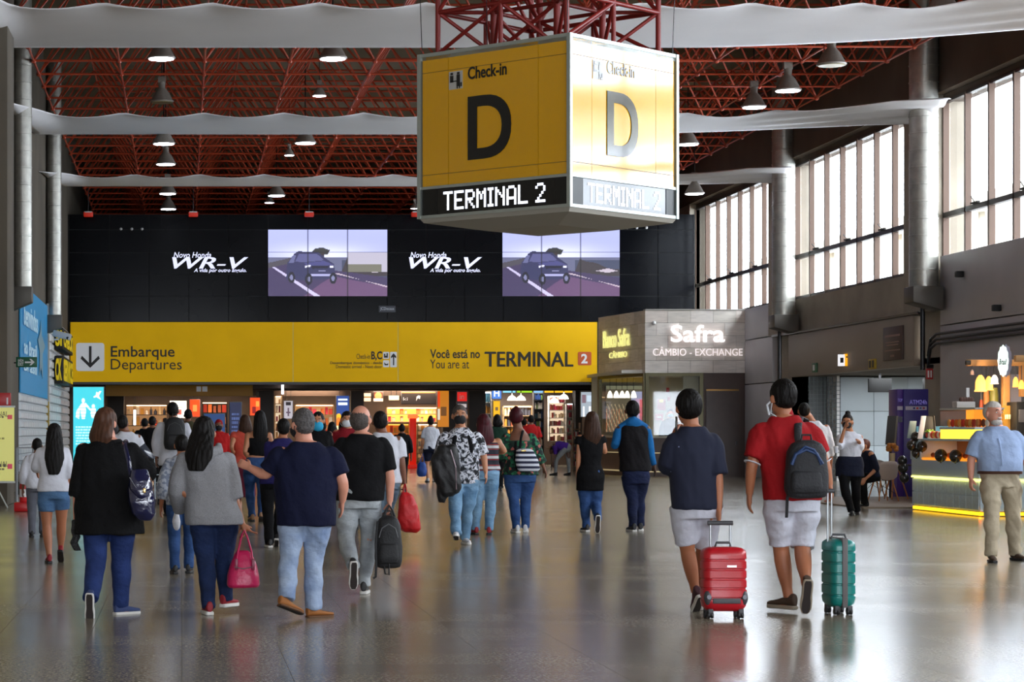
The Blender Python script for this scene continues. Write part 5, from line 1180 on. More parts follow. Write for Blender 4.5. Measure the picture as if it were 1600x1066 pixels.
MB().tube([Wp(590,815,19.85), Wp(587,850,19.8), Wp(588,885,19.8), Wp(587,902,19.8), Wp(583,904,19.8)], .010, 6, flat=.4).build('shoulder_strap', bk1, t, smooth=True); MB().tube([Wp(600,885,19.8), Wp(602,897,19.78), Wp(608,899,19.78), Wp(608,880,19.8)], .008, 6).build('shoulder_strap', bk1, t, smooth=True)
# big backpack on the red polo man's right shoulder
bk2 = M('backpack_dark_grey', (27,28,33), .7, bump=.35, bs=50)
t = backpack('dark backpack with blue piping slung on the shoulder of the man in red', 1260, 17.72, 688, 779, 33, .10, bk2, M('blue_piping', (30,58,104), .6), vox=.012)
MB().tube([Wp(1252,708,17.74), Wp(1247,685,17.80), Wp(1247,664,17.88), Wp(1250,652,18.0), Wp(1258,656,18.12), Wp(1268,690,18.19), Wp(1275,730,18.16)], .03, 10, flat=.4).build('shoulder_strap', bk2, t, smooth=True)
MB().tube([Wp(1234,760,17.75), Wp(1230,780,17.76), Wp(1229,809,17.8)], .012, 6, flat=.4).build('loose_strap', bk2, t, smooth=True)
MB().tube([Wp(1246,708,17.62), Wp(1258,698,17.61), Wp(1272,703,17.62), Wp(1286,725,17.62)], .009, 6).build('piping', M('blue_piping'), t, smooth=True)
t = backpack('black backpack on the back of the man in white long sleeves', 273, 38.72, 652, 703, 17, .12, bk1, vox=.018)
for sx in (-1,1): MB().tube([Wp(272+sx*12,664,38.75), Wp(271+sx*13,654,38.92), Wp(271+sx*14,662,39.1)], .03, 6, flat=.4).build('shoulder_strap', bk1, t, smooth=True)
# striped bag
Yq = 32.1
t = blob_bag('backpack', 'navy and white striped backpack on the woman in floral top', 'backpack', [[p for p in r] for r in srings(823, Yq, [(701,8,.05,-3,0),(704,14,.07,-3,0),(720,18,.09,0,0),(733,18,.09,3,0),(737,14,.07,3,0)])], stripe, .014, .003, (XX(823,Yq),Yq,ZZ(738,Yq)))
MB().box(XX(816,Yq)-.03,XX(816,Yq)+.04,Yq-.1,Yq-.085,ZZ(706,Yq),ZZ(703,Yq)).build('clasp', M('clasp_gold'), t, bevel=.005)
MB().tube([Wp(812,703,Yq), Wp(814,685,Yq+.02), Wp(817,673,Yq+.2), Wp(818,674,Yq+.35)], .018, 6, flat=.4).build('strap', blk, t, smooth=True); MB().tube([Wp(808,735,Yq+.02), Wp(805,715,Yq+.08), Wp(806,690,Yq+.12)], .018, 6).build('strap', blk, t, smooth=True)
# red drawstring bag
Yq = 27.8
t = blob_bag('drawstring_bag', 'red soft drawstring bag held by the man in white t-shirt', 'bag', srings(639, Yq, [(768,4,.03,-7,0),(774,9,.06,-4,0),(790,15,.09,-2,0),(812,18,.11,0,0),(826,16,.10,2,0),(832,9,.06,2,0)]), M('red_nylon', (190,14,24), .5, bump=.4, bs=25), .012, .012, (XX(639,Yq),Yq,ZZ(832,Yq)), 2)
MB().tube([Wp(631,775,Yq), Wp(631,762,Yq+.05), Wp(633,756,Yq+.15), Wp(636,772,Yq+.05)], .008, 6).build('cord', M('red_nylon'), t, smooth=True)
# jacket over the arm
Yq = 28.55
t = empty('jacket', (XX(697,Yq), Yq, ZZ(785,Yq)), 'black padded jacket hanging over the arm of the man in camouflage', 'jacket'); m = MB()
m.rings(srings(697, Yq, [(694,8,.06,2,0),(698,15,.10,0,0),(712,21,.13,0,0),(735,23,.13,-1,0),(755,21,.12,3,0),(770,15,.10,5,0),(776,6,.06,6,0)])); m.rings(srings(689, Yq, [(750,9,.07,0,0),(768,7,.06,0,0),(783,6,.05,1,0),(787,4,.04,1,0)]))
m.build('padded_shell', M('black_padded_nylon', (20,20,23), .55, bump=.3, bs=30), t, remesh=.013, sm=3, post=fold(.018, 26, seed=5))
MB().tube([Wp(704,703,Yq-.12), Wp(712,730,Yq-.14), Wp(713,765,Yq-.11)], .007, 5).build('zip', M('zip_silver'), t)
# small bags
t = blob_bag('plastic_bag', 'white plastic bag hanging low left of the woman in grey', 'bag', srings(276, 18.6, [(795,2,.02,0,0),(802,4,.03,0,0),(815,6,.04,0,0),(825,5,.04,0,0),(829,2,.02,0,0)]), M('white_plastic', (214,214,220), .4, bump=.4, bs=30), .01, .006, (XX(276,18.6),18.6,ZZ(829,18.6)))
MB().tube([Wp(275,800,18.6), Wp(279,790,18.4), Wp(281,796,18.25)], .006, 5).build('handle', M('white_plastic'), t)
t = blob_bag('duffel_bag', 'blue duffel bag in the hand of the far woman in white', 'bag', srings(659, 64.8, [(722,4,.1,0,0),(726,7,.14,0,0),(737,8,.18,0,0),(745,6,.15,0,0)]), M('blue_nylon', (20,62,138), .6), .03, .01, (XX(659,64.8),64.8,ZZ(745,64.8)))
MB().tube([Wp(656,724,64.8), Wp(661,708,64.9), Wp(663,724,64.8)], .02, 5).build('handle', M('blue_nylon'), t)
t = blob_bag('handbag', 'black handbag beside the short man in navy shirt', 'bag', srings(424, 36.4, [(735,7,.06,0,0),(742,9,.08,0,0),(760,10,.09,0,0),(764,8,.07,0,0)]), M('maroon_leather', (74,20,40), .5), .02, .004, (XX(424,36.4),36.4,ZZ(764,36.4)))
t['label'] = 'small maroon handbag between the long-haired woman in jeans and the man in navy'
MB().tube([Wp(418,738,36.4), Wp(422,718,36.5), Wp(427,718,36.5), Wp(430,738,36.4)], .012, 5).build('handle', M('maroon_leather'), t)
# phones and cup
tag(MB().obox(Wp(229,708,18.08), (.8,0,.6), (0,1,0), (-.6,0,.8), .035, .005, .07).build('phone', M('phone_glass', (60,66,80), .1, em=.0), None, bevel=.004), 'smartphone held up by the woman in black cardigan', 'phone')
tag(MB().obox(Wp(1057,665,18.2), (.3,.9,0), (1,-.3,0), (0,0,1), .035, .006, .07).build('phone', M('phone_black', (20,20,22), .2), None, bevel=.004), 'black phone at the ear of the teenager in navy', 'phone')
t = empty('paper_cup', Wp(1306,708,38.95), 'white paper cup held by the waitress', 'cup'); c = Wp(1306,708,38.95); MB().tube([c, c+UP*.1], [.03,.04], 14).build('cup_body', whitec, t); MB().tube([c+UP*.1, c+UP*.115], [.042,.036], 14).build('lid', M('lid_white', (220,220,220), .4), t)
# ============================================================ shop passage under the yellow board
shopc = M('shop_ceiling', (58,48,42), .7); darkw = M('dark_pillar', (36,32,32), .5); brownw = M('brown_shopfront', (66,48,38), .5, var=.15, vs=2)
woodl = M('light_shelf_wood', (150,120,86), .6, var=.15, vs=3)
def em(name, rgb, s): return M(name, rgb, .5, em=s)
warm = em('warm_light_panel', (255,214,160), 4.0); cold = em('cool_light_panel', (235,242,255), 4.0); amber = em('amber_light_panel', (255,170,70), 2.4)
pc = struct(empty('trim_2', (7, 90, 3.3)))
MB().box(-3.96, 17.95, 80.5, 111.8, 3.34, 3.6).build('passage_ceiling', shopc, pc)
for y in (84.5, 89.5): MB().box(-3.96, 17.95, y, y+.35, 3.02, 3.34).build('ceiling_beam', brownw, pc)
def pbox(name, mat, x0, x1, y0, y1, Y, parent, th=.1, bevel=0): return MB().box(XX(x0,Y), XX(x1,Y), Y, Y+th, ZZ(y1,Y), ZZ(y0,Y)).build(name, mat, parent, bevel=bevel)
SF = 97.0
ws = struct(empty('wall_shops', (7, SF+2.6, 0)))
MB().box(-3.96, 17.95, SF+2.4, SF+2.6, 0, 3.34).build('back_wall', M('shop_back_wall', (66,50,40), .7, var=.2, vs=1.5), ws)
for a, b in ((168,194),(400,427),(547,567),(690,712),(731,756),(896,906),(928,940)):
    MB().box(XX(a,SF), XX(b,SF), SF-.5, SF+.3, 0, 3.34).build('pillar', darkw, ws)
for a, b in ((194,400),(427,547),(567,690)):
    MB().box(XX(a,SF), XX(b,SF), SF-.1, SF+.15, 2.93, 3.34).build('fascia', brownw, ws)
# second yellow soffit board
t = tag(empty('soffit_board', (XX(280,84), 84, 2.75)), 'dark yellow board under the ceiling of the shop passage, left side', 'sign')
pbox('board_panel', M('soffit_yellow', (176,122,0), .5, em=.02), 165, 395, 602, 619, 84, t, .2)
for a in (170, 280, 390): MB().box(XX(a,84), XX(a,84)+.05, 84.05, 84.1, 3.1, 3.34).build('hanger', steel_d, t)
for a, b in ((307,314),(316,324)): pbox('pictogram_plate', lw, a, b, 604, 612, 83.97, t, .03)
pbox('white_light', cold, 440, 443.5, 593, 616, 84.2, tag(empty('small_light_sign', Wp(442,616,84.2)), 'narrow white light sign under the passage ceiling', 'sign'), .1)
ORD = ['first','second','third','fourth','fifth','sixth','seventh','eighth','ninth','tenth','eleventh','twelfth','thirteenth','fourteenth','fifteenth']
CN = ['red','beige','cream','dark grey','ochre','crimson','teal','olive','orange','brown','pink','deep blue']
dl = [(268,607),(300,605),(372,603),(386,603),(640,601),(586,601),(492,604),(545,602)]
for i, (px, py) in enumerate(dl):
    Y = 86+(i % 3)*3; p = Vector((XX(px,Y), Y, 3.34)); o = tag(MB().tube([p-UP*.03, p], .11, 16).build('downlight', warm, None), 'round passage downlight, %s from the left' % ORD[[4,3,5,2,0,1,6,7][i]*0+sorted(d_[0] for d_ in dl).index(px)], 'lamp', 'downlights of the shop passage')
for i, (px, py) in enumerate(((470,0),(500,0),(610,0),(655,0),(770,0),(830,0),(240,0),(340,0))):
    ld = bpy.data.lights.new('shop_light', 'AREA'); ld.energy = 95; ld.size = 1.5; ld.color = (1,.80,.58) if px < 750 else (1,.93,.82); lo = bpy.data.objects.new('shop_light', ld); C.objects.link(lo); lo.location = (XX(px,SF), SF-.4+(.9 if px > 750 else .5), 3.3)
# products
prod_cols = [(190,60,40),(220,190,150),(235,225,215),(60,60,70),(200,140,50),(150,40,60),(60,100,120),(120,150,70),(230,120,60),(170,90,60),(210,60,90),(40,70,130)]
def proto_box(c, i):
    return MB().box(-.5,.5,-.5,.5,0,1).build('product_box', M('carton_%d' % i, c, .5), None, origin=False, bevel=.04, seg=1)
def proto_bottle(c, i):
    return MB().tube([(0,0,0),(0,0,.02),(0,0,.6),(0,0,.72),(0,0,.78),(0,0,.98),(0,0,1)], [.45,.5,.5,.3,.17,.17,.15], 10).build('bottle', M('bottle_%d' % i, c, .25), None, origin=False, smooth=True)
PB = [proto_box(c, i) for i, c in enumerate(prod_cols)]; PT = [proto_bottle(c, i) for i, c in enumerate(prod_cols[:8])]
nprod = [0]
def shelf(name, label, x0, x1, y0, y1, Y, cols, rows, group, plabel, idx, back=None, carc=None, kind='box', d=.4, cat='shelf', fill=.9, light=None):
    X0, X1, Z0, Z1 = XX(x0,Y), XX(x1,Y), max(0, ZZ(y1,Y)), ZZ(y0,Y)
    t = tag(empty(name, ((X0+X1)/2, Y+d/2, Z0)), label, cat); cm = carc or woodl
    MB().box(X0, X1, Y+d-.03, Y+d, Z0, Z1).build('back_panel', back or cm, t)
    for x in (X0, X1-.04): MB().box(x, x+.04, Y, Y+d, Z0, Z1).build('side_panel', cm, t)
    h = (Z1-Z0)/rows
    for r in range(rows+1): MB().box(X0, X1, Y, Y+d, min(Z0+r*h, Z1-.03), min(Z0+r*h, Z1-.03)+.03).build('shelf_board', cm, t)
    if light: MB().box(X0+.05, X1-.05, Y+.02, Y+.08, Z1-.07, Z1-.03).build('light_strip', light, t)
    w = (X1-X0-.1)/cols
    for r in range(rows):
        for c in range(cols):
            if random.random() > fill: continue
            ki = random.choice(idx); src = ([(PT if kind == 'bottle' and random.random() < .7 else PB)[ki % 8] if kind == 'bottle' else PB[ki]])[0]; ki = ki % 8 if kind == 'bottle' else ki
            o = src.copy(); C.objects.link(o); ww = w*random.uniform(.6,.88); hh = (h-.05)*random.uniform(.55,.9)
            o.scale = (ww, min(.22, ww*1.1) if kind != 'book' else .2, hh); o.location = (X0+.05+(c+.5)*w, Y+d*.4, Z0+r*h+.031); o.rotation_euler.z = random.uniform(-.06,.06) if kind != 'book' else 0
            o.name = {'box':'product_box','bottle':'bottle','book':'book'}[kind]; tag(o, '%s %s, %s place on the %s row up of the %s' % (CN[ki], plabel[0], ORD[c], ORD[r], plabel[1]), {'box':'box','bottle':'bottle','book':'book'}[kind], group); nprod[0] += 1
wb_ = M('white_shelf', (205,200,192), .5)
shelf('display_shelf', 'lit display shelf far left in the passage, cream goods', 196, 262, 632, 700, SF+.6, 9, 4, 'goods on the far left shelf', ('package','far-left lit shelf'), [1,2,3,4,8], back=em('shelf_backlight', (200,150,100), .5), carc=brownw, kind='bottle', light=warm)
shelf('display_shelf', 'dark shelf of orange and brown goods right of the white panel', 315, 356, 628, 700, SF+.6, 5, 4, 'goods on the dark shelf', ('package','dark shelf behind blue panels'), [0,4,8,9], back=darkw, carc=darkw, light=warm)
shelf('display_shelf', 'narrow bright shelf between two dark pillars', 429, 441, 618, 700, SF+.5, 2, 6, 'goods on the narrow shelf', ('package','narrow bright shelf'), [1,2,4,5], back=em('shelf_backlight_white', (230,210,180), .9), light=warm)
shelf('display_shelf', 'wide warm-lit shop shelf with pink and orange goods', 461, 522, 632, 700, SF+.6, 9, 4, 'goods on the wide warm shelf', ('package','wide warm shelf'), [0,1,2,5,8,10], back=em('shelf_backlight', (200,150,100), .5), light=warm)
shelf('display_shelf', 'shelf of pale pink and orange sweets in the middle shop', 604, 684, 636, 660, SF+1.2, 12, 2, 'sweets in the middle shop', ('sweet package','amber sweets shelf'), [1,2,8,10], back=amber, light=warm)
shelf('display_shelf', 'shelf of red and orange goods left of the red column', 596, 640, 662, 722, SF+.2, 7, 4, 'red goods left of the red column', ('package','shelf left of red column'), [0,4,8], back=em('shelf_backlight_amber', (220,120,40), .5), light=amber)
shelf('display_shelf', 'shelf of cream goods right of the red column', 652, 684, 662, 722, SF+.2, 6, 5, 'cream goods right of the red column', ('package','shelf right of red column'), [1,2,4], back=em('shelf_backlight', (200,150,100), .5), light=warm)
shelf('book_shelf', 'narrow bookshelf at the left edge of the bookshop', 757, 768, 612, 700, SF, 2, 5, 'books at the left edge of the bookshop', ('book','narrow left bookshelf'), [7,4,6], back=wb_, carc=wb_, kind='book', light=cold)
shelf('book_shelf', 'dark bookshelf of pale books in the middle of the bookshop', 834, 850, 612, 712, SF, 5, 7, 'books on the dark middle shelf', ('book','dark bookshelf'), [2,6,11,7], back=darkw, carc=darkw, kind='book', light=cold)
shelf('book_shelf', 'broad white bookshelf on the right side of the bookshop', 858, 884, 618, 690, SF+.3, 8, 6, 'books on the broad white shelf', ('book','broad white bookshelf'), [0,2,5,1,9,10], back=em('shelf_backlight_white', (230,210,180), .9), carc=wb_, kind='book', light=cold)
shelf('book_shelf', 'red and white magazine rack beside the grey column', 885, 896, 630, 700, SF-.1, 3, 6, 'magazines beside the grey column', ('magazine','magazine rack'), [0,2,5,10], back=wb_, carc=wb_, kind='book', light=cold)
shelf('book_shelf', 'wooden slat shelf behind the visitors in the bookshop', 786, 832, 634, 700, SF+1.2, 8, 4, 'goods on the wooden bookshop shelf', ('package','wooden bookshop shelf'), [1,9,4,3], back=woodl, kind='box', light=warm)
# lit posters and totems
def lightbox(name, label, x0, x1, y0, y1, Y, fn, emv=1.6, cat='sign', nx=24, nz=36, leg=False, th=.08):
    t = tag(empty(name, (XX((x0+x1)/2,Y), Y, 0 if leg else ZZ(y1,Y))), label, cat)
    MB().box(XX(x0,Y), XX(x1,Y), Y+.01, Y+.01+th, 0 if leg else ZZ(y1,Y), ZZ(y0,Y)).build('casing', M('casing_grey', (90,92,96), .5), t, bevel=.01)
    if not leg and Y > 84:
        for a in (x0+(x1-x0)*.25, x0+(x1-x0)*.75): MB().tube([V3(XX(a,Y), Y+.05, ZZ(y0,Y)-.02), V3(XX(a,Y), Y+.05, 3.34)], .012, 5).build('hanger', steel_d, t)
    poster('printed_panel', (XX(x0,Y)+.02, Y, ZZ(y1,Y)+.02), (1,0,0), XX(x1,Y)-XX(x0,Y)-.04, ZZ(y0,Y)-ZZ(y1,Y)-.04, nx, nz, fn, vcmat(name+'_print', em=emv, rough=.4), t, .012)
    return t
def flat(rgb, *bands):
    def fn(U, V):
        A = np.zeros(U.shape+(3,)); A[:] = lin(rgb)
        for (u0,u1,v0,v1,c) in bands: put(A, (U > u0) & (U < u1) & (V > v0) & (V < v1), c)
        return A
    return fn
lightbox('light_poster', 'white glowing poster in the left shop', 265, 292, 626, 654, SF-.2, flat((255,240,225), (.3,.7,.2,.5,(150,70,60)), (.2,.8,.6,.66,(190,150,120))), 2.4)
lightbox('light_poster', 'orange-red glowing poster right of the white one', 296, 313, 624, 652, SF-.2, flat((225,60,20), (.3,.7,.3,.7,(240,120,60))), 1.6)
lightbox('light_poster', 'orange-red glowing screen left of the black-haired woman', 390, 407, 621, 650, SF-.9, flat((235,70,25), (.2,.6,.1,.5,(120,20,20)), (.6,.9,.5,.8,(250,140,60))), 1.5)
lightbox('tube_light', 'upright white tube light at the far left shop', 208, 213, 640, 665, SF-.1, flat((255,255,255)), 4, 'lamp', 2, 2)
def lines(bg, fg, rows, v0=.1, v1=.8, u0=.15, u1=.85, top=None):
    def fn(U, V):
        A = np.zeros(U.shape+(3,)); A[:] = lin(bg); k = ((V-v0)/(v1-v0)*rows); m = (V > v0) & (V < v1) & (U > u0) & (U < u1-.18*np.sin(np.floor(k)*2.3)**2) & ((k % 1) > .45)
        m &= (np.sin(U*90+np.floor(k)*5)+np.sin(U*57+np.floor(k)) > -.9); put(A, m, fg)
        if top: put(A, (V > top[0]) & (V < top[1]), top[2])
        return A
    return fn
lightbox('totem_sign', 'tall navy information totem right of the blue panel', 358, 378, 628, 714, 68, lines((20,26,70),(90,110,170),9), .35, nx=30, nz=80, leg=True)
lightbox('totem_sign', 'mid blue panel stand left of the navy totem', 318, 352, 646, 722, 66, lines((24,70,130),(60,110,170),5), .35, nx=30, nz=50, leg=True)
lightbox('light_poster', 'small dark poster with a white figure beside the narrow shelf', 443, 458, 626, 655, SF-.6, flat((190,186,196), (.2,.8,.75,.95,(40,34,38)), (.4,.6,.15,.6,(90,70,90)), (.25,.75,.3,.4,(90,70,90))), .9)
def banner(U, V):
    A = np.zeros(U.shape+(3,)); A[:] = lin((36,60,120)); w = .42+.06*np.sin(U*9); put(A, V < w, (240,170,40)); put(A, (V < w-.12), (225,110,40)); put(A, (V > .72) & (V < .80) & (U > .12) & (U < .88), (200,210,235)); put(A, (V > .86) & (V < .92) & (U > .12) & (U < .88), (200,210,235)); put(A, V < .12, (236,214,160)); return A
lightbox('light_poster', 'glowing banner, blue above and orange below', 525, 546, 618, 672, SF-.6, banner, 1.6)
lightbox('light_sign', 'cream lit sign left of the round red one', 568, 580, 614, 628, SF-.3, flat((240,210,160), (0,1,.45,.6,(120,70,40))), 1.8)
def redball(U, V):
    A = np.zeros(U.shape+(3,)); A[:] = lin((90,50,36)); put(A, ((U-.5)**2+(V-.6)**2 < .14), (255,120,70)); put(A, (V < .3), (250,225,200)); return A
lightbox('light_sign', 'sign with a glowing red ball above a white band', 583, 599, 612, 628, SF-.3, redball, 2.0)
lightbox('light_sign', 'warm white lit strip sign over the middle shop entrance', 607, 624, 618, 626, SF-.3, flat((240,215,170)), 1.8)
t = lightbox('shop_sign', 'dark shop board with a small white bird mark', 627, 681, 612, 632, SF-.3, flat((48,40,38), (0,1,.93,1,(190,130,60))), .5)
ppoly([(650,627),(653,622),(656,624),(657,619),(654,618),(651,620)], lw, 'bird_mark', t, SF-.32); text('ki', Wp(630,626,SF-.31), (1,0,0), 7/F*SF, 5/F*SF, M('pale_lettering'), t)
lightbox('shop_sign', 'amber column panel with a red strip beside the middle shop', 683, 702, 610, 668, SF-.7, flat((196,120,30), (.0,.22,.55,.98,(235,70,20)), (.3,.8,.3,.55,(110,70,30)), (.02,.2,.2,.5,(230,220,200))), .9)
t = lightbox('shop_sign', 'red lit sign over posters on the dark pillar', 713, 731, 611, 652, SF-.9, flat((44,38,42), (.05,.95,.62,.97,(205,36,30)), (.1,.9,.35,.5,(190,180,180)), (.1,.9,.05,.28,(190,90,60))), 1.0)
text('in', Wp(718,624,SF-.93), (1,0,0), 7/F*SF, 8/F*SF, lw, t)
# red column and its base, front of the middle shop
t = tag(empty('column_stand', (XX(646,90), 90, 0)), 'bright red glowing column stand in the middle shop', 'stand')
m = MB(); Y = 90; xa, xb = XX(640.5,Y), XX(650.5,Y); m.box(xa, xb, Y, Y+.3, .12, ZZ(652,Y)).build('column', M('red_glow', (235,36,14), .4, em=.4), t, bevel=.02); MB().box(xa-.35, xb+.45, Y-.3, Y+.6, 0, .14).build('base', M('red_glow'), t, bevel=.02); MB().box(xa-.06, xb+.06, Y-.03, Y+.33, ZZ(654,Y), ZZ(648,Y)).build('cap', M('orange_glow', (255,110,50), .4, em=1.5), t, bevel=.02)
t = tag(empty('display_rack', (XX(635,91), 91, 0)), 'amber display rack beside the red column', 'rack'); Y = 91
for a in (629, 638.5): pbox('post', M('amber_metal', (226,150,40), .4, em=.3), a, a+1.6, 664, 731.2, Y, t, .08)
for z in (.25,.7,1.15,1.6): MB().box(XX(629,Y), XX(640,Y), Y, Y+.35, z, z+.04).build('tray', M('amber_metal'), t)
# bookshop fittings
for i, (a, b, c, rgb, l) in enumerate(((785,806,607,(120,190,215),'pale blue'),(807,832,607,(140,190,40),'lime green'),(833,849,607,(120,170,210),'light blue'),(850,895,605,(225,170,30),'golden yellow'))):
    lightbox('light_sign', l+' strip of the bookshop fascia', a, b, c, 614.5, SF-.5, flat(rgb), 1.5, nx=3, nz=3)
t = lightbox('light_sign', 'glowing blue square sign with white strokes at the bookshop', 768, 784, 604.5, 624, SF-1.2, flat((70,110,180), (.2,.32,.2,.8,(230,240,255)), (.68,.8,.2,.8,(230,240,255)), (.3,.7,.45,.56,(230,240,255))), 1.8)
lightbox('light_sign', 'yellow hanging banner under the blue square sign', 770, 782, 626, 652, SF-1.0, flat((226,170,30), (.3,.7,.4,.6,(110,90,60))), 1.2)
lightbox('light_sign', 'lime green sign board right of the bookshop', 907, 927, 602, 611, SF-1.5, flat((140,200,40)), 1.5, nx=3, nz=3)
lightbox('display_window', 'pale display window under the lime green sign', 907, 927, 612, 652, SF-1.3, flat((140,150,160), (.15,.28,.0,.42,(255,255,255)), (.68,.82,.0,.42,(255,255,255)), (.1,.4,.55,.9,(110,90,100)), (.5,.9,.6,.85,(170,186,200))), 1.5, 'window')
def bell(px, py, wpx, Y, lb):
    p = Wp(px, py, Y); r = wpx/2/F*Y; t = tag(empty('bell_lamp', p), lb, 'lamp', 'white bell lamps of the bookshop')
    MB().rings([[p+V3(r*q*math.cos(2*PI*k/20), r*q*math.sin(2*PI*k/20), z*r) for k in range(20)] for z, q in ((0,1),(.25,.98),(.7,.75),(1.0,.35),(1.1,.12),(1.5,.1))]).build('lamp_shade', M('lamp_shade_glow', (255,244,225), .4, em=2.6), t, smooth=True)
    MB().tube([p+UP*1.4*r, V3(p.x, p.y, 3.34)], .02, 6).build('stem', steel_d, t)
for px, py, lb in ((800,626,'white bell lamp, leftmost in the bookshop'),(814,626,'white bell lamp, second from the left in the bookshop'),(866,630,'white bell lamp, lower one before the broad white bookshelf'),(881,624,'white bell lamp, rightmost and highest in the bookshop')): bell(px, py, 15, SF-2.5, lb)
t = tag(empty('display_table', (XX(878,88), 88, 0)), 'low display table stacked with books before the bookshop', 'table'); Y = 88
MB().box(XX(860,Y), XX(900,Y), Y, Y+1.0, .78, .84).build('table_top', woodl, t, bevel=.01)
for a in (861, 898): MB().box(XX(a,Y), XX(a+1.2,Y), Y+.02, Y+.06, 0, .78).build('leg', darkw, t)
for k in range(10):
    o = PB[[0,2,5,8,10][k % 5]].copy(); C.objects.link(o); o.name = 'book'; o.scale = (.085,.25,.03+.03*(k % 3)*2); o.location = (XX(863+k*3.6,Y), Y+.3, .841); tag(o, '%s book lying on the low display table, %s from the left' % (['red','cream','crimson','orange','pink'][k % 5], ORD[k]), 'book', 'books on the low display table')
t = tag(empty('crate_stack', (XX(901,84), 84, 0)), 'tall rack of small pale goods left of the girl with long hair', 'rack'); Y = 84
for k in range(6): MB().box(XX(896,Y), XX(908,Y), Y, Y+.4, .15+k*.27, .18+k*.27).build('tray', woodl, t)
for a in (896, 907): MB().box(XX(a,Y), XX(a+1,Y), Y, Y+.4, 0, 1.75).build('side_panel', brownw, t)
for k in range(5):
    for c in range(4):
        o = PB[[0,2,5,3][(k+c) % 4]].copy(); C.objects.link(o); o.name = 'product_box'; o.scale = (.055,.2,.16); o.location = (XX(898,Y)+c*.07, Y+.2, .181+k*.27); tag(o, '%s package, %s along the %s tray up of the tray rack' % (CN[[0,2,5,3][(k+c) % 4]], ORD[c], ORD[k]), 'box', 'packages on the tray rack')

# luggage trolley near the backpack man
t = tag(empty('luggage_trolley', (XX(247,44), 44, 0)), 'grey metal luggage trolley left of the backpack man', 'trolley'); Y = 44; tm = M('trolley_metal', (150,160,165), .35, .7)
for a in (242, 252): MB().tube([Wp(a,700,Y), Wp(a,735,Y), V3(XX(a,Y), Y, .15), V3(XX(a,Y), Y+.9, .12)], .018, 6).build('side_frame', tm, t, smooth=True)
MB().tube([Wp(242,700,Y), Wp(243,690,Y-.05), Wp(251,690,Y-.05), Wp(252,700,Y)], .02, 6).build('push_handle', blackm, t, smooth=True)
for k in range(5): MB().tube([V3(XX(242,Y), Y+.02+k*.001, .3+k*.15), V3(XX(252,Y), Y+.02, .3+k*.15)], .01, 5).build('cross_wire', tm, t)
for a, dy in ((242,0),(252,0),(247,.85)): m = MB(); wheel(m, (XX(a,Y), Y+dy, .06), .06, .02); m.build('wheel', M('wheel_black'), t, smooth=True)
for o in PB+PT: bpy.data.objects.remove(o)

# ============================================================ exchange booth
bt = tag(empty('exchange_booth', (16, 75, 0)), 'stone-clad exchange booth with white lettering, counter and brown door', 'booth')
BY = 73.0; A_ = Vector((XX(1008,BY), BY, 0)); B_ = Vector((WX-.03, BY, 0)); L_ = Vector((XX(935,77.6), 77.6, 0))
bz0, bz1 = ZZ(583,BY), ZZ(485,BY)
stone = [M('booth_stone_%d' % i, c, .45, var=.12, vs=2.5, stretch=(1,1,7), bump=.1, bs=20) for i, c in enumerate(((216,208,200),(204,196,186),(224,216,208),(210,198,188)))]
def cladding(a, b, z0, z1, rows, wid):
    u = (b-a).normalized(); n = u.cross(UP); L = (b-a).length; h = (z1-z0)/rows
    for r in range(rows):
        s = -wid*(.5 if r % 2 else 0)
        while s < L:
            s0, s1 = max(0, s), min(L, s+wid)
            if s1-s0 > .05: MB().obox(a+u*(s0+s1)/2+UP*(z0+(r+.5)*h)-n*(-.0+.03)+n*.0, u, n, UP, (s1-s0)/2-.004, .03+random.uniform(0,.003), h/2-.004).build('stone_tile', random.choice(stone), bt)
            s += wid
    MB().obox(a+u*L/2+UP*(z0+z1)/2-n*.14, u, n, UP, L/2, .1, (z1-z0)/2-.01).build('fascia_core', concrete_d, bt)
cladding(A_, B_, bz0, bz1, 5, .72); cladding(L_, A_, bz0, bz1, 5, .72)
MB().box(A_.x, B_.x, BY-.03, BY+.3, bz1, bz1+.04).build('cornice', M('cornice_grey', (150,146,140), .6), bt)
litw = M('letter_white_lit', (250,246,250), .4, em=1.1); litb = M('letter_backlit', (225,215,215), .4, em=.9); lity = M('letter_yellow_lit', (240,236,150), .4, em=.8)
text('Safra', Wp(1048,535,BY-.05), (1,0,0), 84/F*BY, 27/F*BY, litw, bt, .05, .012)
text('CÂMBIO - EXCHANGE', Wp(1020,556,BY-.05), (1,0,0), 140/F*BY, 14/F*BY, litb, bt, .03, .004)
u2 = (A_-L_).normalized(); n2 = u2.cross(UP); LL = (A_-L_).length
text('Banco Safra', L_+u2*LL*.14+UP*ZZ(543,76)+n2*.03, u2, LL*.56, .58, lity, bt, .04, .0); text('CÂMBIO', L_+u2*LL*.27+UP*ZZ(560,76)+n2*.03, u2, LL*.38, .24, lity, bt, .03, .0)
MB().ell(Wp(1022,505,BY-.05), .07,.07,.07).build('dome_camera', white, bt, smooth=True)
cream = M('booth_cream_wall', (180,172,146), .7); frame_o = M('booth_bronze_frame', (84,78,50), .4, .4); cbr = M('counter_brown', (66,46,38), .5, var=.1, vs=3); ledge = em('counter_light_line', (220,200,150), .35)
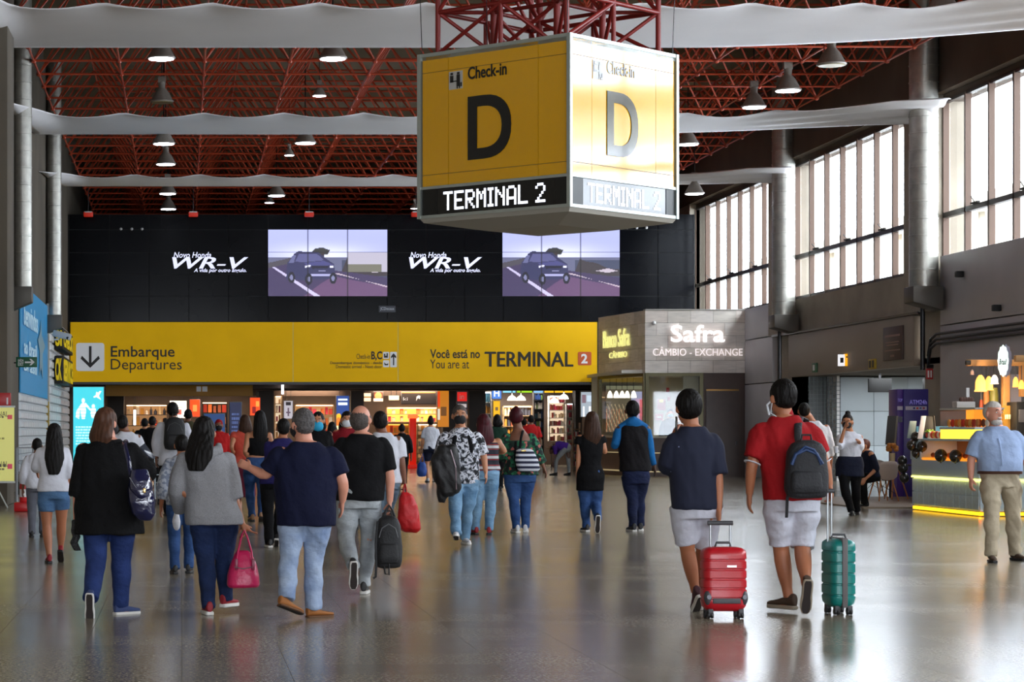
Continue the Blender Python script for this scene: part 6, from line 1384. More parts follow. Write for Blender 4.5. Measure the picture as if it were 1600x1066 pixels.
# interior
MB().box(L_.x+.1, B_.x, 79.4, 79.5, 0, bz0+.1).build('inner_wall', cream, bt); MB().box(17.8, 17.9, BY+.3, 79.4, 0, bz0).build('inner_partition', cream, bt)
MB().box(L_.x-.05, B_.x, BY+.25, 79.5, bz0, bz0+.1).add([], []).build('inner_ceiling', M('inner_ceiling_white', (210,206,196), .7), bt)
ld = bpy.data.lights.new('booth_light', 'AREA'); ld.energy = 22; ld.size = 1.2; ld.color = (1,.93,.75); lo = bpy.data.objects.new('booth_light', ld); C.objects.link(lo); lo.location = (16.0, 76.5, bz0-.08)
# counter below the windows, along both faces
cz = ZZ(683,BY)
for a, b, nm in ((A_, Vector((XX(1096,BY), BY, 0)), 'front'), (L_, A_, 'side')):
    u = (b-a).normalized(); n = u.cross(UP); L = (b-a).length
    MB().obox(a+u*L/2+UP*(cz/2)-n*.1, u, n, UP, L/2, .12, cz/2).build('counter_panel', cbr, bt)
    for z, th in ((cz, .06), (ZZ(708,BY), .03), (ZZ(737,BY), .04)): MB().obox(a+u*L/2+UP*z+n*.06, u, n, UP, L/2, .12, th/2).build('counter_ledge', ledge if th < .05 else M('ledge_stone', (170,160,140), .4), bt)
    MB().obox(a+u*L/2+UP*(bz0-.05)-n*.05, u, n, UP, L/2, .05, .05).build('window_head', frame_o, bt)
    k = 1 if nm == 'front' else 1
    for s in (0.0, 1.0): MB().obox(a+u*(L*s)+UP*((cz+bz0)/2)-n*.05, u, n, UP, .06, .06, (bz0-cz)/2).build('window_post', frame_o, bt)
    MB().obox(a+u*L/2+UP*((cz+bz0)/2)-n*.05, u, n, UP, L/2-.06, .005, (bz0-cz)/2-.06).build('glass_pane', GLASS, bt)
# things on the inner wall
def wallbox(x0, x1, y0, y1, Y, mat, lb, nm='wall_sign', cat='sign', ins=None):
    t = tag(empty(nm, Wp((x0+x1)/2, y1, Y)), lb, cat); pbox('plate', mat, x0, x1, y0, y1, Y, t, .05, .01)
    if ins: pbox('symbol', ins[0], x0+(x1-x0)*ins[1], x0+(x1-x0)*ins[2], y0+(y1-y0)*ins[3], y0+(y1-y0)*ins[4], Y-.012, t, .015)
    return t
redm = M('fire_red', (180,24,26), .4)
wallbox(1027, 1040, 624, 641, 79.3, redm, 'red fire alarm cabinet on the cream wall inside the booth', 'fire_alarm', 'alarm', (em('green_display', (190,230,60), 1), .3, .7, .05, .25))
wallbox(1024, 1036, 647, 657, 79.3, redm, 'small red sign with white cross strokes under the fire alarm', ins=(white, .25, .75, .4, .6))
wallbox(1041, 1046, 606, 613, 79.3, redm, 'tiny red box high on the cream booth wall', 'alarm_button', 'alarm'); wallbox(1043, 1047, 620, 627, 79.3, redm, 'tiny red square sign right of the fire alarm')
# reflection of shop lamps in the side window, painted on a glowing panel
def window_reflection(U, V):
    A = np.zeros(U.shape+(3,)); A[:] = lin((110,100,78)); put(A, (U > .70) & (V < .88), (190,196,240)); put(A, (U > .94) & (V < .7), (230,130,150))
    put(A, (np.sin(U*90) > .6) & (V < .5) & (U < .62), (190,120,80)); put(A, (np.sin(U*61+V*30) > .8) & (V < .6) & (U < .6), (214,190,150)); put(A, (V > .93), (150,150,120)); return A
lightbox('painted_reflection', 'painted reflection of the shops in the booth side window', 946, 1004, 602, 676, 79.0, window_reflection, .45, 'reflection', 60, 40)
for k, px in enumerate((953,963,972,980,990)):  # white reflections of shop lamps, modelled as small glowing pendants
    p = Wp(px, 622, 77.4 if px < 985 else 76.5); t = tag(empty('lamp_reflection', p), 'modelled white reflection of a shop lamp in the booth window, %s from the left' % ORD[k], 'lamp', 'modelled shop lamp reflections in the booth window')
    MB().tube([p, p+UP*.08, p+UP*.2, p+UP*.24], [.09,.09,.05,.02], 12).build('lamp_shade', M('lamp_shade_glow'), t, smooth=True); MB().tube([p+UP*.24, V3(p.x,p.y,bz0)], .01, 5).build('cord', steel_d, t)
# brown door part
dX0, dX1 = XX(1097,BY), B_.x
MB().box(dX0, dX1, BY, BY+.1, 0, bz0).build('brown_wall', cbr, bt)
dr = MB().box(XX(1103,BY), XX(1154,BY), BY-.04, BY, 0, ZZ(611,BY)).build('door', M('door_brown', (58,40,34), .45, var=.1, vs=4), bt)
MB().box(XX(1103,BY), XX(1154,BY), BY-.05, BY-.0, ZZ(611,BY), ZZ(610,BY)+.03).build('door_head_trim', M('brass_line', (130,96,50), .35, .7), bt)
MB().box(XX(1149,BY), XX(1151,BY), BY-.09, BY-.04, 1.0, 1.12).build('door_handle', steel_d, dr)
MB().box(XX(1070,BY), XX(1097,BY)+.02, BY+.2, BY+.26, 0, bz0).build('white_column', cream, bt)
# ============================================================ snack kiosk at the right
kb = tag(empty('snack_kiosk', (14.6, 40, 0)), 'pale blue snack kiosk counter with yellow light lines and glass case', 'kiosk')
kblue = M('kiosk_blue_tile', (206,230,248), .5, var=.08, vs=20, bump=.3, bs=60); kp = M('kiosk_blue_plain', (200,222,238), .5); yl = em('yellow_light_line', (255,196,30), 2.2); ywl = em('pale_yellow_light', (255,236,120), 3.0)
CASEG = GLASS.copy(); CASEG.name = 'case_glass'
for n in CASEG.node_tree.nodes:
    if n.type == 'MAP_RANGE': n.inputs[4].default_value = .12
kx, kya, kyb = 13.27, 38.4, 41.95; KR = 16.8
P0_, P1_ = Vector((kx, kya, 0)), Vector((kx, kyb, 0))
MB().box(kx+.06, KR, kya+.06, kyb, .09, .60).build('counter_base', kblue, kb); MB().box(kx+.08, KR-.05, kya+.08, kyb-.05, 0, .10).build('plinth', M('plinth_dark', (60,52,40), .5), kb)
MB().box(kx+.02, KR+.02, kya+.02, kyb+.03, .62, .92).build('counter_front', kp, kb, bevel=.015)
MB().box(kx+.04, kx+.08, kya+.04, kyb, .02, .075).build('light_line', yl, kb); MB().box(kx+.04, KR, kya+.04, kya+.08, .02, .075).build('light_line', yl, kb)
MB().box(kx+.01, kx+.05, kya+.02, kyb, .595, .625).build('light_line', ywl, kb); MB().box(kx+.02, KR, kya+.01, kya+.05, .595, .625).build('light_line', ywl, kb)
t8 = MB()
for k in range(11):
    MB().box(kx+.045, kx+.062, kya+.1+k*.32, kya+.4+k*.32, .11, .34).build('tile', kblue, kb, bevel=.004, seg=1); MB().box(kx+.045, kx+.062, kya+.1+k*.32, kya+.4+k*.32, .35, .58).build('tile', kblue, kb, bevel=.004, seg=1)
MB().box(kx+.0, kx+.7, kyb-.55, kyb+.03, .92, 1.28).build('end_block', kp, kb, bevel=.015)
MB().box(kx+.03, kx+.7, kya+.05, kyb-.55, .92, .96).build('case_floor', em('case_amber_light', (255,150,40), 1.1), kb); MB().box(kx+.66, kx+.7, kya+.05, kyb-.55, .96, 1.26).build('case_back', M('case_back', (120,90,50), .5), kb)
MB().box(kx, kx+.75, kya, kyb-.5, 1.26, 1.30).build('case_top', kp, kb, bevel=.006); MB().box(kx+.02, kx+.026, kya+.04, kyb-.55, .95, 1.26).build('case_glass', CASEG, kb)
MB().box(kx+.9, KR, kya+.5, kyb, .9, .94).build('work_top', M('worktop', (150,150,150), .3), kb)
# upper light box and glass case
MB().box(kx+.05, kx+.5, kya+.4, kya+2.05, 1.30, 1.46).build('light_box', em('light_box_yellow', (255,214,60), 2.0), kb); MB().box(kx+.05, kx+.55, kya+.3, kya+2.1, 1.46, 1.50).build('upper_shelf', kp, kb)
for y in (kya+.32, kya+2.06): MB().box(kx+.05, kx+.55, y, y+.02, 1.50, 1.80).build('case_side', CASEG, kb)
MB().box(kx+.05, kx+.55, kya+.3, kya+2.1, 1.80, 1.83).build('case_lid', M('case_lid', (196,200,196), .3), kb); MB().box(kx+.5, kx+.53, kya+.35, kya+2.05, 1.5, 1.8).build('case_light_back', em('case_amber_light', (255,150,40), 1.1), kb)
MB().box(kx+.1, KR, kyb-.02, kyb+.08, 1.28, 1.52).build('blue_board', M('kiosk_bright_blue', (50,120,160), .5), kb)
foods = [(196,110,40),(150,60,30),(220,170,80),(120,60,30),(200,60,40),(236,220,200)]
fm = []
for i, c in enumerate(foods):
    o = MB().ell((0,0,.5), .5,.5,.5, n=10, m=6).build('pastry', M('food_%d' % i, c, .5), None, origin=False, smooth=True); fm.append(o)
for k in range(30):
    o = fm[k % 6].copy(); C.objects.link(o); o.name = 'pastry'; o.scale = (.09,.10,.09); o.location = (kx+.14+.2*(k % 3), kya+.2+(k//3)*.28, .962); tag(o, 'kiosk case pastry, %s in the %s row back' % (['left','middle','right'][k % 3], ORD[k//3]), 'food', 'pastries in the kiosk case')
for k in range(18):
    o = fm[(k*5) % 6].copy(); C.objects.link(o); o.name = 'pastry'; o.scale = (.08,.08,.14); o.location = (kx+.14+.16*(k % 2), kya+.42+(k//2)*.18, 1.501); tag(o, 'snack in the upper kiosk case, %s row, place %s' % (['front','rear'][k % 2], ORD[k//2]), 'food', 'snacks in the upper glass case')
for k in range(14):
    o = fm[[4,5,4,2][k % 4]].copy(); C.objects.link(o); o.name = 'candy_bag'; o.scale = (.10,.09,.13); o.location = (kx+.12, kya+2.2+.0+(k % 7)*.12-.0, 1.301 if k < 7 else 1.301); 
    if k >= 7: o.location.x += .16; 
    tag(o, 'candy bag on the kiosk case top, %s row, %s one' % ('front' if k < 7 else 'rear', ORD[k % 7]), 'food', 'candy bags on the kiosk case')
for o in fm: bpy.data.objects.remove(o)
# dark balloons
bal = M('balloon_dark', (40,38,36), .22, coat=.4)
def balloon(px, py, r, Y, lb, grp):
    p = Wp(px, py, Y); rr = r/F*Y; t = tag(empty('balloon', p-UP*rr), lb, 'balloon', grp); MB().ell(p, rr*.92, rr*.92, rr, n=20, m=14).build('balloon_skin', bal, t, smooth=True); MB().tube([p-UP*rr*.98, p-UP*(rr*1.12)], [.005,.018], 8).build('knot', bal, t)
for px, py, r, Y, lb in ((1431,683,8.5,41.6,'dark balloon at the top of the cluster on the kiosk corner'),(1424,696,8,41.5,'dark balloon at left in the corner cluster'),(1441,698,8.5,41.4,'dark balloon at right in the corner cluster'),(1432,708,8,41.5,'dark balloon at the bottom of the corner cluster'),
                        (1470,712,10.5,40.0,'large dark balloon before the kiosk case, left one'),(1493,713,10.5,39.4,'large dark balloon before the kiosk case, right one'),(1410,720,8,42.6,'dark balloon at the top of the chair-side cluster'),(1411,731,8.5,42.6,'dark balloon in the middle of the chair-side cluster'),(1413,747,8,42.6,'dark balloon lowest in the chair-side cluster')): balloon(px, py, r, Y, lb, 'dark balloons around the kiosk')
# boards on the counter
def board(px0, px1, py0, py1, Y, mat, lb, lean=.15, nm='display_board', cat='board', frame=None):
    t = tag(empty(nm, (XX((px0+px1)/2,Y), Y, ZZ(py1,Y))), lb, cat); x0, x1, z0, z1 = XX(px0,Y), XX(px1,Y), ZZ(py1,Y), ZZ(py0,Y)
    m = MB(); m.add([(x0-lean,Y,z0),(x1-lean,Y,z0),(x1+lean,Y+.1,z1),(x0+lean,Y+.1,z1),(x0-lean,Y+.03,z0),(x1-lean,Y+.03,z0),(x1+lean,Y+.13,z1),(x0+lean,Y+.13,z1)], [(0,1,2,3),(7,6,5,4),(0,4,5,1),(1,5,6,2),(2,6,7,3),(3,7,4,0)]); m.build('board_face', mat, t, bevel=.004)
    if frame: MB().tube([(x0-lean,Y-.01,z0),(x0+lean,Y+.09,z1),(x1+lean,Y+.09,z1),(x1-lean,Y-.01,z0)], .012, 6).build('board_frame', frame, t)
    return t
board(1444, 1462, 650, 685, 41.4, blackm, 'black tilted menu board on the kiosk corner', .0, frame=M('frame_dark', (30,28,28), .5))
board(1438, 1446, 650, 686, 41.2, M('white_card', (190,190,200), .5), 'white card leaning left of the black menu board', .05)
board(1421, 1432, 658, 685, 41.7, M('pale_green_card', (160,176,170), .5), 'pale card with rounded top on the kiosk end block', .04)
t = tag(empty('potted_sprig', Wp(1453,686,41.3)), 'small green sprig before the black menu board', 'plant'); MB().tube([Wp(1453,686,41.3), Wp(1453,680,41.3)], [.04,.05], 10).build('pot', white, t)
lm = MB()
for k in range(9): a = k*.7; p = Wp(1453,680,41.3); lm.tube([p, p+V3(.06*math.cos(a),.05*math.sin(a),.07+.01*(k % 3)), p+V3(.1*math.cos(a),.08*math.sin(a),.06)], [.008,.02,.004], 6)
lm.build('leaves', M('leaf_lime', (130,170,60), .5), t)
# white basket with napkins, racks behind
t = tag(empty('basket', Wp(1509,662,39.6)), 'white basket with a tall white tag on the glass case', 'basket'); Y = 39.6
MB().box(XX(1495,Y), XX(1524,Y), Y, Y+.25, 1.835, 1.94).build('tray', M('basket_white', (206,200,196), .6), t, bevel=.01)
for k in range(5): c = Wp(1502+k*4, 652, Y+.1); c.z = 1.97; MB().ell(c, .04,.04,.05).build('bun', M('bun_brown', (90,60,50), .6), t, smooth=True)
MB().box(XX(1513,Y), XX(1518,Y), Y+.1, Y+.11, 1.94, 2.18).build('tag_card', white, t)
# wood canopy and hanging jars
cn2 = tag(empty('kiosk_canopy', (15.5, 41, 2.6)), 'light wood beam canopy over the kiosk on wooden posts', 'canopy'); wood = M('canopy_wood', (190,140,84), .5, var=.15, vs=3, stretch=(.3,1,1)); Y = 41.6
MB().box(XX(1512,Y), XX(1640,Y), Y, Y+.12, ZZ(572,Y), ZZ(562,Y)).build('beam', wood, cn2, bevel=.01); MB().box(XX(1512,Y), XX(1640,Y), Y-2.4, Y-2.3, ZZ(572,Y), ZZ(562,Y)).build('beam', wood, cn2, bevel=.01)
MB().box(XX(1568,Y), XX(1579,Y), Y+.02, Y+.14, 0, ZZ(572,Y)).build('post', wood, cn2, bevel=.01); MB().box(XX(1596,Y), XX(1602,Y), Y+.02, Y+.14, ZZ(620,Y), ZZ(572,Y)).build('post', wood, cn2)
MB().tube([Wp(1509,567,Y), Wp(1516,567,Y)], .045, 10).build('spot_can', blackm, cn2)
jg = em('amber_jar_glow', (255,180,80), 1.6); jm = M('wicker_amber', (170,110,60), .6, em=.25)
for i, (px, py, w, h, mt, lb) in enumerate(((1532,612,17,26,jg,'large glowing amber hanging lamp left under the canopy'),(1545,610,13,22,jg,'glowing amber hanging lamp in the middle under the canopy'),(1554,600,11,14,em('white_hot', (255,240,220), 3),'bright white hanging lamp beside the oval sign'),(1587,605,9,16,jg,'small amber lamp right of the wooden post'),(1596,608,9,14,jg,'small amber lamp at the right picture edge'),(1519,586,6,8,M('pale_tassel', (180,150,140), .6),'small pale pendant at the beam end'))):
    p = Wp(px, py, 41.3+.1*(i % 2)); r = w/2/F*41.3; hh = h/F*41.3; t = tag(empty('hanging_lamp', p), lb, 'lamp', 'hanging lamps under the kiosk canopy')
    MB().rings([[p+V3(r*q*math.cos(2*PI*k/16), r*q*math.sin(2*PI*k/16), hh*z) for k in range(16)] for z, q in ((0,1.12),(.05,1.1),(.1,.95),(.6,.9),(.85,.6),(1,.25))]).build('lamp_body', mt, t, smooth=True); MB().tube([p+UP*hh, V3(p.x, p.y, ZZ(572,41.6))], .008, 5).build('cord', steel_d, t)
for px, py0, py1, w, mt, lb in ((1541,606,632,9,jm,'brown wicker basket hanging under the lamps'),(1553,606,630,14,M('olive_tin', (120,120,60), .4, em=.15),'olive printed tin hanging beside the wooden post'),(1533,625,640,6,M('red_tassel', (150,60,30), .5),'red ornament hanging low under the lamps')):
    Y = 41.9; t = tag(empty('hanging_ornament', Wp(px,py1,Y)), lb, 'ornament'); MB().tube([Wp(px,py1,Y), Wp(px,(py0+py1)/2,Y), Wp(px,py0,Y)], [w/2/F*Y, w/2/F*Y, w/2.6/F*Y], 14).build('ornament_body', mt, t, smooth=True); MB().tube([Wp(px,py0,Y), V3(XX(px,Y), Y, ZZ(572,41.6))], .008, 5).build('cord', steel_d, t)
for x_, y_, z_ in ((13.9,40.9,2.35),(14.4,40.9,2.3)):
    ld = bpy.data.lights.new('lamp_bulb', 'POINT'); ld.energy = 22; ld.color = (1,.72,.42); ld.shadow_soft_size = .1; lo = bpy.data.objects.new('lamp_bulb', ld); C.objects.link(lo); lo.location = (x_, y_, z_-.35)
t = tag(empty('oval_sign', Wp(1567,588,40.6)), 'oval scalloped glowing white sign hanging over the kiosk', 'sign'); Y = 40.6; O = []
for k in range(48): a = 2*PI*k/48; q = 1+.05*math.cos(a*12); O.append((8.2*q*math.cos(a)/F*Y, 24*q*math.sin(a)/F*Y))
MB().plate(O, Wp(1567,564,Y), (1,0,0), (0,0,1), .02).build('face', em('sign_face_glow', (214,236,226), 1.5), t); MB().plate([(x*1.12+.05, z*1.03) for x, z in O], Wp(1567,564,Y+.03), (1,0,0), (0,0,1), .02).build('rim', M('rim_violet_grey', (130,124,140), .4), t)
text('Brasil', Wp(1561,570,Y-.03), (1,0,0), 12/F*Y, 9/F*Y, ink, t, .004, .02, .3); MB().tube([Wp(1567,540,Y), Wp(1567,560,Y+.02) + UP*0, V3(XX(1567,Y), Y, ZZ(562,41.6)+.0)], .01, 5).build('bracket', steel_d, t)
# shelf, fridge and dispenser behind the kiosk man
t = tag(empty('display_cabinet', (XX(1590,41.5), 41.5, 0)), 'white and violet cabinet panel behind the elderly man', 'cabinet'); pbox('upper_panel', M('panel_pale', (190,186,196), .4), 1579, 1596, 585, 632, 42.2, t, .1); pbox('violet_band', M('violet_band', (90,74,110), .4), 1577, 1592, 632, 636, 42.15, t, .1); pbox('lower_panel', M('panel_pale2', (140,140,150), .4), 1579, 1588, 636, 796, 42.2, t, .1)
t = tag(empty('coffee_machine', (XX(1597,41), 41, .94)), 'black drinks machine at the right picture edge', 'machine'); Y = 41; MB().box(XX(1588,Y), XX(1625,Y), Y, Y+.5, .94, ZZ(628,Y)).build('machine_body', blackm, t, bevel=.02); pbox('control_panel', M('panel_grey', (110,110,116), .3), 1592, 1612, 640, 660, Y-.01, t, .02)
t = tag(empty('cup_rack', (XX(1574,41.2), 41.2, .94)), 'amber rack of pale cups behind the elderly man', 'rack'); Y = 41.2; pbox('rack_back', M('rack_amber', (150,110,40), .5, em=.2), 1568, 1583, 634, 672, Y+.1, t, .03)
for k in range(3): MB().tube([Wp(1571.5+k*3.2, 655, Y), Wp(1571.5+k*3.2, 648, Y)], [.012,.016], 10).build('cup', M('cup_cream', (240,220,160), .4, em=.5), t)
# platform, chairs, table
tag(MB().box(12.6, 17.0, 42.6, 49.5, 0, .03).build('floor_platform', M('platform_beige', (140,122,104), .5), None, bevel=.005), 'low beige floor mat under the white chairs', 'mat')
def shell_chair(x, y, rz, lb):
    t = tag(empty('shell_chair', (0,0,0)), lb, 'chair', 'white shell chairs beside the kiosk'); wm = M('chair_white_plastic', (176,170,172), .4)
    R = []
    for i in range(11):
        s = i/10; ang = s*1.35; 
        if s < .5: yy = .22-.42*s*2*.9; zz = .45-.03*math.sin(s*2*PI/2)
        else: q = (s-.5)*2; yy = -.16-.10*q; zz = .42+.38*q
        w = .23+.03*math.sin(s*PI)-(.03 if s > .9 else 0); R.append([(x_*w, yy+(.07*abs(x_)**2.5 if s > .35 else .02*abs(x_)), zz+(.12*abs(x_)**2.5*(1-s*.8)+(.0 if s < .8 else -.05*abs(x_)**3))) for x_ in np.linspace(-1,1,11)])
    n = 11; vs = [p for r in R for p in r]; fs = [(i*n+j, i*n+j+1, (i+1)*n+j+1, (i+1)*n+j) for i in range(10) for j in range(10)]
    o = MB().add(vs, fs).build('seat_shell', wm, t, smooth=True); q = o.modifiers.new('t', 'SOLIDIFY'); q.thickness = .012
    for sx in (-1,1):
        for sy in (-1,1): MB().tube([(sx*.13, sy*.12, .42), (sx*.22, sy*.21, 0)], [.017,.011], 8).build('leg', M('chair_beech', (176,120,70), .5), t, smooth=True)
    MB().tube([(-.19,-.18,.14),(.13,.12,.40)], .005, 5).tube([(.19,-.18,.14),(-.13,.12,.40)], .005, 5).build('wire_brace', steel_d, t)
    t.location = (x, y, .03); t.rotation_euler.z = rz
shell_chair(XX(1380,46.3), 46.3, .25, 'white shell chair on beech legs, the nearer of the two by the kiosk'); shell_chair(XX(1362,48.2), 48.2, 2.6, 'white shell chair half hidden behind the nearer shell chair')
t = tag(empty('cafe_table', (XX(1398,47.6), 47.6, .03)), 'small round table beside the white shell chairs', 'table'); c = Vector((XX(1398,47.6), 47.6, 0)); MB().tube([c+UP*.72, c+UP*.75], .34, 24).build('table_top', M('table_dark', (60,56,56), .4), t)
for k in range(3): a = k*2.1; MB().tube([c+UP*.72+V3(.05*math.cos(a),.05*math.sin(a),0), c+V3(.28*math.cos(a),.28*math.sin(a),.03)], .016, 6).build('leg', M('chair_beech'), t)
t = tag(empty('flower_jar', c+UP*.75), 'jar of dried orange flowers on the round table', 'vase'); MB().tube([c+UP*.75+V3(-.05,0,0), c+UP*.98+V3(-.05,0,0)], [.05,.06], 12).build('jar', M('jar_cream', (200,186,150), .4), t)
for k in range(12): a = k*.9; MB().ell(c+V3(-.05+.09*math.cos(a), .07*math.sin(a), 1.05+.05*(k % 3)), .045,.045,.04, n=8, m=6).build('flower', M('flower_ochre', (196,130,60), .7), t, smooth=True)
# cash machine
t = tag(empty('cash_machine', (XX(1426,50), 50, 0)), 'tall violet-blue cash machine cabinet reading ATM24h', 'cash machine'); Y = 50; vb = M('atm_violet_blue', (44,36,110), .4, em=.06); vd = M('atm_deep_violet', (66,40,120), .4, em=.06)
pbox('front_panel', vb, 1412, 1451, 608, 777.5, Y, t, .7, .02); pbox('side_panel', vd, 1401.5, 1411.5, 608, 777.5, Y+.05, t, .6, .02)
text('ATM24h', Wp(1421,632,Y-.01), (1,0,0), 27/F*Y, 7/F*Y, M('atm_lettering', (130,120,200), .5, em=.4), t, .006, .03); pbox('card_strip', M('card_strip', (190,186,206), .4), 1415, 1448, 635, 641, Y-.01, t, .02)
for k, c in enumerate(((60,60,140),(200,60,60),(60,80,160),(150,60,90))): pbox('card_mark', M('card_mark_%d' % k, c, .4), 1427+k*5, 1430+k*5, 636.5, 639.5, Y-.02, t, .02)
pbox('side_strip', M('card_strip'), 1402.5, 1410.5, 635, 641, Y+.03, t, .03); pbox('screen', M('atm_screen', (70,72,90), .1), 1404, 1410, 651, 660, Y+.03, t, .03); text('TOP', Wp(1403,628,Y+.04), (1,0,0), 7/F*Y, 5/F*Y, M('atm_lettering'), t, .006)
# tilted A-board by the machine
t = tag(empty('poster_stand', (XX(1392,48.5), 48.5, 0)), 'tilted framed stand with a small yellow mark left of the cash machine', 'stand'); Y = 48.5
ppoly([(1383,695),(1387,650),(1400,650),(1396,695)], M('stand_dark', (60,60,62), .5), 'board_face', t, Y, .03); ppoly([(1396,695),(1400,650),(1403,650),(1399,695)], M('stand_edge', (120,114,104), .5), 'edge', t, Y, .03); ppoly([(1391,653),(1391,657),(1396,657),(1396,653)], M('stand_yellow', (190,150,40), .5), 'mark', t, Y-.01); MB().tube([Wp(1392,695,Y+.05), V3(XX(1392,Y), Y+.05, 0)], .02, 6).build('pole', steel_d, t)
# signs on the panel block above the recess
def rsign(y, z, w, h, mat, lb, nm='wall_sign', cat='sign', parts=(), th=.05):
    t = tag(empty(nm, (WX-.2-th, y, z)), lb, cat); MB().box(WX-.2-th, WX-.2, y-w/2, y+w/2, z, z+h).build('plate', mat, t, bevel=.006)
    for (a, b, c, d, m) in parts: MB().box(WX-.2-th-.008, WX-.2-th, y-w/2+w*a, y-w/2+w*b, z+h*c, z+h*d).build('marking', m, t)
    return t
lt = M('faint_lettering', (150,120,110), .6)
rsign(57.55, ZZ(563,57.55)+.0, 1.55, .84, M('plaque_brown', (70,52,46), .5), 'brown plaque with faint pale lettering on the wall block above the recess', parts=[(.1,.9,.70,.76,lt),(.15,.85,.52,.55,lt),(.2,.8,.44,.47,lt),(.1,.9,.28,.31,lt),(.4,.6,.1,.16,lt)])
t = tag(empty('lit_sign', (WX-.9, 61.6, ZZ(572,61.6))), 'small yellow lit sign box projecting from the wall block', 'sign'); Y = 61.6
pbox('sign_face', M('sign_yellow_lit', (246,170,0), .4, em=.9), 1320, 1338, 553, 572, Y, t, .12, .01); pbox('pictogram_plate', em('pictogram_white_lit', (235,235,240), .9), 1311, 1320, 554, 572, Y, t, .12); pbox('sign_side', M('casing_grey'), 1338, 1347, 552, 571, Y+.02, t, .5); pbox('pictogram', ink, 1313, 1318, 559, 567, Y-.01, t, .02); pbox('lettering_line', ink, 1322, 1330, 557, 559, Y-.01, t, .02)
rsign(59.3, ZZ(577,59.3), .55, .26, M('plaque_yellow', (180,150,30), .5), 'small yellow and black notice beside the brown plaque', parts=[(.15,.4,.15,.85,ink),(.6,.85,.15,.85,ink)])
rsign(64.7, ZZ(582,64.7), .42, .26, M('plaque_green', (60,110,80), .5), 'small green exit notice low on the wall block', parts=[(.3,.7,.2,.8,white)])
t = tag(empty('wall_sign', Wp(1452,592,55)), 'red notice with white strokes at the right end of the recess', 'sign'); pbox('plate', redm, 1447.5, 1458, 576, 593, 55, t, .05, .01); pbox('marking', white, 1450, 1452, 579, 590, 54.98, t, .02); pbox('marking', white, 1454, 1456, 579, 590, 54.98, t, .02)
MB().tube([Wp(1447,573,55.2), Wp(1475,573,55.2)], .05, 8).build('bracket_pipe', steel_d, t)

# ============================================================ left side
# blue banner and moulded tiles along the left wall
bx = LX+.04
t = tag(empty('wall_banner', (bx, 61, 2.38)), 'tall bright blue banner with white words on the left wall', 'banner')
bl = M('banner_blue', (16,136,190), .5, em=.12); wt = M('banner_white', (190,222,236), .5, em=.1)
MB().plate([(-67.0,2.38),(-67.0,5.08),(-59.8,5.07),(-55.9,4.66),(-55.9,2.38)][::-1], (bx-.02,0,0), (0,-1,0), (0,0,1), -.03).build('banner_sheet', bl, t)
MB().box(bx-.01, bx+.05, 67.0, 67.1, 2.3, 5.15).build('banner_edge', M('banner_rail', (170,176,180), .4), t)
def ltx(s, y0, y1, z0, z1, mat, par, xo=.045, b=.02): text(s, Vector((bx+xo, y0, z0)), (0,1,0), y1-y0, z1-z0, mat, par, .006, b)
# reading direction on this wall runs away from the viewer
ltx('benvindos', 56.6, 62.0, 4.05, 4.62, wt, t); ltx('ao Brasil', 56.6, 61.5, 3.35, 3.72, wt, t); ltx('Brasil', 56.6, 61.5, 2.93, 3.22, wt, t)
ppoly_l = [(62.2,3.9),(63.2,4.15),(63.6,4.5),(64,4.1),(65.5,3.85),(64.3,3.6),(64.4,2.9),(63.5,3.2),(62.9,2.95),(63.1,3.6)]
MB().plate([(p[0], p[1]) for p in ppoly_l], (bx+.03,0,0), (0,1,0), (0,0,1), .008).build('printed_star', M('banner_grey', (120,160,176), .5), t)
wtile = M('moulded_white_tile', (202,206,210), .4)
wt_ = tag(empty('tiled_panel', (bx, 61, .5)), 'white moulded tile panel under the blue banner', 'panel'); MB().box(bx-.06, bx-.03, 55.8, 67.0, .45, 2.38).build('backing', M('tile_backing', (120,124,128), .6), wt_)
wt2 = tag(empty('tiled_panel', (bx, 74, .5)), 'white moulded tile panel behind the yellow black sign', 'panel'); MB().box(bx-.06, bx-.03, 68.6, 80, .45, 4.9).build('backing', M('tile_backing'), wt2)
tmsh = MB().rings([[(-.0,-.5,-.5),(0,.5,-.5),(0,.5,.5),(0,-.5,.5)],[(.06,-.42,-.42),(.06,.42,-.42),(.06,.42,.2),(.06,-.42,.2)]]).build('wall_tile', wtile, None, origin=False); tmd = tmsh.data; bpy.data.objects.remove(tmsh)
for (par, y0, y1, z0, z1, ny, nz) in ((wt_, 55.8, 67.0, .45, 2.38, 12, 9), (wt2, 68.6, 80.0, .45, 4.9, 11, 17)):
    dy, dz = (y1-y0)/ny, (z1-z0)/nz
    for i in range(ny):
        for j in range(nz):
            o = bpy.data.objects.new('wall_tile', tmd); C.objects.link(o); o.parent = par; o.scale = (1, dy*.96, dz*.94); o.location = Vector((bx-.03, y0+(i+.5)*dy, z0+(j+.5)*dz))-par.location
MB().box(bx-.04, bx+.05, 67.15, 67.35, .4, 5.1).build('yellow_edge_strip', M('strip_ochre', (180,150,60), .5), wt2)
t = tag(empty('wall_sign', (bx+.3, 74, 2.9)), 'black sign boxes with yellow letters on the left wall, beside the board', 'sign')
for z0, z1 in ((3.95,4.6),(2.9,3.75)): MB().box(bx+.05, bx+.3, 70.2, 76.5, z0, z1).build('sign_box', blackm, t, bevel=.02)
yk = M('sign_letter_yellow', (226,196,0), .5, em=.2); ltx('CHECK', 70.4, 76.3, 4.03, 4.52, yk, t, .31, .05); ltx('SERVICE', 70.4, 76.3, 2.98, 3.67, yk, t, .31, .05)
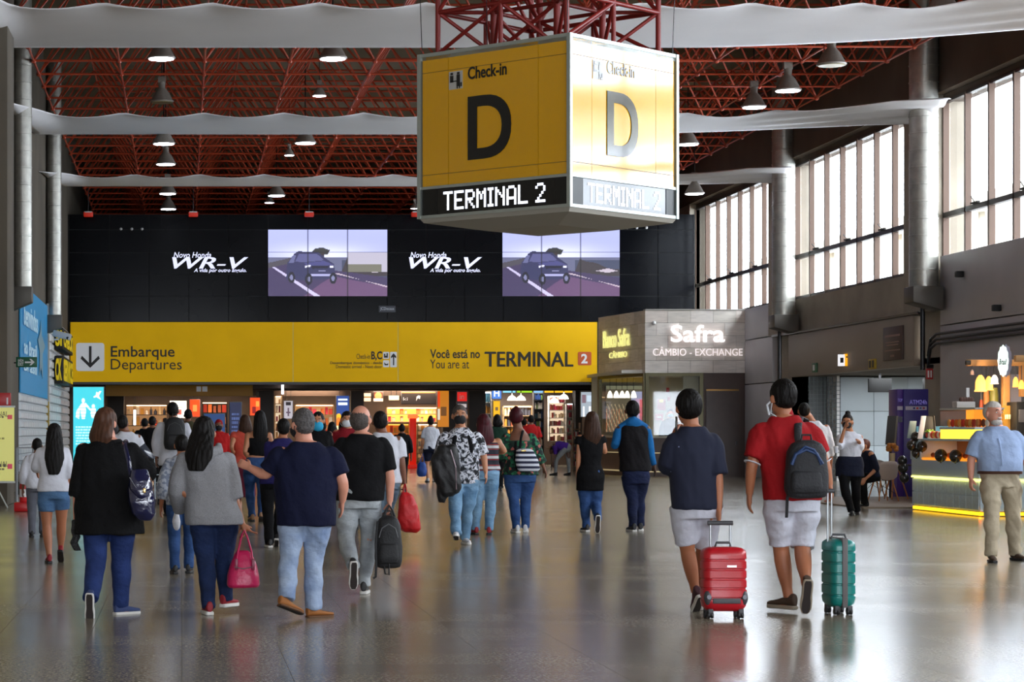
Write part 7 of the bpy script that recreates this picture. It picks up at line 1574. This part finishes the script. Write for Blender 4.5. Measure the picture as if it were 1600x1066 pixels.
for z0, z1 in ((3.95,4.6),(2.9,3.75)): text('SI' if z0 > 3.5 else 'CK', Vector((bx+.07, 70.17, z0+.08)), (1,0,0), .2, z1-z0-.16, yk, t, .01, .04)
# camera, exit sign
t = tag(empty('security_camera', Wp(95,530,66)), 'white security camera on a bracket beside the tiled panel', 'camera'); Y = 66
MB().obox(Wp(97,524,Y), (1,0,-.25), (0,1,0), (.25,0,1), .26, .12, .09).build('camera_housing', M('camera_white', (190,190,190), .4), t, bevel=.03); MB().tube([Wp(84,531,Y), Wp(92,530,Y), Wp(92,524,Y)], .03, 8).build('bracket', white, t, smooth=True); MB().tube([Wp(103,527,Y-.06), Wp(107,529,Y-.1)], .05, 10).build('lens_hood', blackm, t)
t = tag(empty('exit_sign', Wp(42,574,53)), 'green exit sign with white arrow hanging at the left wall', 'sign'); Y = 53
pbox('plate', M('exit_green', (10,74,44), .4, em=.15), 25, 58, 558, 574, Y, t, .04, .01); ppoly([(39,565),(49,565),(46,561),(49,561),(54,566),(49,571),(46,571),(49,567.5),(39,567.5)], white, 'arrow', t, Y-.005); text('EXIT', Wp(28,572,Y-.005), (1,0,0), 9/F*Y, 5.5/F*Y, white, t, .004, .02); text('SAÍDA', Wp(28,565.5,Y-.005), (1,0,0), 9/F*Y, 5/F*Y, white, t, .004, .02)
MB().tube([Wp(25,567,Y+.02), V3(LX+.1, Y+.02, ZZ(567,Y))], .02, 6).build('bracket', steel_d, t)
# cyan light box with travellers pictogram
def cyanbox(U, V):
    A = np.zeros(U.shape+(3,)); A[:] = lin((56,182,196)); Wc = (226,246,250)
    def fig(cx, base, h):
        put(A, ((U-cx)/.055)**2+((V-(base+h*.92))/.03)**2 < 1, Wc); put(A, inpoly(U, V, [(cx-.09,base+h*.35),(cx-.08,base+h*.75),(cx,base+h*.83),(cx+.08,base+h*.75),(cx+.09,base+h*.35),(cx+.05,base),(cx-.05,base)]), Wc)
    fig(.33, .60, .25); fig(.66, .61, .16); put(A, inpoly(U, V, [(.4,.81),(.62,.71),(.6,.69),(.38,.77)]), Wc); put(A, inpoly(U, V, [(.08,.62),(.1,.70),(.26,.79),(.28,.76),(.22,.70),(.2,.60)]), Wc)
    for k in range(4): A[(abs(V-(.62+.04*k)) < .004) & (U < .8) & (A[...,0] > .5)] = lin((150,210,220))
    put(A, inpoly(U, V, [(.66,.88),(.74,.90),(.86,.95),(.93,.95),(.84,.89),(.92,.84),(.86,.85),(.76,.875),(.68,.865)]), Wc)
    put(A, inpoly(U, V, [(.74,.905),(.76,.94),(.79,.94),(.83,.91)]), Wc)
    for k, (v, n_) in enumerate(((.50,.62),(.465,.62),(.43,.55),(.395,.6),(.36,.58),(.325,.5),(.29,.42))): put(A, (abs(V-v) < .011) & (U > .08) & (U < .08+n_) & (np.sin(U*120+k*3)+np.sin(U*71+k) > -1.0), (170,226,232))
    put(A, (abs(V-.12) < .02) & (U > .08) & (U < .42), (226,246,250)); return A
t = lightbox('light_box', 'glowing cyan light box with white travellers and a plane', 113.5, 163, 604, 731, 74.5, cyanbox, 1.25, 'sign', 90, 200, True, .2)
# yellow roll-up banner
def rollup(U, V):
    A = np.zeros(U.shape+(3,)); A[:] = lin((228,224,128)); 
    for k, (v, c) in enumerate(((.87,(110,100,60)),(.68,(140,132,60)),(.63,(140,132,60)),(.58,(140,132,60)),(.50,(140,132,60)),(.45,(140,132,60)),(.16,(110,104,60)),(.10,(150,140,70)))): put(A, (abs(V-v) < .012) & (U > .0) & (U < .78-.1*(k % 3)) & (np.sin(U*80+k*2) > -.6), c)
    put(A, (abs(V-.87) < .028) & (U > .84) & (U < .95), (206,70,80)); put(A, (abs(V-.20) < .035) & (U > .84) & (U < .95), (206,60,90)); put(A, (abs(V-.40) < .01) & (U < .6), (230,150,60))
    put(A, (abs(V-.215) < .022) & (U < .8) & (np.sin(U*50) > -.5), (80,74,50)); return A
t = tag(empty('roll_up_banner', (XX(-8,43), 43, 0)), 'yellow roll-up banner standing at the left picture edge', 'banner'); Y = 43
poster('banner_sheet', (XX(-44,Y), Y, ZZ(752,Y)), (1,0,0), XX(22.5,Y)-XX(-44,Y), ZZ(637,Y)-ZZ(752,Y), 80, 120, rollup, vcmat('rollup_print', em=.25, rough=.4), t, .012)
tm_ = M('rollup_lettering', (96,90,56), .5)
for y_ in (729,651): text('TERMINAL', Wp(-27,y_,Y-.015), (1,0,0), 40/F*Y, 8/F*Y, tm_, t, .004)
MB().box(XX(-45,Y), XX(23.5,Y), Y, Y+.03, ZZ(637,Y), ZZ(634,Y)).build('top_rail', M('rail_white', (200,204,200), .4), t); MB().box(XX(-45,Y), XX(23.5,Y), Y, Y+.03, ZZ(755,Y), ZZ(752,Y)).build('bottom_rail', M('rail_white'), t)
for a, b, dy in ((-6,14,-.35),(-14,-34,-.35)): MB().tube([Wp(-10,752,Y+.02), V3(XX(b,Y), Y+dy, .015)], .015, 6).build('stand_leg', M('rail_white'), t)
wallbox(-14, 17, 614, 635.5, 44.2, redm, 'red sign with a white extinguisher pictogram on the left pier', ins=(white, .78, .86, .35, .85))
# extinguisher on its red stand
t = tag(empty('fire_extinguisher', (XX(37,41), 41, 0)), 'red and white fire extinguisher on a red floor stand', 'extinguisher'); Y = 41; c = V3(XX(37,Y), Y, 0)
MB().box(c.x-.165, c.x+.165, Y-.15, Y+.15, 0, .17).build('stand_base', M('stand_red', (196,20,26), .35), t, bevel=.025)
MB().tube([c+UP*.17, c+UP*.19, c+UP*.46, c+UP*.52, c+UP*.55], [.07,.075,.075,.055,.025], 20).build('cylinder_body', M('stand_red'), t, smooth=True); MB().tube([c+UP*.26, c+UP*.40], .0765, 20).build('label_band', white, t, smooth=True)
MB().tube([c+UP*.55, c+UP*.60], .02, 8).build('valve', steel_d, t); MB().tube([c+UP*.59+V3(-.01,0,0), c+UP*.62+V3(.08,0,0)], .012, 6).build('lever', blackm, t); MB().tube([c+UP*.57, c+V3(-.09,0,.52), c+V3(-.09,0,.3)], .011, 6).build('hose', blackm, t, smooth=True)
t = tag(empty('stand_frame', (XX(28,45), 45.9-.9, 0)), 'pale plastic barrier frame behind the fire extinguisher', 'frame')
Y = 44.0
for a in (26, 52): MB().tube([Wp(a,700,Y), V3(XX(a,Y), Y, 0)], .025, 6).build('post', M('frame_grey', (150,154,158), .4), t)
for y_ in (700, 720, 740): MB().tube([Wp(26,y_,Y), Wp(52,y_,Y)], .014, 6).build('rail', M('frame_grey'), t)
pbox('clear_panel', GLASS, 27, 51, 702, 738, Y+.01, t, .005)
finalize()
